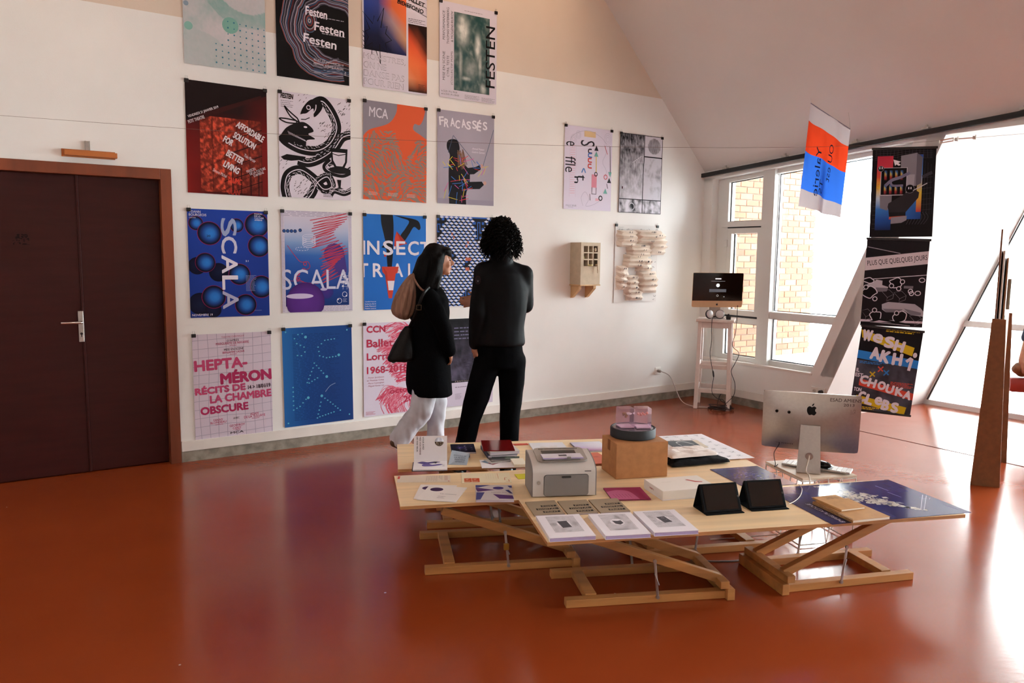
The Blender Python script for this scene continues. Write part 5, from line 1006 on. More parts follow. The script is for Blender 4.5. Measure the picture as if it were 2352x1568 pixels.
def cloth(name, label, cat, px, z, hgt, m, seed, folds=6):
    M, w, h = fit(px, z); t = thing(name, label, cat, Matrix.Translation((0, 0, 0.0008)) @ M); k = MB(); nx, ny = 34, 24; r = random.Random(seed); P = []
    for jx in range(ny+1):
        for i in range(nx+1):
            u, v = i/nx*2-1, jx/ny*2-1; e = max(abs(u), abs(v)); edge = max(0, 1-e**5)
            n = 1.5*mnoise.noise(Vector((u*2.2+seed, v*3.5, seed)))*0.5+mnoise.noise(Vector((u*5, v*8, seed+3)))*0.35+mnoise.noise(Vector((u*11, v*14, seed+5)))*0.2
            zz = hgt*edge**0.35*(0.75+0.45*n); q = 1+0.06*mnoise.noise(Vector((u*2, v*2, seed+7)))
            P.append((u*w/2*q, v*h/2*q, max(0.0, zz)))
    F = [(jx*(nx+1)+i, jx*(nx+1)+i+1, (jx+1)*(nx+1)+i+1, (jx+1)*(nx+1)+i) for jx in range(ny) for i in range(nx)]; n0 = len(P)
    P += [(x, y, 0.0) for x, y, zz in P]; rim = [i for i in range(nx+1)]+[jx*(nx+1)+nx for jx in range(1, ny+1)]+[ny*(nx+1)+i for i in range(nx-1, -1, -1)]+[jx*(nx+1) for jx in range(ny-1, 0, -1)]
    F += [tuple(reversed([i+n0 for i in f])) for f in F]; F += [(rim[i], rim[(i+1) % len(rim)], rim[(i+1) % len(rim)]+n0, rim[i]+n0) for i in range(len(rim))]
    k.add(P, F); k.build('folded_fabric', m, t, True)
    return t
cloth('black_garment', 'folded black garment lying on the table right of the brown box', 'clothing', [(1520, 1046), (1646, 1040), (1660, 1060), (1524, 1076)], ZA+0.0034, 0.034, mat('black_cloth', '0b0b0e', 0.9, spec=0.2, bump=0.3, scale=60), 3)
wc = cloth('white_garment', 'crumpled white cloth lying on the black garment beside the brown box', 'clothing', [(1520, 1031), (1612, 1028), (1646, 1042), (1524, 1058)], ZA+0.040, 0.026, mat('white_cloth', 'e6d8d0', 0.85, bump=0.3, scale=40), 11)
# --- brown box, turntable and resin cubes
M, w_, h_ = fit([(1381, 1076), (1500, 1069), (1531, 1094), (1410, 1101.5)], ZB_)
M = Matrix.Translation((0, 0, 0.0005)) @ M; bd = 0.235
bx = thing('cardboard_box', 'plain brown cardboard box carrying the black turntable', 'box', M)
BH = 0.205; BW = 0.315
k = MB(); k.b2((-BW/2, -h_/2, 0), (BW/2, h_/2, BH), None, 0.003); k.build('carton', mat('brown_kraft_card', 'b67c4c', 0.75, var=0.08, scale=25), bx)
k = MB(); k.b2((-BW/2-0.0008, -0.02, BH*0.7), (-BW/2, 0.02, BH)); k.b2((-BW/2, -0.0012, BH-0.0002), (BW/2, 0.0012, BH+0.0004)); k.build('flap_seam', mat('kraft_seam', '8a5630', 0.8), bx)
bc_ = M @ Vector((0.0, 0.0, BH)); tc0 = atz(1456, 1008, ZB_+BH+0.0008); 
tt_ = thing('turntable', 'round black display turntable on the brown box', 'turntable', Matrix.Translation((tc0.x+0.005, tc0.y+0.075, ZB_+BH+0.0012)))
k = MB(); k.lathe([(0.126, 0), (0.132, 0.004), (0.133, 0.05), (0.130, 0.056), (0.122, 0.056), (0.121, 0.050)], 48); k.build('drum', mat('matt_black_drum', '17181d', 0.55), tt_, True)
k = MB(); k.lathe([(0.118, 0.0505), (0.118, 0.0535)], 48); k.build('plate', mat('dark_glossy_plate', '4a4650', 0.12), tt_)
m_resin = glass_mat('clear_resin', 'fdf3f9', 0.02, 1.12)
_nt = m_resin.node_tree; _o = [n for n in _nt.nodes if n.type == 'OUTPUT_MATERIAL'][0]; _g = _o.inputs[0].links[0].from_socket     # slightly milky pink resin
_df = _nt.nodes.new('ShaderNodeBsdfDiffuse'); _df.inputs[0].default_value = lin('f0d4e4'); _mm = _nt.nodes.new('ShaderNodeMixShader'); _mm.inputs[0].default_value = 0.16
_nt.links.new(_g, _mm.inputs[1]); _nt.links.new(_df.outputs[0], _mm.inputs[2]); _nt.links.new(_mm.outputs[0], _o.inputs[0])
for i, (dx, dy, lb, an) in enumerate(((-0.047, 0.0, 'clear resin cube with a golden fleck inside, left on the turntable', 0.22), (0.052, -0.004, 'clear resin cube with a pink piece inside, right on the turntable', 0.10))):
    c = thing('resin_cube', lb, 'resin cube', Matrix.Translation((tc0.x+0.005+dx, tc0.y+0.075+dy, ZB_+BH+0.0012+0.0542)) @ rotz(an), 'resin cubes on the turntable')
    k = MB(); k.b2((-0.043, -0.043, 0), (0.043, 0.043, 0.118 if i else 0.115), None, 0.002); k.build('block', m_resin, c)
    k = MB(); k.b2((-0.041, -0.041, 0.0015), (0.041, 0.041, 0.008)); k.build('base_layer', mat('pale_pink_resin', 'e0c4d4', 0.3), c)
    k = MB(); r = random.Random(i)
    if i == 0:
        for q in range(10): k.sphere((r.uniform(-0.018, 0.018), r.uniform(-0.018, 0.018), 0.066+r.uniform(-0.014, 0.014)), r.uniform(0.004, 0.011), 8)
        k.build('golden_fleck', mat('golden_fleck', '8a6430', 0.35, metal=0.3), c); k = MB(); k.sphere((0.02, 0, 0.078), (0.02, 0.02, 0.008), 10); k.build('bubble', mat('white_bubble', 'f0ecee', 0.2), c)
    else:
        for q in range(14): k.sphere((-0.026+0.004*q, r.uniform(-0.006, 0.006), 0.078+r.uniform(-0.006, 0.006)), r.uniform(0.005, 0.009), 8)
        k.build('pink_piece', mat('salmon_pink', 'd88a78', 0.4), c)
# --- middle table
def d_leaf1(a):
    a.rect(0, 0, 1, 1, 'dfcdba', 0); a.rect(0.0, 0.08, 0.04, 0.5, 'c8483a', 1); a.disc(0.97, 0.85, 0.018, 'c8483a', 1)
    for i in range(14): a.line([(0.54+0.016*i, 0.05), (0.54+0.016*i, 0.9-0.1*(i % 3))], 0.004, 'a8927e', 1)
    for i in range(4): a.line([(0.78+0.02*i, 0.05), (0.78+0.02*i, 0.4+0.1*i)], 0.005, 'a8927e', 1)
    for i in range(3): a.line([(0.89+0.02*i, 0.05), (0.90+0.02*i, 0.75)], 0.006, 'b06a5a', 1)
flat('long_leaflet', 'long beige leaflet with a red tab at the left corner of the middle table', 'leaflet', [(910.6, 1092.7), (1031, 1091), (1038, 1107), (915.4, 1107.7)], ZB_, 0.0008, d_leaf1, m_cream)
def d_leaf2(a):
    a.rect(0, 0, 1, 1, 'eadaba', 0)
    for u in (0.05, 0.21): a.rect(u, 0.52, u+0.15, 0.92, 'c8552e', 1); a.poly([(u+0.02, 0.6), (u+0.1, 0.58), (u+0.06, 0.72)], 'e0a080', 2); a.rect(u, 0.80, u+0.12, 0.86, 'dca080', 2)
    for i in range(6): a.line([(0.50+0.05*i, 0.1), (0.50+0.05*i, 0.6)], 0.004, 'd8b8a0', 1)
    a.line([(0.74, 0.05), (0.75, 0.6)], 0.008, 'd0805a', 1)
    for p in ([(0.88, 0.5), (0.93, 0.5)], [(0.88, 0.5), (0.87, 0.75)], [(0.95, 0.7), (0.96, 0.9)], [(0.89, 0.88), (0.95, 0.9)]): a.line(p, 0.012, 'c8552e', 1)
flat('square_leaflet', 'cream leaflet with two orange squares near the printer', 'leaflet', [(1057, 1087), (1167, 1086), (1178, 1107.7), (1063.7, 1109.5)], ZB_, 0.0008, d_leaf2, m_cream)
flat('yellow_note', 'bright yellow paper note half hidden by the printer', 'note', [(1186, 1090), (1208, 1086), (1214, 1100), (1186, 1099)], ZB_, 0.001, None, mat('yellow_note_paper', 'd8cf22', 0.6))
def d_dot(a, txt=True): a.rect(0, 0, 1, 1, 'efe6e2', 0); a.disc(0.28, 0.27, 0.17, '4a2c5e', 1, 24, 0.92); a.text('Les communs', 0.46, 0.50, 0.42, 0.07, '8a7c84', 1); a.para(0.46, 0.70, 0.66, 3, 0.06, 'b0a4a8', 1)
flat('dot_card', 'white card with a purple dot, lying underneath its twin', 'card', [(958, 1112), (1043, 1114.5), (1045, 1147), (958, 1146)], ZB_, 0.0012, lambda a: (a.rect(0, 0, 1, 1, 'ece2de', 0), a.disc(0.24, 0.25, 0.15, '4a2c5e', 1)), m_white)
flat('dot_card', 'white folded card with a large purple dot, lying on top of its twin', 'card', [(975, 1113), (1060, 1119), (1060, 1152.6), (969, 1147)], ZB_+0.0016, 0.004, d_dot, m_white)
def d_pat(a):
    a.rect(0, 0, 1, 1, 'ddd2d4', 0); b = '5a5a92'; p = '6a4a82'
    for pts, c in (([(0, 0), (0.42, 0), (0.10, 0.16), (0, 0.18)], b), ([(0, 0.24), (0.02, 0.18), (0.52, 0.34), (0.05, 0.46)], p), ([(0.02, 0.50), (0.24, 0.50), (0.12, 0.96), (0.0, 0.98)], b), ([(0.46, 0.62), (0.98, 0.72), (1, 0.94), (0.62, 0.92)], p), ([(0.80, 0.36), (0.90, 0.34), (1, 0.6), (0.92, 0.58)], b), ([(0.88, 0.06), (1, 0.06), (1, 0.2), (0.94, 0.2)], b)): a.poly(pts, c, 1)
    a.disc(0.62, 0.22, 0.15, '5a4a8a', 2, 22, 0.85); a.text('Publication 2019', 0.42, 0.50, 0.40, 0.045, '8a7e88', 2)
flat('pattern_booklet', 'blue and violet patterned booklet left of the printer', 'booklet', [(1086, 1112.5), (1168.5, 1115), (1187.5, 1146), (1100, 1150)], ZB_, 0.012, d_pat, mat('patterned_cover', 'c8bcc6', 0.45), m_pages, gloss=True)
def d_mag(a):
    a.rect(0, 0, 1, 1, 'a23560', 0); a.poly(curve([(0.0, 0.35), (0.3, 0.22), (0.6, 0.35), (0.72, 0.98)], 6)+[(0.0, 0.98)], 'c86a92', 1)
    for i in range(6): a.line([(0.12+0.08*i, 0.55), (0.15+0.08*i, 0.85)], 0.008, '7a2450', 2)
flat('magenta_leaflet', 'magenta folded leaflet lying across the table edge near the white box', 'leaflet', [(1381, 1121), (1463, 1118), (1503, 1146), (1411, 1147)], ZC+0.0005, 0.006, d_mag, mat('magenta_paper', '8a2a52', 0.5))
# white flat box
M, w_, h_ = fit([(1478, 1100), (1602, 1091), (1648, 1118), (1524, 1128)], ZC+0.052)
wb = thing('white_box', 'flat white gift box with red marks behind the tablets', 'box', Matrix.Translation((0, 0, -0.0514)) @ M)
k = MB(); k.b2((-w_/2+0.002, -h_/2+0.002, 0), (w_/2-0.002, h_/2-0.002, 0.02)); k.build('tray', m_white, wb); k = MB(); k.b2((-w_/2, -h_/2, 0.006), (w_/2, h_/2, 0.052), None, 0.002); k.build('lid', mat('white_box_card', 'f2e8df', 0.55), wb)
a = Art(w_, h_, 0.0003, 0.0004); a.poly([(0.66, 0.30), (0.70, 0.28), (0.80, 0.45), (0.90, 0.52), (0.88, 0.56), (0.77, 0.52)], 'c04a44', 1); a.line([(0.20, 0.36), (0.38, 0.37)], 0.006, 'c8b8b0', 1); a.build('printed_mark', wb, None, Matrix.Translation((-w_/2, h_/2, 0.052)))
a = Art(0.07, 0.02, 0.0003, 0.0004); a.text('OBJETS', 0.1, 0.2, 0.7, 0.5, 'c04a44', 1, 0, 0.02); a.build('printed_word', wb, None, frame(Vector((-w_/2, -h_/2+0.16, 0.036)), Vector((0, -1, 0)), Vector((0, 0, 1)), Vector((-1, 0, 0))))
# dark blue exhibition prints
def d_blue(a, txt):
    a.grad(0, 0, 1, 1, [['35356e', '34346a', '33335e'], ['2c2c62', '2e2e64', '30306a'], ['24245a', '282860', '2c2c66']], 0); r = random.Random(14); Wc = 'c9bfb6'
    if txt:
        P0 = Vector((0.42, 0.10)); P1 = Vector((0.74, 0.86))
        for i in range(420):
            t = r.random(); q = P0.lerp(P1, t); wd = 0.12*sin(pi*min(1, t*1.1+0.1)); u = q.x+r.gauss(0, wd*0.5)-0.05*sin(pi*t); v = q.y+r.gauss(0, wd*0.45)
            s = r.uniform(0.012, 0.036); t0 = r.random()*6; a.poly([(u+s*cos(t0+k*1.3)*r.uniform(0.6, 1), v+s*1.2*sin(t0+k*1.3)) for k in range(4)], r.choice([Wc, 'b8aca4', 'd8d0c8', '8a8494', 'd0c4b8', '4a4668']), 1)
        for p in ([(0.74, 0.86), (0.98, 0.52)], [(0.735, 0.83), (0.97, 0.49)], [(0.90, 0.56), (0.94, 0.62), (0.97, 0.58)]): a.line(p, 0.005, 'b8b4c4', 2)
        a.text("EMPIRE PLASTIQUE", 0.075, 0.985, 0.36, 0.045, 'c8c4d4', 3, -90, 0.02, 0.2); a.text('un monde sous emballage', 0.15, 0.985, 0.22, 0.018, '8a86a8', 3, -90)
        for u, v in ((0.06, 0.2), (0.16, 0.1), (0.86, 0.22), (0.90, 0.08), (0.62, 0.10), (0.40, 0.82), (0.30, 0.62)):
            for i in range(7): a.line([(u+0.012*i, v), (u+0.012*i, v+0.15)], 0.003, '5a5a90', 2)
        for u, v in ((0.80, 0.15), (0.78, 0.35), (0.95, 0.75), (0.1, 0.5)): a.line([(u, v), (u+0.01, v+0.16)], 0.005, '9a96b4', 2)
    else:
        for i in range(160):
            t = r.random(); u = 0.5+r.gauss(0, 0.17); v = 0.45+r.gauss(0, 0.14); s = r.uniform(0.012, 0.03); t0 = r.random()*6; a.poly([(u+s*cos(t0+k*1.5), v+s*0.7*sin(t0+k*1.5)) for k in range(4)], r.choice(['5a588c', '6a6694', '8a84a4', '4a4a80']), 1)
        a.text('EMPIRE PLASTIQUE', 0.06, 0.05, 0.5, 0.03, '9a98b8', 2)
m_lam = mat('laminated_blue', '2a2a60', 0.2, spec=0.3)
flat('blue_poster', 'large glossy dark blue poster with white text at the right end of the front table', 'poster', [(1793, 1119), (2041, 1099), (2217, 1181), (1885, 1206.5)], ZC, 0.0015, lambda a: d_blue(a, True), m_lam, gloss=True, size=(0.80, 0.575))
flat('blue_poster', 'smaller dark blue poster behind the tablets at the end of the middle table', 'poster', [(1637.5, 1078), (1742.8, 1068.4), (1825, 1112.5), (1706, 1120)], ZB_, 0.0015, lambda a: d_blue(a, False), m_lam, gloss=True)
# --- front table
m_kraft = mat('greyish_kraft', 'a08c72', 0.7, var=0.05, scale=30)
WRD = ('left end, half tucked behind a paper stack', 'middle of the three', 'right of the three, beside the magenta leaflet')
for i, px in enumerate(([(1208, 1152.5), (1275, 1148.6), (1297, 1179), (1226, 1183)], [(1281.7, 1150.5), (1350, 1146.6), (1373.6, 1177), (1302, 1181)], [(1353, 1147.6), (1421.5, 1144.7), (1447, 1172), (1375.6, 1177)])):
    def d_k(a):
        a.rect(0, 0, 1, 1, 'a4917a', 0); r = random.Random(50)
        for v, u0, u1, t in ((0.34, 0.40, 0.92, 'POST'), (0.55, 0.18, 0.92, 'DIGITAL'), (0.76, 0.34, 0.90, 'PRINT')): a.rect(u0, v, u1, v+0.115, '1c1816', 1); a.text(t, u0+0.05, v+0.02, u1-u0-0.1, 0.075, 'a4917a', 2, 0, 0.04)
    flat('kraft_booklet', 'grey brown booklet with three black label strips, '+WRD[i], 'booklet', px, ZC, 0.007, d_k, m_kraft, m_pages, 'three kraft booklets', size=(0.152, 0.205))
def d_stack(a, kind):
    a.rect(0, 0, 1, 1, 'ece4ea', 0); r = random.Random(kind)
    for jx in range(26):
        for i in range(24):
            u = 0.20+0.62*i/23; v = 0.07+0.70*jx/25; d = math.hypot(u-0.5, v-0.42)
            if d < 0.15: continue
            w = 0.02*(mnoise.noise(Vector((u*6, v*6, kind))))
            a.line([(u-0.010, v+w), (u+0.010, v-w+0.006)], 0.011, r.choice(['4a444a', '5e585e', '746e74', '36323a']), 1)
    a.poly({1: [(0.38, 0.30), (0.60, 0.29), (0.63, 0.58), (0.42, 0.60)], 2: [(0.40, 0.36), (0.52, 0.38), (0.60, 0.36), (0.62, 0.48), (0.52, 0.55), (0.43, 0.50)], 3: [(0.38, 0.32), (0.58, 0.30), (0.64, 0.57), (0.44, 0.60)]}[kind], '57535a', 2)
    if kind == 3: a.line([(0.48, 0.36), (0.54, 0.40)], 0.01, 'd8ced6', 3); a.line([(0.54, 0.46), (0.58, 0.46)], 0.008, 'd8ced6', 3)
m_lil = mat('lilac_paper_edges', 'b9a8d0', 0.8, var=0.18, scale=5, stretch=(0.1, 0.1, 400))
for i, px in enumerate(([(1229, 1185.7), (1332.6, 1181), (1370.7, 1228.8), (1261, 1235.6)], [(1346, 1182), (1455, 1177), (1498, 1224), (1388, 1229.7)], [(1457.7, 1173), (1552.6, 1170), (1605, 1217), (1497, 1225)])):
    flat('paper_stack', ('stack of printed sheets with a grey rectangle, at the left corner of the front table', 'stack of printed sheets with a small ragged grey shape, middle of three', 'stack of printed sheets with a grey rectangle, right of three, nearest the tablets')[i], 'paper stack', px, ZC, 0.018, lambda a, i=i: d_stack(a, i+1), m_white, m_lil, 'three stacks of printed sheets', size=(0.21, 0.293))
# tablets in folding cases
def tablet(bl, br, top_y, label, refl):
    P, Q = atz(*bl, ZC+0.006), atz(*br, ZC+0.006); X = (Q-P); X.z = 0; X.normalize(); Y = Vector((-X.y, X.x, 0)); w = 0.206; c = (P+Q)/2; c.z = ZC+0.0006
    t = thing('tablet', label, 'tablet', frame(c, X, Y, Z), 'tablets in folding cases')
    m_case = mat('black_folding_case', '060608', 0.7, spec=0.15); tilt = radians(62); TM = Matrix.Translation((0, 0.012, 0.006)) @ Matrix.Rotation(tilt, 4, 'X')
    k = MB(); k.b2((-w/2, -0.012, 0), (w/2, 0.13, 0.004), None, 0.001); k.build('case_base', m_case, t)
    k = MB(); k.b2((-w/2, 0, -0.011), (w/2, 0.142, 0.0), TM, 0.003); k.build('body', m_case, t)
    k = MB(); k.b2((-w/2+0.016, 0.010, 0.0), (w/2-0.016, 0.132, 0.0008), TM); k.build('screen', mat('dark_screen_glass', '140d0a', 0.03, spec=0.6), t)
    top = TM @ Vector((0, 0.136, -0.011)); k = MB(); b0 = Vector((0, 0.128, 0.004))
    V = [(-w/2, top.y, top.z), (w/2, top.y, top.z), (w/2, b0.y, b0.z), (-w/2, b0.y, b0.z)]; V += [(x, y+0.003, z) for x, y, z in V]
    k.add(V, [(0, 1, 2, 3), (7, 6, 5, 4), (0, 4, 5, 1), (1, 5, 6, 2), (2, 6, 7, 3), (3, 7, 4, 0)]); k.build('case_flap', m_case, t)
    k = MB(); k.lathe([(0.005, 0), (0.005, 0.0012)], 14, TM @ Matrix.Translation((w/2-0.008, 0.071, 0))); k.build('home_button', mat('button_ring', '3a3834', 0.3), t)
    return t
tablet((1620.4, 1180), (1707.5, 1173.5), 1118, 'tablet in a black folding case, left one, in front of the white box', True)
tablet((1723, 1170.5), (1811.5, 1165), 1105, 'tablet in a black folding case, right one, beside the dark blue poster', False)
# notebooks on the blue poster
m_nb = mat('tan_kraft_cover', 'c08e58', 0.6, var=0.06, scale=30)
nb = flat('spiral_notebook', 'large tan spiral notebook lying on the dark blue poster', 'notebook', [(1868, 1152), (1951.8, 1143.6), (2043, 1186), (1956, 1194.5)], ZC+0.0036, 0.014, None, m_nb, m_cream, size=(0.215, 0.292))
w_, h_ = nb['_w'], nb['_h']
for i in range(30):
    k = MB() if i == 0 else k
    y = -h_/2+0.012+i*(h_-0.024)/29; k.tube([(-w_/2+0.004+0.0075*cos(a_), y, 0.0075+0.0085*sin(a_)) for a_ in [2*pi*q/10 for q in range(10)]], 0.0009, 4, closed=True)
sp = k.build('spiral_binding', mat('dark_wire', '3a3430', 0.4, metal=0.8), nb); sp['kind'] = 'stuff'
nb2 = flat('tan_notebook', 'small tan notebook with black lettering lying on the spiral notebook', 'notebook', [(1867, 1141), (1923.8, 1136.6), (1985.5, 1163), (1930.8, 1171.6)], ZC+0.0036+0.0152, 0.010, lambda a: (a.text('CARNET DE', 0.42, 0.12, 0.40, 0.05, '4a3420', 1), a.text('RECHERCHES', 0.34, 0.20, 0.52, 0.05, '4a3420', 1)), m_nb, m_cream, size=(0.145, 0.205))
flat('kraft_cover_sheet', 'thin tan cover sheet sticking out under the small notebook', 'notebook', [(1856, 1143), (1915, 1138.6), (1975, 1163), (1918, 1168)], ZC+0.0036+0.0146, 0.0006, None, m_nb, size=(0.13, 0.19))
# ================================================================== printer
P, Q = atz(1222.4, 1146, ZB_), atz(1374, 1141, ZB_); X = (Q-P).normalized(); Y = Vector((-X.y, X.x, 0)); O = P+Y*0.022; O.z = ZB_+0.0008
pr = thing('printer', 'grey and white laser printer with a sheet in its output tray', 'printer', frame(O, X, Y, Z))
m_pw = mat('printer_light_plastic', 'cfc6c0', 0.4); m_pg = mat('printer_grey_plastic', '86807e', 0.5); m_pd = mat('printer_top_plastic', 'a59a90', 0.45); m_gap = mat('dark_gap', '3a3836', 0.6)
PWd = 0.345; prof = [(0, 0.004), (0, 0.128), (0.006, 0.145), (0.03, 0.163), (0.075, 0.180), (0.14, 0.194), (0.215, 0.2), (0.222, 0.19), (0.222, 0.004)]
MS = frame(Vector((0, 0, 0)), Vector((0, 1, 0)), Vector((0, 0, 1)), Vector((1, 0, 0)))
k = MB(); k.prism(prof, 0.006, PWd-0.006, MS); k.build('body', m_pw, pr, True)
ps = [(y*0.985+0.0015, z) for y, z in prof]
for x0, x1 in ((0, 0.006), (PWd-0.006, PWd)):
    k = MB(); k.prism(ps, x0, x1, MS); k.build('side_panel', m_pg, pr)
def rrect(w, h, r, n=5):
    return [(sx*(w/2-r)+r*cos(a0+pi/2*i/n), sy*(h/2-r)+r*sin(a0+pi/2*i/n)) for sx, sy, a0 in ((1, 1, 0), (-1, 1, pi/2), (-1, -1, pi), (1, -1, 3*pi/2)) for i in range(n+1)]
MFp = frame(Vector((PWd/2+0.01, 0, 0.062)), Vector((1, 0, 0)), Vector((0, 0, 1)), Vector((0, -1, 0)))
k = MB(); k.prism(rrect(0.238, 0.115, 0.016), 0, 0.0015, MFp); k.build('tray_gap', m_gap, pr); k = MB(); k.prism(rrect(0.234, 0.111, 0.015), 0.0015, 0.005, MFp); td = k.build('tray_door', m_pg, pr)
k = MB(); k.prism(rrect(0.05, 0.012, 0.005), 0.005, 0.0065, MFp @ Matrix.Translation((0, 0.045, 0))); k.build('finger_grip', m_gap, td)
k = MB(); k.lathe([(0.009, 0), (0.009, 0.002), (0.006, 0.0025)], 20, MFp @ Matrix.Translation((-0.146, 0.015, 0))); k.build('power_button', m_pd, pr)
k = MB(); k.prism(rrect(0.035, 0.004, 0.0015), 0, 0.0006, MFp @ Matrix.Translation((0.115, 0.072, 0))); k.build('badge', m_gap, pr)
sl_ = math.atan2(0.040, 0.19); MTp = Matrix.Translation((PWd/2, 0.125, 0.1925)) @ Matrix.Rotation(sl_*0.8, 4, 'X')
k = MB(); k.prism(rrect(0.27, 0.17, 0.025), -0.004, 0.0035, MTp); k.build('top_panel', m_pd, pr)
k = MB(); k.prism(rrect(0.185, 0.07, 0.004), 0.0035, 0.0045, MTp @ Matrix.Translation((-0.005, 0.012, 0))); k.build('output_slot', mat('glossy_black_slot', '0c0a09', 0.12), pr)
for i in range(30):
    if i == 0: k = MB()
    k.box((-0.105+0.0072*i, 0.068, 0.004), (0.003, 0.012, 0.002), MTp)
k.build('vents', m_gap, pr)['kind'] = 'stuff'
MTo = MTp @ Matrix.Translation((0.0, -0.048, 0.012)) @ Matrix.Rotation(-0.16, 4, 'X')
k = MB(); k.box((-0.005, -0.008, -0.006), (0.19, 0.08, 0.003), MTo); k.build('output_tray', m_pg, pr)
os_ = thing('printed_sheet', 'printed paper sheets lying in the printer output tray', 'paper', pr.matrix_world @ MTo)
k = MB(); k.box((0, 0, 0), (0.215, 0.085, 0.006)); k.build('sheets', m_lil, os_); a = Art(0.215, 0.085, 0.0003, 0.0004); a.rect(0, 0, 1, 1, 'dcd2da', 0)
r = random.Random(3)
for i in range(120): u, v = r.uniform(0.2, 0.8), r.uniform(0.08, 0.9); a.line([(u, v), (u+0.012, v+0.02)], 0.004, '7a747a', 1)
a.rect(0.42, 0.3, 0.62, 0.62, '57535a', 2); a.build('printed_text', os_, None, Matrix.Translation((-0.1075, 0.0425, 0.003)))
k = MB(); k.box((0.03, -0.045, 0.002), (0.02, 0.014, 0.012), MTo, 0.002); k.build('paper_stop', m_pg, pr)

# ================================================================== wire side table with the silver computer
ZT = 0.402; m_wire = mat('white_wire', 'd8d2cc', 0.4); m_laminate = mat('pale_top', 'd8c3ae', 0.45, var=0.05, scale=6)
Pl, Pf, Pr = atz(1766, 1058, ZT), atz(1843.6, 1099, ZT), atz(1969, 1091, ZT); X = (Pr-Pf).normalized(); Y = Vector((-X.y, X.x, 0)); TW, TD = (Pr-Pf).length, (Pl-Pf).dot(Y)
wt = thing('wire_side_table', 'small white wire side table carrying the silver desktop computer', 'table', frame(Vector((Pf.x, Pf.y, 0)), X, Y, Z))
k = MB(); k.b2((0.0, 0.0, ZT-0.012), (TW, TD, ZT), None, 0.002); k.build('table_top', m_laminate, wt)
cs = [(0.004, 0.004), (TW-0.004, 0.004), (TW-0.004, TD-0.004), (0.004, TD-0.004)]
for zz, nm in ((ZT-0.018, 'top_ring'), (ZT-0.075, 'lower_ring'), (0.012, 'base_ring')):
    k = MB(); k.tube([(x, y, zz) for x, y in cs], 0.0045, 8, closed=True); k.build(nm, m_wire, wt)
for x, y in cs: k = MB(); k.tube([(x, y, 0.003), (x, y, ZT-0.018)], 0.0045, 8); k.build('leg', m_wire, wt)
for i in range(4):
    (x0, y0), (x1, y1) = cs[i], cs[(i+1) % 4]; k = MB(); k.tube([(x0+(x1-x0)*0.3, y0+(y1-y0)*0.3, ZT-0.018), ((x0+x1)/2, (y0+y1)/2, 0.012), (x0+(x1-x0)*0.7, y0+(y1-y0)*0.7, ZT-0.018)], 0.0035, 6); k.build('hairpin', m_wire, wt)
m_alu = mat('satin_aluminium', 'b0a49c', 0.34, metal=0.85, var=0.03, scale=60)
def apple(a, u, v, s, col, l=1):           # bitten apple mark
    R = a.W/a.H
    def p(x, y): return (u+x*s, v+y*s*R)
    right = curve([(0, -0.30), (0.18, -0.40), (0.36, -0.34), (0.44, -0.24)], 5)
    bite = [(0.44+0.0, -0.24), (0.33, -0.12), (0.31, 0.02), (0.38, 0.14), (0.46, 0.19)]
    low = curve([(0.46, 0.19), (0.40, 0.34), (0.26, 0.50), (0.14, 0.50), (0, 0.45), (-0.14, 0.50), (-0.28, 0.48), (-0.42, 0.26), (-0.48, 0.0), (-0.42, -0.26), (-0.22, -0.40), (0, -0.30)], 5)
    a.poly([p(x, y) for x, y in right[:-1]+bite[:-1]+low[:-1]], col, l)
    a.poly([p(x, y) for x, y in curve([(0.0, -0.42), (0.02, -0.56), (0.14, -0.68), (0.20, -0.69), (0.18, -0.56), (0.08, -0.44)], 4)], col, l)
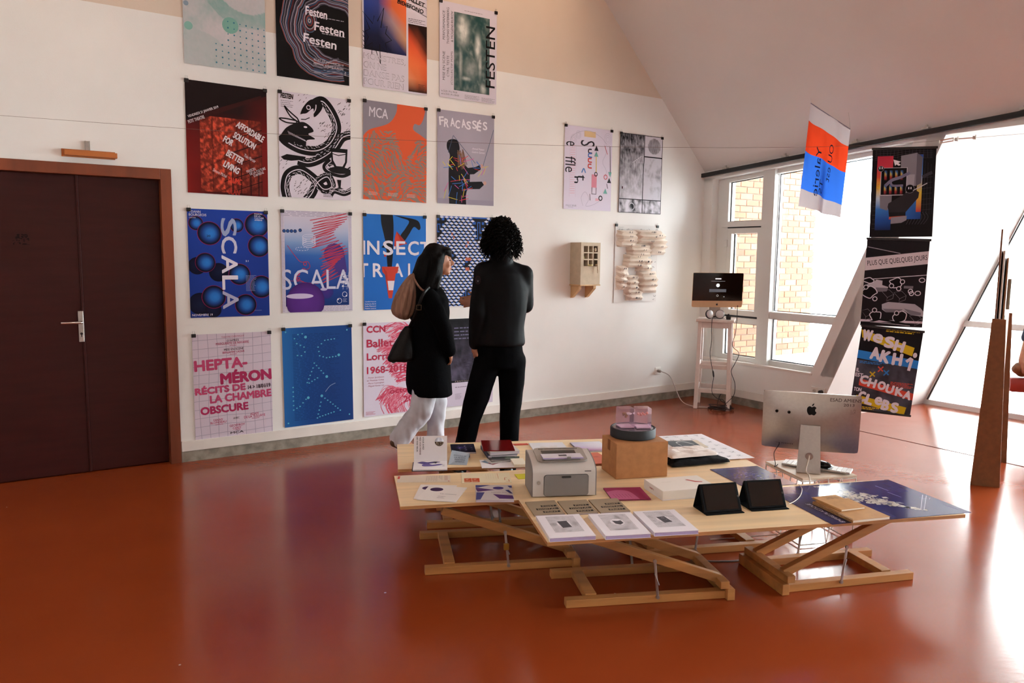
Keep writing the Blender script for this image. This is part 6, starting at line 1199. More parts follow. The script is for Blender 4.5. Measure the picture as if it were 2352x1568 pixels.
def computer(M, label, w, h, chin, front_art, back_art, tilt, stand_h, screen_on, col=None):
    """all-in-one computer: local X right (seen from behind), Y towards the viewer of the back, Z up; origin at foot"""
    t = thing('desktop_computer', label, 'computer', M); bulge = 0.042
    R = Matrix.Translation((0, 0, stand_h+h/2)) @ Matrix.Rotation(tilt, 4, 'X')
    def bz(x, z): return 0.007+bulge*max(0, 1-(abs(x)/(w/2))**2.4)*max(0, 1-(abs(z+0.02)/(h/2+0.02))**2.6)
    k = MB(); nx, nz_ = 28, 20; rr = 0.012; V = []
    def rc(x, z):                       # pull the corners in
        dx, dz = abs(x)-(w/2-rr), abs(z)-(h/2-rr)
        if dx > 0 and dz > 0:
            L = math.hypot(dx, dz)
            if L > rr: x = math.copysign(w/2-rr+dx*rr/L, x); z = math.copysign(h/2-rr+dz*rr/L, z)
        return x, z
    for sgn in (1, 0):
        for jx in range(nz_+1):
            for i in range(nx+1):
                x, z = rc((i/nx-0.5)*w, (jx/nz_-0.5)*h); V.append((x, bz(x, z) if sgn else 0.0, z))
    n0 = (nx+1)*(nz_+1); F = []
    for jx in range(nz_):
        for i in range(nx): a_ = jx*(nx+1)+i; F.append((a_, a_+1, a_+nx+2, a_+nx+1)); F.append((n0+a_+nx+1, n0+a_+nx+2, n0+a_+1, n0+a_))
    rim = list(range(nx+1))+[jx*(nx+1)+nx for jx in range(1, nz_+1)]+[nz_*(nx+1)+i for i in range(nx-1, -1, -1)]+[jx*(nx+1) for jx in range(nz_-1, 0, -1)]
    F += [(rim[i], rim[(i+1) % len(rim)], n0+rim[(i+1) % len(rim)], n0+rim[i]) for i in range(len(rim))]
    k.add(V, F, R); k.build('shell', col or m_alu, t, True)
    k = MB(); k.box((0, -0.0012, chin/2), (w-0.003, 0.002, h-chin-0.003), R); sc = k.build('screen', mat('black_display_glass', '050506', 0.06), t)
    if front_art:
        a = Art(w, h, 0.0002, 0.0003); front_art(a); a.build('screen_image', sc, mat('lit_screen_ink', '000000') if False else INK, R @ frame(Vector((w/2, -0.0024, h/2)), Vector((-1, 0, 0)), Vector((0, 0, 1)), Vector((0, -1, 0))))
    if back_art:
        a = Art(w, h, 0.0002, 0.0006); back_art(a); Mb_ = frame(Vector((-w/2, 0, h/2)), Vector((1, 0, 0)), Vector((0, 0, 1)), Vector((0, 1, 0)))
        # Y of the back faces the viewer: mirror so that text reads from behind
        me = a.build('marks', t, INK, R, lambda p: (p[0]-w/2, bz(p[0]-w/2, p[1]+h/2)+p[2], p[1]+h/2))
    # stand: slanted plate and foot
    k = MB(); sw = 0.085; tb = 0.105; z1 = stand_h+h*0.46
    k.add([(-sw*0.62, 0.052, z1), (sw*0.62, 0.052, z1), (tb*0.62, 0.085, 0.006), (-tb*0.62, 0.085, 0.006), (-sw*0.62, 0.058, z1), (sw*0.62, 0.058, z1), (tb*0.62, 0.093, 0.006), (-tb*0.62, 0.093, 0.006)], [(0, 3, 2, 1), (4, 5, 6, 7), (0, 1, 5, 4), (1, 2, 6, 5), (2, 3, 7, 6), (3, 0, 4, 7)])
    k.build('stand_plate', m_alu, t); k = MB(); k.b2((-tb*0.62, -0.085, 0.0006), (tb*0.62, 0.093, 0.006), None, 0.002); k.build('stand_foot', m_alu, t)
    k = MB(); yh = 0.0905-0.03*0.33; zc = 0.10; k.lathe([(0.021, 0), (0.021, 0.0015)], 24, Matrix.Translation((0, 0.0775+0.0085, zc)) @ Matrix.Rotation(-pi/2-math.atan(0.033/(z1)), 4, 'X')); k.build('cable_hole', mat('pinkish_hole', '9a8078', 0.5), t)
    return t, R
def back_marks(a):
    apple(a, 0.505, 0.27, 0.105, '0d0c0d', 1)
    a.text('ESAD AMIENS', 0.685, 0.055, 0.31, 0.055, '4a3c38', 1, 0, 0.008, 0.05); a.text('2013', 0.82, 0.135, 0.11, 0.045, '4a3c38', 1, 0, 0.008); a.text('1/2', 0.895, 0.235, 0.05, 0.06, '8a7c76', 1, -5); a.line([(0.89, 0.31), (0.93, 0.30)], 0.004, '8a7c76', 1)
    for i in range(7): a.rect(0.215+0.018*i, 0.888, 0.222+0.018*i, 0.905, '2a2624', 1)
    a.rect(0.15, 0.893, 0.195, 0.897, '4a4442', 1); a.text('CE', 0.9, 0.88, 0.03, 0.02, '9a8e86', 1)
fc_ = wt.matrix_world @ Vector((TW*0.40, TD*0.42, 0)); phi = radians(-19)
pcM = Matrix.Translation((fc_.x, fc_.y, ZT+0.0006)) @ rotz(phi) @ Matrix.Rotation(pi, 4, 'Z') @ Matrix.Scale(-1, 4, (1, 0, 0)) if False else None
# local frame: X to the right as seen from the camera, Y towards the camera, Z up would be left-handed, so build with Y away and flip
Xr = Vector((cos(phi), sin(phi), 0)); Ya = Vector((-sin(phi), cos(phi), 0))
cm_ = frame(Vector((fc_.x, fc_.y, ZT+0.0006)), -Xr, -Ya, Z)
def mirror_art(fn):                        # the back is drawn as seen from the camera; local X runs the other way
    def g(a):
        b = Art(a.W, a.H, a.lay, a.base); fn(b)
        a.v = [(a.W-x, y, z) for x, y, z in b.v]; a.f = [tuple(reversed(f)) for f in b.f]; a.c = [list(reversed(c)) for c in b.c]; a.n = b.n
    return g
pc1, R1 = computer(cm_, 'silver desktop computer seen from behind with a black apple mark, on the wire table', 0.53, 0.342, 0.07, None, mirror_art(back_marks), radians(-6), 0.118, False)
for x in (0.138, 0.205):
    k = MB(); k.sphere((0, 0, 0), (0.009, 0.004, 0.009), 12, R1 @ Matrix.Translation(((0.5-x/0.53*0.5-0.0)*0.53-0.0-0.0, 0.040, 0.085)) if False else R1 @ Matrix.Translation((0.265-x+0.06, 0.035+0.1*(x-0.13), 0.058))); k.build('rivet', mat('dark_chrome', '2a2826', 0.12, metal=1), pc1)
# keyboard and mouse on the wire table
def kb_at(u, v, ang): return Matrix.Translation(wt.matrix_world @ Vector((TW*u, TD*v, ZT+0.0008))) @ rotz(ang)
kb = thing('keyboard', 'white computer keyboard lying on the wire table behind the computer stand', 'keyboard', Matrix.Translation(atz(1876, 1073, ZT+0.0075)) @ rotz(math.atan2((atz(1948, 1087, ZT)-atz(1792, 1064, ZT)).y, (atz(1948, 1087, ZT)-atz(1792, 1064, ZT)).x)))
k = MB(); k.b2((-0.19, -0.055, 0), (0.19, 0.055, 0.007), None, 0.002); k.build('case', m_alu, kb)
k = MB(); [k.box((-0.177+0.0253*i, -0.043+0.0172*jx, 0.0088), (0.022, 0.0145, 0.0035)) for i in range(15) for jx in range(6)]; k.build('keys', mat('white_keys', 'e4dfdc', 0.4), kb)['kind'] = 'stuff'
ms = thing('computer_mouse', 'black computer mouse standing on the wire table at the right of the stand', 'mouse', Matrix.Translation(atz(1889, 1072, ZT+0.0205)) @ rotz(0.7))
k = MB(); k.sphere((0, 0, 0.016), (0.033, 0.055, 0.020), 18); k.build('shell', mat('glossy_black_mouse', '121012', 0.15), ms, True); k = MB(); k.tube([(0, 0.012, 0.0345), (0, 0.045, 0.0275)], 0.0028, 6); k.build('scroll_strip', m_gap, ms); k = MB(); k.b2((-0.03, -0.05, 0), (0.03, 0.05, 0.006), None, 0.002); k.build('base', m_black, ms)
def cable(name, label, pts, r, m, group=None, n=8):
    o = bpy.data.objects.new(name, None); k = MB(); k.tube([tuple(p) for p in curve3(pts, n)], r, 6); bpy.data.objects.remove(o); q = k.build(name, m); return tag(q, label, 'cable', group)
def curve3(pts, n=8):
    P = [Vector(p) for p in pts]; out = []
    for i in range(len(P)-1):
        p0 = P[max(0, i-1)]; p1 = P[i]; p2 = P[i+1]; p3 = P[min(len(P)-1, i+2)]
        for j_ in range(n):
            t = j_/n; out.append(0.5*((2*p1)+(p2-p0)*t+(2*p0-5*p1+4*p2-p3)*t*t+(3*p1-p0-3*p2+p3)*t**3))
    return out+[P[-1]]
m_cw = mat('cream_cable', 'd4c4b2', 0.5); m_cb = mat('black_cable', '17161a', 0.5); m_cg = mat('grey_cable', '8a7f78', 0.5)
yb = cm_.translation.y
hole = cm_ @ Vector((0, 0.095, 0.10))
cable('power_cable', 'cream power cable hanging from the stand of the silver computer to the table edge', [hole+Vector((0.01, 0.02, 0.01)), hole+Vector((-0.01, -0.02, -0.01)), hole+Vector((-0.03, -0.04, -0.07)), Vector((hole.x-0.035, hole.y-0.10, 0.42)), Vector((hole.x-0.035, hole.y-0.115, 0.36)), Vector((hole.x-0.03, hole.y-0.05, 0.2)), Vector((hole.x-0.10, hole.y+0.02, 0.05)), Vector((hole.x-0.3, hole.y+0.05, 0.006)), Vector((hole.x-0.55, hole.y+0.0, 0.006))], 0.0034, m_cw)
usb = cm_ @ (R1 @ Vector((0.165, 0.03, -0.135)))
cable('usb_cable', 'thin black cable plugged into the back of the silver computer', [usb, usb+Vector((-0.01, -0.02, -0.012)), usb+Vector((-0.035, -0.02, -0.06)), usb+Vector((-0.02, -0.01, -0.125)), Vector((usb.x-0.02, usb.y+0.0, ZT+0.004)), Vector((usb.x+0.02, usb.y+0.06, ZT+0.004))], 0.0022, m_cb)
ct = [atz(1812, 1157, ZC+0.007), atz(1826, 1150, ZC+0.007), atz(1838, 1138, ZC+0.007), atz(1842, 1122, ZC+0.007), atz(1834, 1112, ZC+0.012)]
cable('charging_cable', 'short white charging cable lying beside the right tablet', ct, 0.0022, m_cw)
cable('floor_cable', 'grey cable lying on the floor under the wire table', [(1.62, 4.30, 0.004), (1.50, 4.22, 0.004), (1.30, 4.02, 0.004), (1.12, 3.98, 0.004), (0.98, 4.0, 0.004)], 0.005, m_cg)

# ================================================================== white stool with the second computer in the corner
S = [atz(1592, 937), atz(1676, 943)]; Xs = (S[1]-S[0]).normalized(); Ys = Vector((-Xs.y, Xs.x, 0)); sw_ = (S[1]-S[0]).length
st_ = thing('tall_stool', 'tall white painted wooden stool in the corner carrying the second computer', 'stool', frame(S[0]+Xs*sw_/2+Ys*0.19, Xs, Ys, Z))
m_st = mat('white_painted_wood', 'e2d3cb', 0.5, var=0.04, scale=12); SH = 0.975; bw_, bd_ = sw_/2-0.022, 0.19; tw_, td_ = 0.155, 0.12
def leg_at(sx, sy, z): f = z/SH; return Vector((sx*(bw_+(tw_-bw_)*f), sy*(bd_+(td_-bd_)*f), z))
for sx in (-1, 1):
    for sy in (-1, 1): k = MB(); k.bar(leg_at(sx, sy, 0.0), leg_at(sx, sy, SH-0.03), 0.040, 0.040, Vector((0, 1, 0))); k.build('leg', m_st, st_)
k = MB(); k.b2((-0.20, -0.165, SH-0.03), (0.20, 0.165, SH), None, 0.006); k.build('seat', m_st, st_)
for z, hh_ in ((SH-0.065, 0.06), (0.46, 0.045), (0.20, 0.045)):
    for sy in (-1, 1): k = MB(); k.bar(leg_at(-1, sy, z), leg_at(1, sy, z), 0.02, hh_); k.build('rung', m_st, st_)
    for sx in (-1, 1): k = MB(); k.bar(leg_at(sx, -1, z+0.02), leg_at(sx, 1, z+0.02), 0.02, hh_); k.build('rung', m_st, st_)
def scr(a):
    a.rect(0.44, 0.155, 0.56, 0.185, 'd8d4d8', 1); a.rect(0.36, 0.235, 0.64, 0.242, '9a989c', 1); a.disc(0.5, 0.36, 0.035, 'e8eaf0', 1); a.rect(0.33, 0.47, 0.67, 0.56, '33343a', 1)
    for i in range(3): a.rect(0.34, 0.48+0.026*i, 0.66, 0.486+0.026*i, '6a6a70', 2)
    a.ring(0.5, 0.66, 0.018, 0.005, '9a989c', 1); a.disc(0.63, 0.69, 0.01, '8a888c', 1); apple(a, 0.5, 0.915, 0.042, '141214', 2)
zt = SH+0.0006; cen = st_.matrix_world @ Vector((-0.0, 0.07, 0)); ph2 = radians(3)
cm2 = frame(Vector((cen.x-0.0, cen.y, zt)), -Vector((cos(ph2), sin(ph2), 0)), -Vector((-sin(ph2), cos(ph2), 0)), Z)
cm2 = frame(Vector((cen.x, cen.y, zt)), Vector((cos(ph2), sin(ph2), 0)), Vector((-sin(ph2), cos(ph2), 0)), Z)
def scr_m(a): mirror_art(scr)(a)
m_ali = mat('warm_aluminium_chin', 'd8b48e', 0.35, metal=0.6)
pc2, R2_ = computer(cm2, 'desktop computer with a lit black screen standing on the white stool', 0.56, 0.378, 0.070, None, None, radians(3), 0.118, True, m_ali)
a = Art(0.56, 0.378, 0.0002, 0.0003); scr(a)
o = a.build('screen_image', pc2, None, R2_ @ frame(Vector((-0.28, -0.0024, 0.189)), Vector((1, 0, 0)), Vector((0, 0, 1)), Vector((0, -1, 0))))
ms_ = bpy.data.materials.new('screen_glow'); ms_.use_nodes = True; b_ = ms_.node_tree.nodes['Principled BSDF']; vc = ms_.node_tree.nodes.new('ShaderNodeVertexColor'); vc.layer_name = 'ink'
ms_.node_tree.links.new(vc.outputs[0], b_.inputs['Base Color']); ms_.node_tree.links.new(vc.outputs[0], b_.inputs['Emission Color']); b_.inputs['Emission Strength'].default_value = 0.8; o.data.materials[0] = ms_; o['kind'] = 'stuff'
# headphones on the stool
hp = thing('headphones', 'silver and black headphones lying on the stool under the screen', 'headphones', Matrix.Translation(st_.matrix_world @ Vector((-0.01, -0.115, SH+0.0008))) @ rotz(ph2))
for sx in (-1, 1):
    MC = Matrix.Translation((sx*0.058, 0, 0.052)) @ Matrix.Rotation(sx*radians(-18), 4, 'Z') @ Matrix.Rotation(radians(78), 4, 'X')
    k = MB(); k.lathe([(0.030, -0.012), (0.046, -0.008), (0.050, 0.002), (0.046, 0.012)], 26, MC); k.build('ear_cushion', m_black, hp, True)
    k = MB(); k.lathe([(0.044, 0.010), (0.042, 0.020), (0.030, 0.027), (0.004, 0.029)], 26, MC); k.build('ear_cup', mat('silver_plastic', 'cfcac8', 0.3, metal=0.3), hp, True)
k = MB(); k.tube(curve3([(-0.06, 0.02, 0.05), (-0.065, 0.07, 0.03), (-0.03, 0.115, 0.018), (0.03, 0.115, 0.018), (0.065, 0.07, 0.03), (0.06, 0.02, 0.05)]), 0.007, 8); k.build('headband', m_black, hp)
ad = thing('plug_adapter', 'small black plug adapter on the stool beside the headphones', 'adapter', Matrix.Translation(st_.matrix_world @ Vector((0.135, -0.11, SH+0.0008))))
k = MB(); k.b2((-0.022, -0.018, 0), (0.022, 0.018, 0.036), None, 0.004); k.build('body', m_black, ad); k = MB(); k.tube([(0, 0, 0.036), (0, 0, 0.062)], 0.008, 8); k.build('stem', m_black, ad)
def sp_(x, y, z): return st_.matrix_world @ Vector((x, y, z))
cable('headphone_cable', 'black headphone cable hanging down the front of the stool', [sp_(-0.02, -0.15, SH+0.012), sp_(-0.03, -0.175, SH+0.005), sp_(-0.03, -0.19, SH-0.1), sp_(-0.025, -0.19, 0.75), sp_(-0.035, -0.20, 0.6), sp_(0.0, -0.20, 0.42), sp_(0.012, -0.205, 0.36), sp_(0.0, -0.215, 0.2), sp_(0.06, -0.22, 0.13), sp_(0.12, -0.22, 0.12), sp_(0.16, -0.235, 0.06)], 0.0035, m_cb)
k = MB(); k.tube([sp_(0.0, -0.20, 0.43), sp_(0.004, -0.20, 0.415), sp_(0.011, -0.203, 0.37), sp_(0.012, -0.205, 0.355)], [0.004, 0.009, 0.009, 0.004], 8); k.build('inline_remote', m_cb, bpy.data.objects['headphone_cable'])
cable('monitor_cable', 'black cable looping down the right side of the stool', [sp_(0.22, 0.02, SH+0.15), sp_(0.215, -0.05, 0.85), sp_(0.19, -0.12, 0.7), sp_(0.26, -0.14, 0.62), sp_(0.22, -0.12, 0.5), sp_(0.19, -0.16, 0.42), sp_(0.235, -0.20, 0.3), sp_(0.23, -0.21, 0.18), sp_(0.17, -0.215, 0.10), sp_(0.12, -0.2, 0.05), sp_(0.1, -0.18, 0.02)], 0.0035, m_cb)
r = random.Random(77); Pc = []
for i in range(46):
    t = i*0.95; rad = 0.07+0.05*r.random(); Pc.append(sp_(0.10+rad*1.2*cos(t), -0.16+rad*0.8*sin(t), 0.006+0.05*r.random()*(1-abs(cos(t*0.3))*0.4)))
cable('coiled_cable', 'tangled heap of black cable on the floor between the stool legs', [sp_(0.11, -0.17, 0.19), sp_(0.08, -0.2, 0.12)]+Pc+[sp_(0.06, -0.17, 0.05), sp_(0.10, -0.12, 0.2)], 0.004, m_cb, None, 5)
s0 = MW @ Vector((6.215, 0.345, 0.05))
cable('wall_cable', 'pale grey cable looping from the wall socket down to the floor by the stool', [MW @ Vector((6.215, 0.345, 0.014)), s0, s0+Vector((0.10, -0.03, -0.05)), s0+Vector((0.17, -0.06, -0.2)), Vector((s0.x+0.22, s0.y-0.22, 0.03)), Vector((s0.x+0.36, s0.y-0.38, 0.006)), Vector((s0.x+0.5, s0.y-0.35, 0.006)), sp_(-0.14, -0.1, 0.006)], 0.005, mat('pale_grey_cable', 'b8aea8', 0.5))
k = MB(); k.lathe([(0.018, 0.0), (0.018, 0.03), (0.008, 0.042)], 14, MW @ Matrix.Translation((6.215, 0.345, 0.015))); k.build('plug', mat('grey_plug', 'a8a09a', 0.5), sk, False, sk.matrix_world.inverted())

# ================================================================== steel wire across the room, hanging banner, flag
BP = [atY(2010, 337, 5.3), atY(2147, 328, 5.25)]
def on_wall(px, py): return atpl(px, py, WP(0, 0, 0), WN)
wl = on_wall(-160, 254)
wpts = [wl, atY(0, 265, 5.0), atY(420, 295, 5.02), atY(800, 316, 5.05), atY(1180, 331, 5.1), atY(1500, 338, 5.15), atY(1800, 338.5, 5.22), BP[0]+Z*0.012, BP[1]+Z*0.012, atY(2240, 316, 5.2), atY(2352, 307, 5.15), atY(2560, 292, 5.05), VP(4.5, 2.72, -0.02)]
sw2 = thing('steel_wire', 'thin steel wire strung across the room in front of the posters', 'wire', Matrix.Translation(wl))
k = MB(); k.tube([p-wl for p in curve3(wpts, 6)], 0.0010, 5); k.build('strand', mat('dull_wire', '7a6258', 0.5, metal=0.4), sw2)
tb0, tb1 = atY(2158, 325.5, 5.245), atY(2190, 320, 5.23); m_ts = mat('bright_steel', 'c8c4be', 0.25, metal=0.9)
k = MB(); d_ = Vector((0, 0, 0.009)); k.tube([tb0-wl-d_, tb1-wl-d_], 0.004, 6); k.tube([tb0-wl+d_, tb1-wl+d_], 0.004, 6); k.tube([tb0-wl-d_, tb0-wl+d_], 0.004, 6); k.tube([tb1-wl-d_, tb1-wl+d_], 0.004, 6); k.build('turnbuckle', m_ts, sw2)
for x in (2197, 2238):
    c = atY(x, 320 if x < 2200 else 316, 5.22)-wl; k = MB(); k.box(tuple(c), (0.022, 0.012, 0.022), None, 0.003); k.tube([c+Vector((0.005, -0.006, -0.014)), c+Vector((0.005, -0.006, 0.018))], 0.003, 6); k.build('wire_clamp', m_ts, sw2)
k = MB(); c = atY(2197, 319, 5.22)-wl; k.tube([c, atY(2238, 316.2, 5.2)-wl], 0.004, 6); k.build('hook_rod', m_ts, sw2)

Xb = Vector((BP[1].x-BP[0].x, BP[1].y-BP[0].y, 0)).normalized(); BWd = 0.405
bn = thing('hanging_banner', 'vertical banner of three dark posters hung one below the other from the wire', 'banner', frame(Vector(((BP[0].x+BP[1].x)/2, (BP[0].y+BP[1].y)/2, BP[0].z+0.005)), Xb, Z, Xb.cross(Z)))
def d_b1(a):
    a.rect(0, 0, 1, 1, '0f0c11', 0)
    for i in range(13): a.line(curve([(0.04, 0.03+0.02*i), (0.3, 0.035+0.026*i if i < 5 else 0.05+0.02*i), (0.6, 0.02+0.02*i), (0.95, 0.02+0.02*i)], 4) if i < 6 else [(0.80, 0.06*i-0.02), (0.96, 0.06*i-0.03)], 0.004, '4a464e', 1)
    for i in range(16): u = 0.06+0.057*i; a.line([(u, 0.02), (u+0.01*sin(i), 0.12)], 0.004, '4a464e', 1)
    for i in range(12): a.line([(0.83+0.05*(i % 4), 0.15+0.02*i), (0.84+0.045*(i % 4), 0.75)], 0.004, '3c3840', 1)
    for i in range(7): a.line(curve([(0.6+0.045*i, 0.72), (0.62+0.05*i, 0.78), (0.58+0.045*i, 0.86)], 4), 0.005, '56525a', 1); a.line([(0.03, 0.60+0.05*i), (0.1, 0.60+0.05*i)], 0.004, '4a464e', 1)
    a.grad(0.08, 0.09, 0.33, 0.92, [['b82c44', 'c23046'], ['c8364a', 'cc3a4a'], ['d8563a', 'd8563a'], ['e8c040', 'e8c040'], ['b8cce0', 'c4d2e4'], ['3a78c8', '3a70c0'], ['2452a4', '244e9c'], ['1c2c5c', '1a2654']], 2)
    a.grad(0.30, 0.60, 0.58, 0.80, [['c8b040', 'b83a3a'], ['b83a3a', 'a83040']], 2); a.grad(0.55, 0.55, 0.80, 0.80, [['3a78c8', '3a78c8'], ['2a5cb0', '1c3a80']], 2); a.grad(0.72, 0.08, 0.80, 0.72, [['2a3a6c', '2a4c9c'], ['3a70c0', '4a80cc'], ['e0c040', 'e0c040'], ['c83a3a', 'b83040']], 2)
    a.poly([(0.33, 0.78), (0.58, 0.76), (0.58, 0.81), (0.50, 0.84), (0.33, 0.85)], '8a8490', 3)
    a.poly([(0.45, 0.09), (0.70, 0.06), (0.79, 0.11), (0.78, 0.40), (0.70, 0.43), (0.46, 0.40)], '85808a', 3); a.poly([(0.70, 0.06), (0.79, 0.11), (0.78, 0.40), (0.70, 0.43)], '625e68', 4); a.poly([(0.46, 0.30), (0.68, 0.30), (0.67, 0.43), (0.55, 0.43)], 'a49eaa', 4); a.poly([(0.14, 0.53), (0.33, 0.52), (0.33, 0.66), (0.26, 0.70), (0.15, 0.67)], '7a7682', 3)
    a.rect(0.14, 0.22, 0.56, 0.53, 'c8c2cc', 4); a.rect(0.15, 0.225, 0.55, 0.522, '0b0a0e', 5); r = random.Random(4)
    for i in range(8):
        u = 0.20+0.085*(i % 4); v = 0.25+0.16*(i//4); a.grad(u, v, u+0.04, v+0.11, [['2a5a9c', '1a2a4c'], ['d8c04a', '3a6a9c'], ['b83a3a', '7a2430'], ['4a1a20', '2a1216']], 6)
    a.line(curve([(0.22, 0.42), (0.32, 0.36), (0.45, 0.33), (0.60, 0.28)], 6), 0.05, '77728e', 7); a.line(curve([(0.30, 0.38), (0.34, 0.42), (0.5, 0.42)], 5), 0.035, '77728e', 7); a.line([(0.80, 0.33), (0.95, 0.28)], 0.05, '3c3840', 2)
    a.poly([(0.28, 0.62), (0.66, 0.46), (0.76, 0.50), (0.75, 0.56), (0.56, 0.72), (0.30, 0.72), (0.27, 0.66)], '2c282e', 7); a.poly([(0.28, 0.66), (0.56, 0.69), (0.56, 0.76), (0.30, 0.77)], '1c181e', 7); a.poly([(0.29, 0.64), (0.35, 0.61), (0.40, 0.65), (0.33, 0.69)], 'b0aab4', 8)
    for u, v, s in ((0.14, 0.23, 0.045), (0.61, 0.46, 0.07)): a.disc(u, v, s, '0b0a0e', 9); a.ring(u, v, s, 0.006, '8a848e', 10); a.rect(u-0.025, v-0.02, u-0.010, v+0.004, 'e0dae2', 10); a.rect(u+0.010, v-0.02, u+0.025, v+0.004, 'e0dae2', 10)
    a.line([(0.66, 0.48), (0.88, 0.40)], 0.014, 'c8c2ca', 9); a.poly([(0.33, 0.13), (0.45, 0.155), (0.41, 0.17), (0.45, 0.19), (0.42, 0.20), (0.38, 0.185), (0.36, 0.20)], 'ece6ee', 9)
    a.text('PLUS QUE', 0.115, 0.40, 0.1, 0.02, 'b83a3a', 6, 90)
def d_b2(a):
    a.rect(0, 0, 1, 1, '19151b', 0); Wt = 'd6cdd8'
    a.line([(0.02, 0.10), (0.55, 0.165)], 0.012, 'a49ca6', 1); a.poly([(0, 0.225), (1, 0.13), (1, 0.275), (0, 0.37)], 'd2c4cc', 2)
    a.text('PLUS QUE QUELQUES JOURS', 0.025, 0.258, 0.96, 0.075, '141014', 3, -7.6, 0.0); a.line([(0, 0.475), (1, 0.40)], 0.01, Wt, 2); a.rect(0, 0.93, 1, 0.955, 'd2c4d4', 1)
    def blob_(c, rx, ry, n, seed):
        r = random.Random(seed); P = [(c[0]+rx*(1+0.22*r.uniform(-1, 1))*cos(2*pi*i/n), c[1]+ry*(1+0.22*r.uniform(-1, 1))*sin(2*pi*i/n)) for i in range(n)]; P = curve(P+[P[0]], 4)[:-1]; a.poly(P, '0c0a0d', 4); a.line(P, 0.014, Wt, 5, True)
    for c, rx, ry, s in (((0.52, 0.50), 0.10, 0.055, 1), ((0.10, 0.62), 0.11, 0.06, 2), ((0.24, 0.89), 0.09, 0.06, 3), ((0.63, 0.89), 0.11, 0.06, 4), ((0.08, 0.48), 0.08, 0.03, 5)): blob_(c, rx, ry, 9, s)
    for u, v in ((0.62, 0.485), (0.57, 0.565), (0.45, 0.535), (0.20, 0.69), (0.21, 0.82), (0.57, 0.845), (0.76, 0.59), (0.78, 0.615), (0.04, 0.56)): a.disc(u, v, 0.035, '0c0a0d', 6); a.ring(u, v, 0.035, 0.013, Wt, 7, 16)
    for u, v in ((0.93, 0.46), (0.88, 0.61)): a.ring(u, v, 0.045, 0.013, Wt, 6, 18, 0.8)
    sofa = 'a7a0aa'; sd = '75707a'
    a.poly([(0.32, 0.75), (0.42, 0.72), (0.85, 0.735), (0.95, 0.78), (1.0, 0.82), (1.0, 0.875), (0.80, 0.86), (0.70, 0.82), (0.40, 0.84), (0.33, 0.81)], sofa, 3); a.poly([(0.34, 0.80), (0.66, 0.80), (0.64, 0.835), (0.40, 0.84)], sd, 4); a.poly([(0.68, 0.79), (0.96, 0.83), (0.96, 0.86), (0.80, 0.86)], sd, 4); a.poly([(0.05, 0.53), (0.16, 0.50), (0.20, 0.47), (0.30, 0.48), (0.30, 0.53), (0.40, 0.55), (0.38, 0.60), (0.22, 0.61), (0.08, 0.57)], 'b8b0ba', 3); a.poly([(0.20, 0.56), (0.40, 0.56), (0.38, 0.60), (0.22, 0.61)], sd, 4); a.rect(0.65, 0.53, 0.80, 0.56, sd, 3)
    for c in ((0.40, 0.63), (0.60, 0.64), (0.08, 0.86), (0.88, 0.90)): a.line([(c[0]-0.1, c[1]-0.03), (c[0], c[1]+0.04), (c[0]+0.1, c[1]), (c[0]+0.02, c[1]-0.05)], 0.006, '8a848e', 3, True); a.line([(c[0], c[1]+0.04), (c[0]-0.01, c[1]+0.08), (c[0]+0.09, c[1]+0.05), (c[0]+0.1, c[1])], 0.006, '8a848e', 3)
    a.line([(0.15, 0.955), (0.30, 0.925), (0.82, 0.975), (0.80, 0.99)], 0.03, '0c0a0d', 8); a.line([(0.15, 0.955), (0.80, 0.985)], 0.008, Wt, 9)
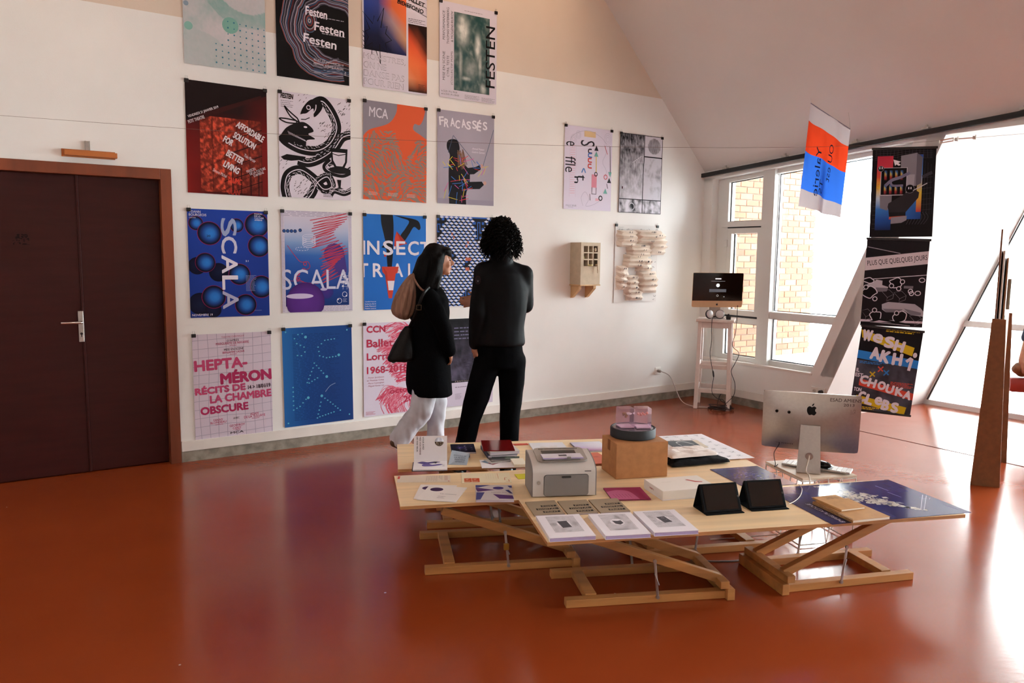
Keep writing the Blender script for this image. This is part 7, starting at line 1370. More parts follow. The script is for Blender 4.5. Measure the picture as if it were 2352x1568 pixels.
def d_b3(a):
    a.rect(0, 0, 1, 1, '131016', 0); a.noise(0, 0.40, 1, 1.0, 24, 24, lambda u, v: mixc('2c2932', '5a5664', 1.6*nz(u, v, 4, 2)-0.4), 1)
    a.poly([(0.0, 0.05), (0.90, 0.20), (0.88, 0.30), (0.03, 0.14)], 'd2b01e', 3); a.poly([(0, 0.29), (1, 0.345), (1, 0.44), (0, 0.385)], '2f7fd0', 3); a.poly([(0.09, 0.62), (1.0, 0.73), (1.0, 0.81), (0.09, 0.70)], 'd24c3c', 3); a.poly([(0.08, 0.815), (0.92, 0.90), (0.90, 0.99), (0.08, 0.90)], 'd2b01e', 3)
    Wt = 'e2d8e4'
    def brush(t, u, v, w, h, l=6, rot=5.5, dv=0.0):
        n = len(t); x = u
        for i, c in enumerate(t): a.text(c, x, v+dv*i, w/n*0.92, h*(0.8 if c.islower() else 1), Wt, l, rot+(4 if i % 2 else -4), 0.055); x += w/n
    brush('WeSH', 0.03, 0.045, 0.74, 0.135, dv=0.026); brush('AKH', 0.20, 0.235, 0.555, 0.145, dv=0.022); a.line([(0.80, 0.37), (0.87, 0.325), (0.885, 0.33), (0.86, 0.47)], 0.05, Wt, 6); brush('CHOUKA', 0.10, 0.575, 0.90, 0.105, dv=0.024); brush('CLeBS', 0.11, 0.765, 0.70, 0.125, dv=0.022)
    a.disc(0.925, 0.285, 0.035, Wt, 6, 10, 1.3)
    for u, v, c in ((0.40, 0.485, 'd24c3c'), (0.50, 0.52, '2f7fd0'), (0.28, 0.555, 'd2b01e')): a.line([(u-0.04, v-0.025), (u+0.05, v+0.025)], 0.022, c, 5); a.line([(u+0.045, v-0.03), (u-0.03, v+0.035)], 0.022, c, 5)
    a.text('IL', 0.015, 0.50, 0.055, 0.045, Wt, 6, 0, 0.03); a.text('EST', 0.01, 0.555, 0.13, 0.045, Wt, 6, 3, 0.03); a.text('TON', 0.02, 0.725, 0.13, 0.045, Wt, 6, 3, 0.03)
    a.para(0.40, 0.012, 0.97, 2, 0.022, 'd2b01e', 4, 0.6); a.para(0.02, 0.945, 0.5, 2, 0.018, 'd2b01e', 4, 0.6); a.para(0.05, 0.415, 0.5, 2, 0.016, '2f7fd0', 4, 0.5); a.para(0.60, 0.62, 0.98, 4, 0.016, 'd24c3c', 4, 0.5)
m_slat = mat('black_wooden_slat', '141214', 0.4)
zz = 0.0
for i, (d, hgt, tl_, rz) in enumerate(((d_b1, 0.596, 0.0, -0.012), (d_b2, 0.60, -0.0, -0.02), (d_b3, 0.60, -0.0, -0.085))):
    Mx = Matrix.Translation((0.0, zz-0.012, 0)) @ Matrix.Rotation(rz if i else 0.02, 4, 'Z')
    k = MB(); k.b2((-BWd/2, -hgt, -0.0008), (BWd/2, 0, 0.0004)); pn = k.build('poster_panel', mat('black_poster_paper', '131016', 0.4), bn, False, Mx)
    a = Art(BWd, hgt, 0.00025, 0.0006); d(a); a.build('printed_art', pn, INK, Matrix.Translation((-BWd/2, 0, 0)))
    k = MB(); k.box((0, -0.004, 0.003), (BWd+0.014, 0.016, 0.01), None, 0.002); k.build('slat', m_slat, bn, False, Mx)
    if i == 2: k = MB(); k.box((0, -hgt+0.004, 0.003), (BWd+0.012, 0.014, 0.01), None, 0.002); k.build('slat', m_slat, bn, False, Mx)
    zz -= hgt+0.012
# flag hanging from a stick under the ceiling
f0, f1 = atY(1862, 238, 6.75), atY(1953, 298, 6.55); 
def cloth_mat(name, c, k_=0.45):                     # thin cloth: some daylight comes through
    m = mat(name, c, 0.85); nt = m.node_tree; b = nt.nodes['Principled BSDF']; tr = nt.nodes.new('ShaderNodeBsdfTranslucent'); tr.inputs[0].default_value = lin(c); mx = nt.nodes.new('ShaderNodeMixShader'); mx.inputs[0].default_value = k_
    nt.links.new(b.outputs[0], mx.inputs[1]); nt.links.new(tr.outputs[0], mx.inputs[2]); nt.links.new(mx.outputs[0], nt.nodes['Material Output'].inputs[0]); return m
m_fl = [cloth_mat('flag_white', 'd4c9cd', 0.18), cloth_mat('flag_red', 'd8401e'), cloth_mat('flag_blue', '2f68cc')]
Xf = (f1-f0); fw_ = Xf.length; 
fg = thing('flag', 'white, red and blue cloth flag hanging from a stick under the sloping ceiling', 'flag', Matrix.Translation(f0))
lower = atY(1836, 473, 6.75)-f0; lower1 = atY(1929, 500, 6.5)-f0
def fp(u, v):
    top = Xf*u; bot = lower.lerp(lower1, u); p = top.lerp(bot, v)
    return p+Vector((0, 1, 0))*(0.030*sin(u*9+v*2.0)+0.018*sin(u*17-v*3))*(0.3+0.7*v)
def mk_strip(v0, v1, name, m):
    k = MB(); nx, ny = 28, 10
    edge = lambda u, v: v+0.03*(u-0.5)*(1 if 0.02 < v < 0.98 else 0)
    P = [tuple(fp(i/nx, edge(i/nx, v0)+(edge(i/nx, v1)-edge(i/nx, v0))*jx/ny)) for jx in range(ny+1) for i in range(nx+1)]
    k.add(P, [(jx*(nx+1)+i, jx*(nx+1)+i+1, (jx+1)*(nx+1)+i+1, (jx+1)*(nx+1)+i) for jx in range(ny) for i in range(nx)]); o = k.build(name, m, fg, True)
    return o
mk_strip(0, 0.175, 'white_stripe', m_fl[0]); mk_strip(0.175, 0.47, 'red_stripe', m_fl[1]); mk_strip(0.47, 0.84, 'blue_stripe', m_fl[2]); mk_strip(0.84, 1.0, 'white_stripe', m_fl[0])
k = MB(); k.tube([(0, 0, 0.004), tuple(Xf+Vector((0, 0, 0.004)))], 0.004, 6); k.build('stick', mat('thin_stick', '8a8498', 0.5), fg)
a = Art(1, 1, 0.0, 0.0)
for t, v0, v1, uu, sc in (('Yalerie', 0.36, 0.86, 0.36, 0.10), ('OU est', 0.27, 0.66, 0.66, 0.10), ('TS', 0.68, 0.82, 0.48, 0.10)):
    V_, F_ = text_mesh(t, 0.0, 0.0); a.emit([(uu-sc+y*sc, v0+x*(v1-v0)) for x, y in V_], F_, lin('15204a'), 1)
a.build('lettering', fg, None, None, lambda p: tuple(fp(p[0], -p[1])+Vector((0, -0.006, 0))))
hk = atpl(1862, 225, C0+Z*2.62, (VD+Z*0.057).cross(-VN+Z*1.03).normalized())
k = MB(); k.tube([(0, 0, 0), tuple((hk-f0)*0.995)], 0.0012, 5); k.tube([tuple(Xf), tuple(Xf+(hk-f0)*0.0+Vector((0.02, 0.1, 0.16)))], 0.0012, 5); k.build('hanging_thread', m_steel, fg)

# ================================================================== display stand at the right
m_mdf = mat('brown_fibreboard', '7a4c28', 0.7, var=0.1, scale=30)
g0, g1 = atz(2228, 1113), atz(2296, 1120); Xd = (g1-g0).normalized(); bwid = (g1-g0).length
g2 = atz(2281, 1060); nd = Vector((g2.x-(g0.x+g1.x)/2, g2.y-(g0.y+g1.y)/2, 0)).normalized()
ds = thing('display_stand', 'upright display stand on two tapering brown fibreboard legs at the right', 'display stand', frame((g0+g1)/2, Xd, -nd if Xd.cross(Z).dot(nd) > 0 else nd, Z) if False else Matrix.Translation((g0+g1)/2))
gm = (g0+g1)/2; gN = Vector((-Xd.y, Xd.x, 0)); tl3, tr3 = atpl(2279, 731, gm, gN)-gm, atpl(2311, 734, gm, gN)-gm; zt_ = tl3.z
def plate(pts, d, name, m): k = MB(); n = len(pts); k.add([tuple(p) for p in pts]+[tuple(p+d) for p in pts], [tuple(range(n)), tuple(reversed(range(n, 2*n)))]+[(i, (i+1) % n, n+(i+1) % n, n+i) for i in range(n)]); return k.build(name, m, ds)
b0, b1 = g0-(g0+g1)/2, g1-(g0+g1)/2
plate([b0, b1, tr3, tl3], nd*0.016, 'tapered_leg', m_mdf)
far = nd*0.86
plate([b0+far, b1+far, tr3+far+Z*0.0, tl3+far], nd*0.016, 'tapered_leg', m_mdf)
mid = (tl3+tr3)/2; sd_ = Vector((nd.y, -nd.x, 0))
ptop = atY(2308, 531, g0.y+0.35).z
for o_, z0_, z1_, m_, nm, l0, l1 in ((-0.030, zt_-0.45, ptop, m_mdf, 'back_panel', 0.02, 0.84), (-0.008, zt_-0.5, ptop-0.15, mat('white_panel', 'd8d2cc', 0.5), 'display_panel', 0.06, 0.80), (0.014, zt_-0.5, ptop-0.20, m_mdf, 'inner_panel', 0.10, 0.78)):
    P = [Vector((mid.x, mid.y, 0))+sd_*o_+nd*l0+Z*z0_, Vector((mid.x, mid.y, 0))+sd_*o_+nd*l1+Z*z0_, Vector((mid.x, mid.y, 0))+sd_*o_+nd*l1+Z*z1_, Vector((mid.x, mid.y, 0))+sd_*o_+nd*l0+Z*z1_]; plate(P, sd_*0.010, nm, m_)
P = [Vector((mid.x, mid.y, 0))+sd_*0.026+nd*(0.25+0.14*i)+Z*z for i, z in ((0, 1.28), (1, 1.28), (1, 1.50), (0, 1.50))]; plate(P, sd_*0.018, 'mounted_box', mat('grey_green_card', '8c8a7c', 0.6))
P = [Vector((mid.x, mid.y, 0))+sd_*0.024+nd*(0.12+0.10*i)+Z*z for i, z in ((0, 1.05), (1, 1.05), (1, 1.24), (0, 1.24))]; plate(P, sd_*0.004, 'pale_leaflet', mat('pale_teal_paper', 'a8d0c4', 0.6))

# ================================================================== red bench at the window
bq = atY(2321, 872, 7.35); bq.z = 0; bx_ = Vector((0.93, -0.36, 0)).normalized()
bench = thing('bench', 'red upholstered bench by the window at the right edge', 'bench', frame(bq, bx_, Vector((-bx_.y, bx_.x, 0)), Z))
m_red = mat('red_leather', '9c2c22', 0.4, var=0.1, scale=8)
k = MB(); k.b2((0, 0, 0.37), (1.7, 0.45, 0.51), None, 0.025); k.build('cushion', m_red, bench, True)
for x in (0.3, 1.5):
    for y in (0.05, 0.40): k = MB(); k.tube([(x, y, 0.0), (x, y, 0.372)], 0.015, 8); k.build('leg', m_steel, bench)
# ================================================================== people
def blob_mesh(name, prims, org, voxel=0.011, smooth=8, mats=None, parent=None, disp=0.0, dscale=9.0):
    """one continuous skin over tapered limbs and ellipsoids. prims: ('c',p,r,q,r2) | ('e',c,(rx,ry,rz),rotation) | ('l',[(centre,rx,ry,angle),...])"""
    bm = bmesh.new()
    for p in prims:
        if p[0] == 'e':
            R = (p[3] if len(p) > 3 else Matrix.Identity(3)).to_4x4()
            M = Matrix.Translation(Vector(p[1])-org) @ R @ Matrix.Diagonal((*p[2], 1)); bmesh.ops.create_uvsphere(bm, u_segments=18, v_segments=12, radius=1, matrix=M)
        elif p[0] == 'c':
            a, ra, b, rb = Vector(p[1])-org, p[2], Vector(p[3])-org, p[4]
            for c, r in ((a, ra), (b, rb)): bmesh.ops.create_uvsphere(bm, u_segments=14, v_segments=10, radius=r, matrix=Matrix.Translation(c))
            d = b-a
            if d.length > 1e-4:
                q = Z.rotation_difference(d.normalized()); bmesh.ops.create_cone(bm, cap_ends=True, segments=14, radius1=ra, radius2=rb, depth=d.length, matrix=Matrix.Translation((a+b)/2) @ q.to_matrix().to_4x4())
        else:
            rings = []; n = 22
            for c, rx, ry, ang in p[1]:
                c = Vector(c)-org; rings.append([bm.verts.new((c.x+rx*cos(t)*cos(ang)-ry*sin(t)*sin(ang), c.y+rx*cos(t)*sin(ang)+ry*sin(t)*cos(ang), c.z)) for t in [2*pi*i/n for i in range(n)]])
            for i in range(len(rings)-1):
                for j_ in range(n): bm.faces.new((rings[i][j_], rings[i][(j_+1) % n], rings[i+1][(j_+1) % n], rings[i+1][j_]))
            bm.faces.new(list(reversed(rings[0]))); bm.faces.new(rings[-1])
    bmesh.ops.recalc_face_normals(bm, faces=bm.faces)
    me = bpy.data.meshes.new(name); bm.to_mesh(me); bm.free()
    o = bpy.data.objects.new(name, me); COL.objects.link(o)
    m = o.modifiers.new('r', 'REMESH'); m.mode = 'VOXEL'; m.voxel_size = voxel; m.use_smooth_shade = True
    s = o.modifiers.new('s', 'SMOOTH'); s.iterations = smooth; s.factor = 0.5
    dg = bpy.context.evaluated_depsgraph_get(); nm = bpy.data.meshes.new_from_object(o.evaluated_get(dg)); bpy.data.objects.remove(o)
    if disp:                                # cloth creases
        nm.calc_loop_triangles(); N = [v.normal.copy() for v in nm.vertices]
        for v, n_ in zip(nm.vertices, N):
            q = v.co; d = mnoise.noise(Vector((q.x*dscale, q.y*dscale, q.z*dscale*0.45)))+0.5*mnoise.noise(Vector((q.x*dscale*2.3+5, q.y*dscale*2.3, q.z*dscale)))
            v.co = q+n_*disp*d
    nm.polygons.foreach_set('use_smooth', [True]*len(nm.polygons)); nm.name = name
    r = bpy.data.objects.new(name, nm); COL.objects.link(r)
    nm.materials.clear()
    for mm in mats: nm.materials.append(mm)
    if parent: r.parent = parent
    return r
m_skin = mat('skin', 'b47a5c', 0.5, var=0.06, scale=30); m_skin2 = mat('skin_warm', '9c6448', 0.5)
m_coat = mat('charcoal_wool', '08080a', 0.95, spec=0.06, var=0.3, scale=120, bump=0.35, bscale=180)
m_jack = mat('black_softshell', '050507', 0.6, spec=0.10, var=0.2, scale=20); m_trou = mat('black_trousers', '040406', 0.9, spec=0.06, var=0.2, scale=40, bump=0.2)
m_hairb = mat('black_hair', '040304', 0.5, spec=0.12, bump=0.5, scale=60, stretch=(6, 6, 0.5)); m_hairc = mat('dark_brown_curls', '080505', 0.6, spec=0.12)
m_wtr = mat('white_cotton', 'c9c6cc', 0.8, var=0.06, scale=14, bump=0.25); m_shoe = mat('brown_suede', '5a4432', 0.8)
def hand(wrist, d, palm_n, L, curl, thumb_side=1):
    """palm and five bent fingers of unequal length as limb primitives. d: direction of the fingers, palm_n: palm normal"""
    d = d.normalized(); n = (palm_n-d*palm_n.dot(d)).normalized(); s = d.cross(n)*thumb_side; P = []
    pc = wrist+d*L*0.26
    P.append(('c', wrist, L*0.15, wrist+d*L*0.12, L*0.17)); 
    for i in range(4):
        k0 = wrist+d*L*0.45+s*L*(0.19-0.125*i); P.append(('c', wrist+d*L*0.08+s*L*(0.10-0.06*i), L*0.085, k0, L*0.078))
        fl = L*(0.42, 0.47, 0.43, 0.33)[i]; c = curl*(1+0.12*i); p0 = k0; a_ = 0
        for seg, f in enumerate((0.45, 0.32, 0.25)):
            a_ += c*(0.5 if seg == 0 else 1.0); dd = d*cos(a_)+n*sin(a_); p1 = p0+dd*fl*f+s*(0.02*L*(1.5-i)*f); P.append(('c', p0, L*(0.062-0.006*seg), p1, L*(0.056-0.006*seg))); p0 = p1
    t0 = wrist+d*L*0.10+s*L*0.17; t1 = t0+(d*0.7+s*0.75+n*0.25).normalized()*L*0.22; t2 = t1+(d*0.9+s*0.25+n*0.3).normalized()*L*0.2; P += [('c', t0, L*0.085, t1, L*0.07), ('c', t1, L*0.066, t2, L*0.055)]
    return P
# ---------------------------------------------------------------- man seen from behind
Ym = 5.56
def J(x, y, dy=0.0, Y=None): return atY(x, y, (Y or Ym)+dy)
man = thing('person', 'person with curly dark hair in a black jacket and black trousers, seen from behind', 'person', Matrix.Translation((J(1130, 900).x, Ym, 0)), 'visitors looking at the posters'); mo = Vector((J(1130, 900).x, Ym, 0))
hd = J(1152, 545, 0.02); nk = J(1150, 585, 0.0); cb = J(1151, 612, 0.0)
shl, shr = J(1112, 625, -0.02), J(1202, 632, 0.05); pel = J(1148, 812, 0.0)
hl, hr_ = J(1121, 828, -0.02), J(1176, 828, 0.03)
kl, kr = J(1082, 935, -0.06), J(1171, 935, 0.04); al, ar = J(1052, 1062, -0.02), J(1168, 1066, 0.03); al.z = 0.10; ar.z = 0.10
el, wl_ = J(1097, 715, -0.10), J(1091, 797, -0.03); er, wr = J(1207, 700, 0.14), J(1103, 688, 0.34)
kl.z = 0.47; kr.z = 0.48
body = [('e', hd, (0.078, 0.096, 0.115)), ('c', hd-Z*0.06, 0.058, cb, 0.062), ('l', [(pel-Z*0.06, 0.15, 0.105, 0.25), (pel+Z*0.12, 0.14, 0.10, 0.25), ((pel+cb)/2, 0.16, 0.11, 0.25), (cb-Z*0.12, 0.175, 0.11, 0.25), (cb-Z*0.02, 0.10, 0.08, 0.25)])]
body += [('c', hl, 0.075, kl, 0.05), ('c', kl, 0.05, al, 0.036), ('c', hr_, 0.075, kr, 0.05), ('c', kr, 0.05, ar, 0.036), ('c', al, 0.034, al+Vector((-0.03, 0.09, -0.07)), 0.03), ('c', ar, 0.034, ar+Vector((0.0, 0.1, -0.07)), 0.03)]
body += [('c', shl, 0.05, el, 0.036), ('c', el, 0.036, wl_, 0.026), ('c', shr, 0.05, er, 0.036), ('c', er, 0.036, wr, 0.026), ('e', hd+Vector((0.0, 0.10, -0.01)), (0.016, 0.03, 0.028)), ('e', hd+Vector((-0.078, 0.0, -0.005)), (0.012, 0.02, 0.03)), ('e', hd+Vector((0.078, 0.0, -0.005)), (0.012, 0.02, 0.03)), ('e', hd+Vector((0, 0.07, -0.09)), (0.035, 0.035, 0.025))]
body += hand(wr, (J(1062, 694, 0.36)-wr), Vector((0, -1, 0.1)), 0.175, 0.13, 1) + hand(wl_-Z*0.005, (J(1092, 830, 0.01)-wl_), Vector((1, 0.3, 0)), 0.17, 0.45, 1)
blob_mesh('body', body, mo, 0.0075, 4, [m_skin2], man)
ja = [('l', [(pel+Z*0.055, 0.185, 0.125, 0.22), (pel+Z*0.085, 0.192, 0.130, 0.22), (pel+Z*0.20, 0.180, 0.130, 0.22), ((pel+cb)/2, 0.190, 0.135, 0.22), (cb-Z*0.16, 0.202, 0.135, 0.22), (cb-Z*0.05, 0.165, 0.115, 0.22), (cb+Z*0.01, 0.085, 0.085, 0.22), (cb+Z*0.075, 0.082, 0.085, 0.22), (cb+Z*0.125, 0.080, 0.085, 0.22)]),
      ('c', shl, 0.078, el, 0.062), ('c', el, 0.062, wl_+(el-wl_).normalized()*0.03, 0.050), ('c', shr, 0.078, er, 0.062), ('c', er, 0.062, wr+(er-wr).normalized()*0.05, 0.045), ('c', shl+Z*0.012, 0.06, cb, 0.07), ('c', shr+Z*0.012, 0.06, cb, 0.07)]
blob_mesh('jacket', ja, mo, 0.012, 7, [m_jack], man, 0.006, 7)
tr_ = [('l', [(pel-Z*0.10, 0.175, 0.115, 0.22), (pel+Z*0.0, 0.178, 0.120, 0.22), (pel+Z*0.09, 0.165, 0.11, 0.22)]), ('c', hl, 0.102, kl, 0.080), ('c', kl, 0.080, al-Z*0.05, 0.066), ('c', hr_, 0.102, kr, 0.080), ('c', kr, 0.080, ar-Z*0.05, 0.066)]
blob_mesh('trousers', tr_, mo, 0.012, 6, [m_trou], man, 0.010, 8)
for q, d in ((al, Vector((-0.035, 0.10, 0))), (ar, Vector((0.0, 0.11, 0)))):
    q = Vector((q.x, q.y, 0.042)); blob_mesh('shoe', [('c', q-d*0.35, 0.040, q+d*0.5, 0.043), ('c', q+d*0.5, 0.043, q+d*1.2-Z*0.008, 0.034)], mo, 0.011, 4, [m_black], man)
# curls
rc_ = random.Random(19); k = MB(); hc_ = hd+Z*0.012-mo
k.sphere(tuple(hc_+Vector((0, -0.012, 0.0))), (0.106, 0.114, 0.124), 18)
for i in range(900):
    t = rc_.random()*2*pi; c_ = rc_.uniform(-0.72, 1.0); s_ = sqrt(max(0, 1-c_*c_)); n_ = Vector((s_*cos(t), s_*sin(t), c_))
    if n_.y > 0.55 and n_.z < 0.35: continue
    p = hc_+Vector((n_.x*0.098, n_.y*0.105-0.012, n_.z*0.115)); dn = (Vector((n_.x*0.25, n_.y*0.25, -1))).normalized(); sd = n_.cross(dn); sd = sd.normalized() if sd.length > 0.01 else Vector((1, 0, 0)); L = rc_.uniform(0.04, 0.075)*(1.25 if c_ < 0.2 else 0.9); ra = rc_.uniform(0.007, 0.012); ph = rc_.random()*6
    out = n_*rc_.uniform(0.012, 0.034)+Vector((n_.x, n_.y, 0))*(0.012 if c_ < 0 else 0.0)
    P = []
    for j_ in range(9):
        f = j_/8; P.append(p+out*min(1, f*2.5+0.2)+dn*L*f*(1 if c_ < 0.75 else 0.5)+(sd*cos(ph+f*13)+n_*sin(ph+f*13))*ra)
    k.tube(P, [0.0036, 0.004, 0.004, 0.0038, 0.0035, 0.003, 0.0026, 0.002, 0.001], 4)
k.build('hair', m_hairc, man, True)
a = Art(0.06, 0.06, 0.0003, 0.0); a.disc(0.5, 0.5, 0.42, '3a1c20', 1, 20, 1.25); a.disc(0.5, 0.5, 0.36, '131218', 2, 20, 1.25); a.rect(0.28, 0.52, 0.72, 0.56, '6a6a72', 3); a.disc(0.5, 0.64, 0.09, '9a9aa2', 3, 8)
bp_ = J(1098, 643, -0.128); n_ = Vector((-0.62, -0.78, 0.0)).normalized(); xx_ = Z.cross(n_).normalized()
a.build('sleeve_badge', man, None, Matrix.Translation(-mo) @ frame(bp_-xx_*0.03+Z*0.03, xx_, Z, n_))
# ---------------------------------------------------------------- woman in profile
Yw = 6.05
def K(x, y, dy=0.0): return atY(x, y, Yw+dy)
wom = thing('person', 'person with long black hair in a dark wool coat and white trousers, in profile', 'person', Matrix.Translation((K(985, 900).x, Yw, 0)), 'visitors looking at the posters'); wo = Vector((K(985, 900).x, Yw, 0))
hd = K(1006, 598, 0.0); nk = K(996, 650); cb = K(992, 668); pel = K(985, 830)
sn, sf = K(985, 684, -0.16), K(1000, 684, 0.16); hn, hf = K(978, 845, -0.07), K(990, 845, 0.07)
en, wn_ = K(1020, 757, -0.19), K(1033, 806, -0.12); ef, wf_ = K(1022, 760, 0.17), K(1032, 806, 0.10)
kn, kf = K(970, 940, -0.08), K(1003, 948, 0.08); an, af = K(924, 1004, -0.06), K(999, 1050, 0.08); af.z = 0.09; kf.z = 0.46
fd = Vector((0.955, 0.295, 0)).normalized(); side = Vector((-fd.y, fd.x, 0))    # direction the face looks
def hp_(f, s, z): return hd+fd*f+side*s+Z*z
Rh = Matrix.Rotation(math.atan2(fd.y, fd.x), 3, 'Z')
body = [('e', hd, (0.098, 0.076, 0.112), Rh), ('e', hp_(0.045, 0, -0.055), (0.05, 0.055, 0.058), Rh), ('e', hp_(0.070, 0, -0.092), (0.028, 0.032, 0.022), Rh), ('c', hp_(0.098, 0, 0.012), 0.010, hp_(0.122, 0, -0.024), 0.013), ('e', hp_(0.106, 0, -0.030), (0.016, 0.017, 0.010), Rh), ('e', hp_(0.096, 0, -0.056), (0.014, 0.022, 0.008), Rh), ('e', hp_(0.092, 0, -0.070), (0.014, 0.020, 0.009), Rh), ('e', hp_(0.084, 0, 0.024), (0.018, 0.05, 0.012), Rh), ('e', hp_(0.066, -0.036, -0.028), (0.028, 0.026, 0.030), Rh), ('e', hp_(0.066, 0.036, -0.028), (0.028, 0.026, 0.030), Rh), ('e', hp_(-0.005, -0.076, -0.012), (0.02, 0.01, 0.03), Rh), ('e', hp_(-0.005, 0.076, -0.012), (0.02, 0.01, 0.03), Rh)]
body += [('c', hp_(-0.01, 0, -0.07), 0.05, cb, 0.055), ('l', [(pel-Z*0.05, 0.11, 0.15, 0.52), (pel+Z*0.12, 0.095, 0.12, 0.52), ((pel+cb)/2+Z*0.05, 0.105, 0.135, 0.52), (cb-Z*0.05, 0.09, 0.14, 0.52), (cb, 0.06, 0.07, 0.52)])]
body += [('c', hn, 0.07, kn, 0.046), ('c', kn, 0.046, an, 0.032), ('c', hf, 0.07, kf, 0.046), ('c', kf, 0.046, af, 0.032), ('c', sn, 0.045, en, 0.033), ('c', en, 0.033, wn_, 0.024), ('c', sf, 0.045, ef, 0.033), ('c', ef, 0.033, wf_, 0.024), ('c', an, 0.03, an+Vector((0.06, 0.05, -0.09)), 0.028), ('c', af, 0.03, af+fd*0.1-Z*0.06, 0.026)]
body += hand(wn_, Vector((0.15, 0.5, -1)), Vector((-1, 0, 0)), 0.15, 0.4, 1)+hand(wf_, Vector((0.15, 0.1, -1)), Vector((-1, 0, 0)), 0.15, 0.4, -1)
blob_mesh('body', body, wo, 0.0065, 3, [m_skin], wom)
for s_ in (-1, 1):
    k = MB(); k.sphere(tuple(hp_(0.088, 0.031*s_, 0.002)-wo), (0.008, 0.010, 0.006), 10); k.build('eye', mat('dark_eye', '120c0a', 0.2), wom, True)
k = MB(); k.sphere(tuple(hp_(0.103, 0, -0.064)-wo), (0.010, 0.019, 0.006), 10); k.build('lips', mat('lip_tone', '8a3c38', 0.5), wom, True)
coat = [('l', [(K(988, 904), 0.170, 0.225, 0.52), (K(985, 880), 0.172, 0.23, 0.52), (K(984, 830), 0.165, 0.205, 0.52), (K(985, 770), 0.145, 0.18, 0.52), (K(988, 715), 0.14, 0.19, 0.52), (K(991, 684), 0.115, 0.19, 0.52), (K(995, 662), 0.07, 0.09, 0.52)]), ('c', sn, 0.075, en, 0.064), ('c', en, 0.066, wn_+(en-wn_).normalized()*0.0, 0.050), ('c', sf, 0.07, ef, 0.06), ('c', ef, 0.06, wf_, 0.048), ('c', cb+Z*0.02-fd*0.02, 0.08, cb-Z*0.03, 0.09)]
blob_mesh('coat', coat, wo, 0.012, 7, [m_coat], wom, 0.007, 8)
tro = [('c', hn-Z*0.05, 0.102, kn, 0.090), ('c', kn, 0.090, an+Vector((0.01, 0, 0.03)), 0.086), ('c', an+Vector((0.01, 0, 0.03)), 0.086, an+Vector((-0.015, -0.01, -0.005)), 0.084), ('c', hf-Z*0.05, 0.095, kf, 0.080), ('c', kf, 0.078, af-Z*0.02, 0.070), ('c', hn, 0.09, hf, 0.09)]
blob_mesh('trousers', tro, wo, 0.010, 4, [m_wtr], wom, 0.015, 13)
q = an+Vector((-0.01, -0.01, -0.03)); blob_mesh('shoe', [('c', q+Vector((-0.05, -0.03, -0.005)), 0.034, q+Vector((0.05, 0.03, -0.065)), 0.036), ('c', q+Vector((0.05, 0.03, -0.065)), 0.036, Vector((q.x+0.12, q.y+0.075, 0.032)), 0.030)], wo, 0.009, 3, [m_shoe], wom)
q = Vector((af.x, af.y, 0.036)); blob_mesh('shoe', [('c', q-fd*0.05, 0.034, q+fd*0.07, 0.035), ('c', q+fd*0.07, 0.035, q+fd*0.15-Z*0.004, 0.028)], wo, 0.009, 3, [m_shoe], wom)
hair = [('e', hp_(-0.030, 0, 0.020), (0.104, 0.092, 0.118), Rh), ('e', hp_(0.055, 0, 0.072), (0.055, 0.075, 0.040), Rh), ('c', hp_(0.075, -0.03, 0.055), 0.026, hp_(0.098, -0.03, 0.030), 0.012), ('c', hp_(0.078, 0.03, 0.055), 0.026, hp_(0.100, 0.03, 0.030), 0.012), ('c', hp_(0.082, 0.0, 0.055), 0.026, hp_(0.106, 0.0, 0.032), 0.012)]
back = [(hp_(-0.085, 0, -0.02), 0.085), (hp_(-0.125, 0, -0.15), 0.09), (K(966, 668, -0.02), 0.09), (K(958, 700, -0.03), 0.075), (K(953, 726, -0.03), 0.045)]
for i in range(len(back)-1): hair.append(('c', back[i][0], back[i][1], back[i+1][0], back[i+1][1]))
hair += [('c', hp_(-0.02, -0.078, 0.0), 0.035, K(992, 662, -0.10), 0.040), ('c', K(992, 662, -0.10), 0.040, K(984, 692, -0.14), 0.026), ('c', hp_(0.0, -0.078, 0.03), 0.026, hp_(-0.005, -0.08, -0.09), 0.028), ('c', hp_(-0.005, -0.08, -0.09), 0.028, K(1003, 662, -0.13), 0.02), ('c', hp_(-0.02, 0.078, 0.0), 0.035, K(1000, 672, 0.09), 0.03)]
blob_mesh('hair', hair, wo, 0.0085, 4, [m_hairb], wom, 0.004, 22)
# bags carried on her shoulder
bgM = K(927, 690, -0.10)
bag = thing('cloth_bag', 'pinkish brown gathered cloth bag on the shoulder of the dark-coated person', 'bag', Matrix.Translation(bgM))
m_cl = mat('dusty_pink_cloth', '8f6a58', 0.85, var=0.2, scale=10, stretch=(6, 6, 0.4), bump=0.3)
k = MB(); rings = [(K(950, 626, -0.08), 0.02, 0.04), (K(940, 650, -0.09), 0.055, 0.07), (K(931, 680, -0.10), 0.085, 0.09), (K(925, 708, -0.10), 0.095, 0.095), (K(922, 722, -0.10), 0.085, 0.085), (K(930, 735, -0.09), 0.03, 0.04)]; n = 40; V = []
for ri, (c, rx, ry) in enumerate(rings):
    c = c-bgM
    for i in range(n):
        t = 2*pi*i/n; w_ = 1+0.10*sin(i*5.2*pi/10+ri*0.4)*(0.4+0.6*min(1, ri/2)); V.append((c.x+rx*w_*cos(t)*0.95, c.y+ry*w_*sin(t), c.z-0.10*rx*w_*cos(t)*(1 if ri < 4 else 0.4)))
k.add(V, [(r_*n+i, r_*n+(i+1) % n, (r_+1)*n+(i+1) % n, (r_+1)*n+i) for r_ in range(len(rings)-1) for i in range(n)]+[tuple(reversed(range(n))), tuple((len(rings)-1)*n+i for i in range(n))])
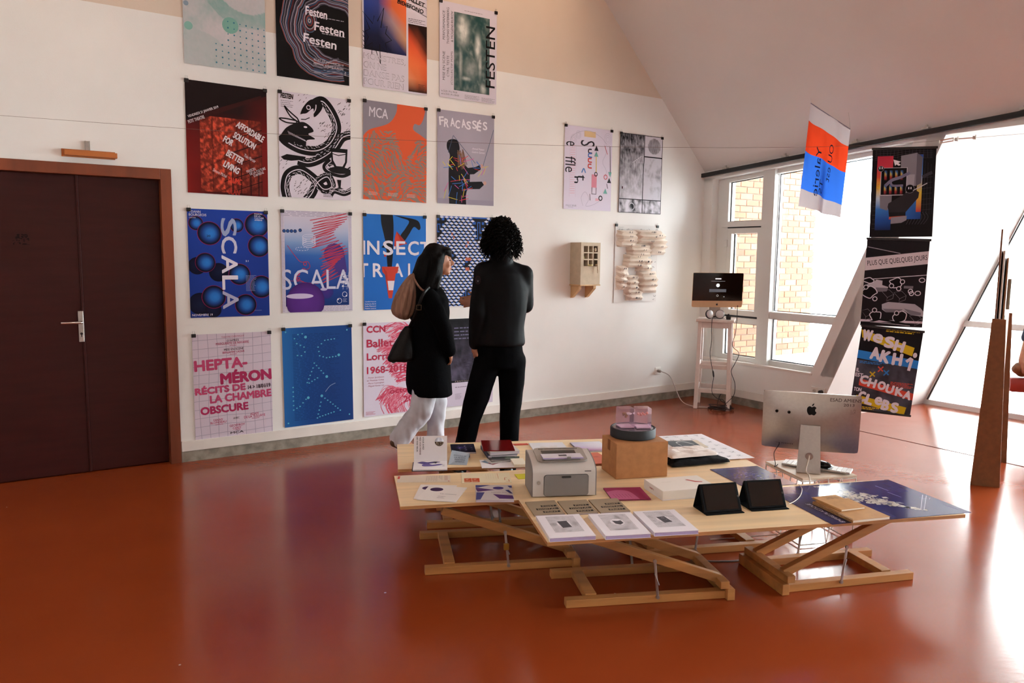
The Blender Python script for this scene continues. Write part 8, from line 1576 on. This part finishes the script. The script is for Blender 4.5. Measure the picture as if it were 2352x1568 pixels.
o = k.build('pouch', m_cl, bag, True); sbd = o.modifiers.new('s', 'SUBSURF'); sbd.levels = 1; sbd.render_levels = 1
k = MB(); k.tube(curve3([K(948, 632, -0.09)-bgM, K(960, 655, -0.19)-bgM, K(975, 668, -0.2)-bgM, K(992, 664, -0.12)-bgM]), 0.008, 6); k.build('strap', m_cl, bag)
lb = K(926, 790, -0.14); lbag = thing('shoulder_bag', 'dark brown leather shoulder bag hanging behind the dark coat', 'bag', Matrix.Translation(lb))
m_lea = mat('dark_brown_leather', '0c0707', 0.5, spec=0.2, bump=0.3, scale=40)
blob_mesh('bag_body', [('l', [(K(919, 830, -0.14), 0.095, 0.06, 0.3), (K(922, 822, -0.14), 0.11, 0.07, 0.3), (K(926, 795, -0.14), 0.085, 0.065, 0.3), (K(934, 765, -0.14), 0.055, 0.05, 0.3), (K(940, 748, -0.14), 0.035, 0.03, 0.3)]), ('c', K(905, 828, -0.14), 0.022, K(920, 780, -0.14), 0.02)], lb, 0.010, 5, [m_lea], lbag, 0.006, 14)
k = MB(); k.tube(curve3([K(938, 755, -0.15)-lb, K(948, 735, -0.2)-lb, K(962, 700, -0.235)-lb, K(974, 672, -0.235)-lb, K(985, 660, -0.17)-lb]), 0.012, 6); k.build('strap', m_lea, lbag)
k = MB(); c = K(962, 706, -0.245)-lb; k.tube([c+Vector((-0.018, 0, -0.018)), c+Vector((0.018, 0, -0.018)), c+Vector((0.018, 0, 0.018)), c+Vector((-0.018, 0, 0.018))], 0.0035, 6, closed=True); k.build('buckle', mat('dull_brass', '6a5a44', 0.4, metal=0.8), lbag)
# ---------------------------------------------------------------- seated visitor, mostly outside the frame
Ys_ = 7.45
def G_(x, y, dy=0.0): return atY(x, y, Ys_+dy)
so_ = G_(2410, 872); so_.z = 0
sit = thing('person', 'seated person in navy clothing cut by the right edge of the photo', 'person', Matrix.Translation(so_)); pel = Vector((so_.x, Ys_+0.05, 0.60)); ch = pel+Z*0.50; hd = pel+Z*0.78
sn = ch+Vector((-0.17, -0.02, -0.07)); en = G_(2362, 775, -0.05); wn_ = G_(2346, 828, -0.12); kn = pel+Vector((0.08, -0.48, -0.02)); an = kn+Vector((0.02, -0.08, -0.48)); kf = pel+Vector((0.30, -0.46, -0.02)); af = kf+Vector((0.05, -0.05, -0.48))
body = [('e', hd, (0.078, 0.095, 0.115)), ('c', hd-Z*0.08, 0.055, ch, 0.06), ('l', [(pel-Z*0.06, 0.15, 0.12, 0), (pel+Z*0.2, 0.13, 0.1, 0), (ch-Z*0.08, 0.17, 0.105, 0), (ch, 0.09, 0.07, 0)]), ('c', pel+Vector((0, 0, 0.0)), 0.09, kn, 0.055), ('c', kn, 0.055, an, 0.036), ('c', pel+Vector((0.12, 0, 0)), 0.09, kf, 0.055), ('c', kf, 0.055, af, 0.036), ('c', sn, 0.05, en, 0.036), ('c', en, 0.036, wn_, 0.027), ('c', ch+Vector((0.17, 0, -0.05)), 0.05, ch+Vector((0.25, -0.05, -0.32)), 0.036), ('c', ch+Vector((0.25, -0.05, -0.32)), 0.036, kf+Vector((0, 0.1, 0.08)), 0.027), ('e', hd+Vector((0, -0.10, -0.01)), (0.016, 0.03, 0.028))]
body += hand(wn_, Vector((-0.1, -0.2, -1)), Vector((1, 0, 0)), 0.16, 0.4, 1)
blob_mesh('body', body, so_, 0.010, 4, [m_skin], sit)
m_navy = mat('navy_cloth', '1a2038', 0.85)
blob_mesh('top', [('l', [(pel-Z*0.02, 0.18, 0.14, 0), (pel+Z*0.2, 0.16, 0.13, 0), (ch-Z*0.09, 0.195, 0.13, 0), (ch+Z*0.01, 0.08, 0.075, 0)]), ('c', sn, 0.075, en, 0.062), ('c', ch+Vector((0.17, 0, -0.05)), 0.07, ch+Vector((0.25, -0.05, -0.30)), 0.058)], so_, 0.012, 6, [m_navy], sit)
blob_mesh('trousers', [('c', pel+Vector((0.0, 0, 0)), 0.11, kn, 0.08), ('c', kn, 0.078, an, 0.055), ('c', pel+Vector((0.12, 0, 0)), 0.11, kf, 0.08), ('c', kf, 0.078, af, 0.055)], so_, 0.012, 5, [m_trou], sit)
blob_mesh('hair', [('e', hd+Vector((0, 0.02, 0.02)), (0.092, 0.10, 0.118))], so_, 0.012, 3, [m_hairc], sit)
for q in (an, af): q = Vector((q.x, q.y, 0.045)); blob_mesh('shoe', [('c', q, 0.042, q+Vector((0, -0.14, -0.008)), 0.034)], so_, 0.011, 3, [m_black], sit)
hb = G_(2340, 860, -0.10); hb.z = 0.512
hbg = thing('handbag', 'slouchy brown leather handbag on the red bench', 'bag', Matrix.Translation(hb))
blob_mesh('bag_body', [('e', hb+Vector((0.06, 0, 0.085)), (0.13, 0.07, 0.075)), ('e', hb+Vector((0.10, 0, 0.145)), (0.09, 0.05, 0.08))], hb, 0.010, 4, [mat('tan_leather', '7a4a26', 0.5, var=0.2, scale=18)], hbg, 0.010, 14)
k = MB(); k.tube(curve3([(0.02, 0.0, 0.10), (0.03, -0.02, 0.2), (0.10, -0.02, 0.24), (0.16, 0, 0.18)]), 0.010, 6); k.build('handle', MATS['tan_leather'], hbg)
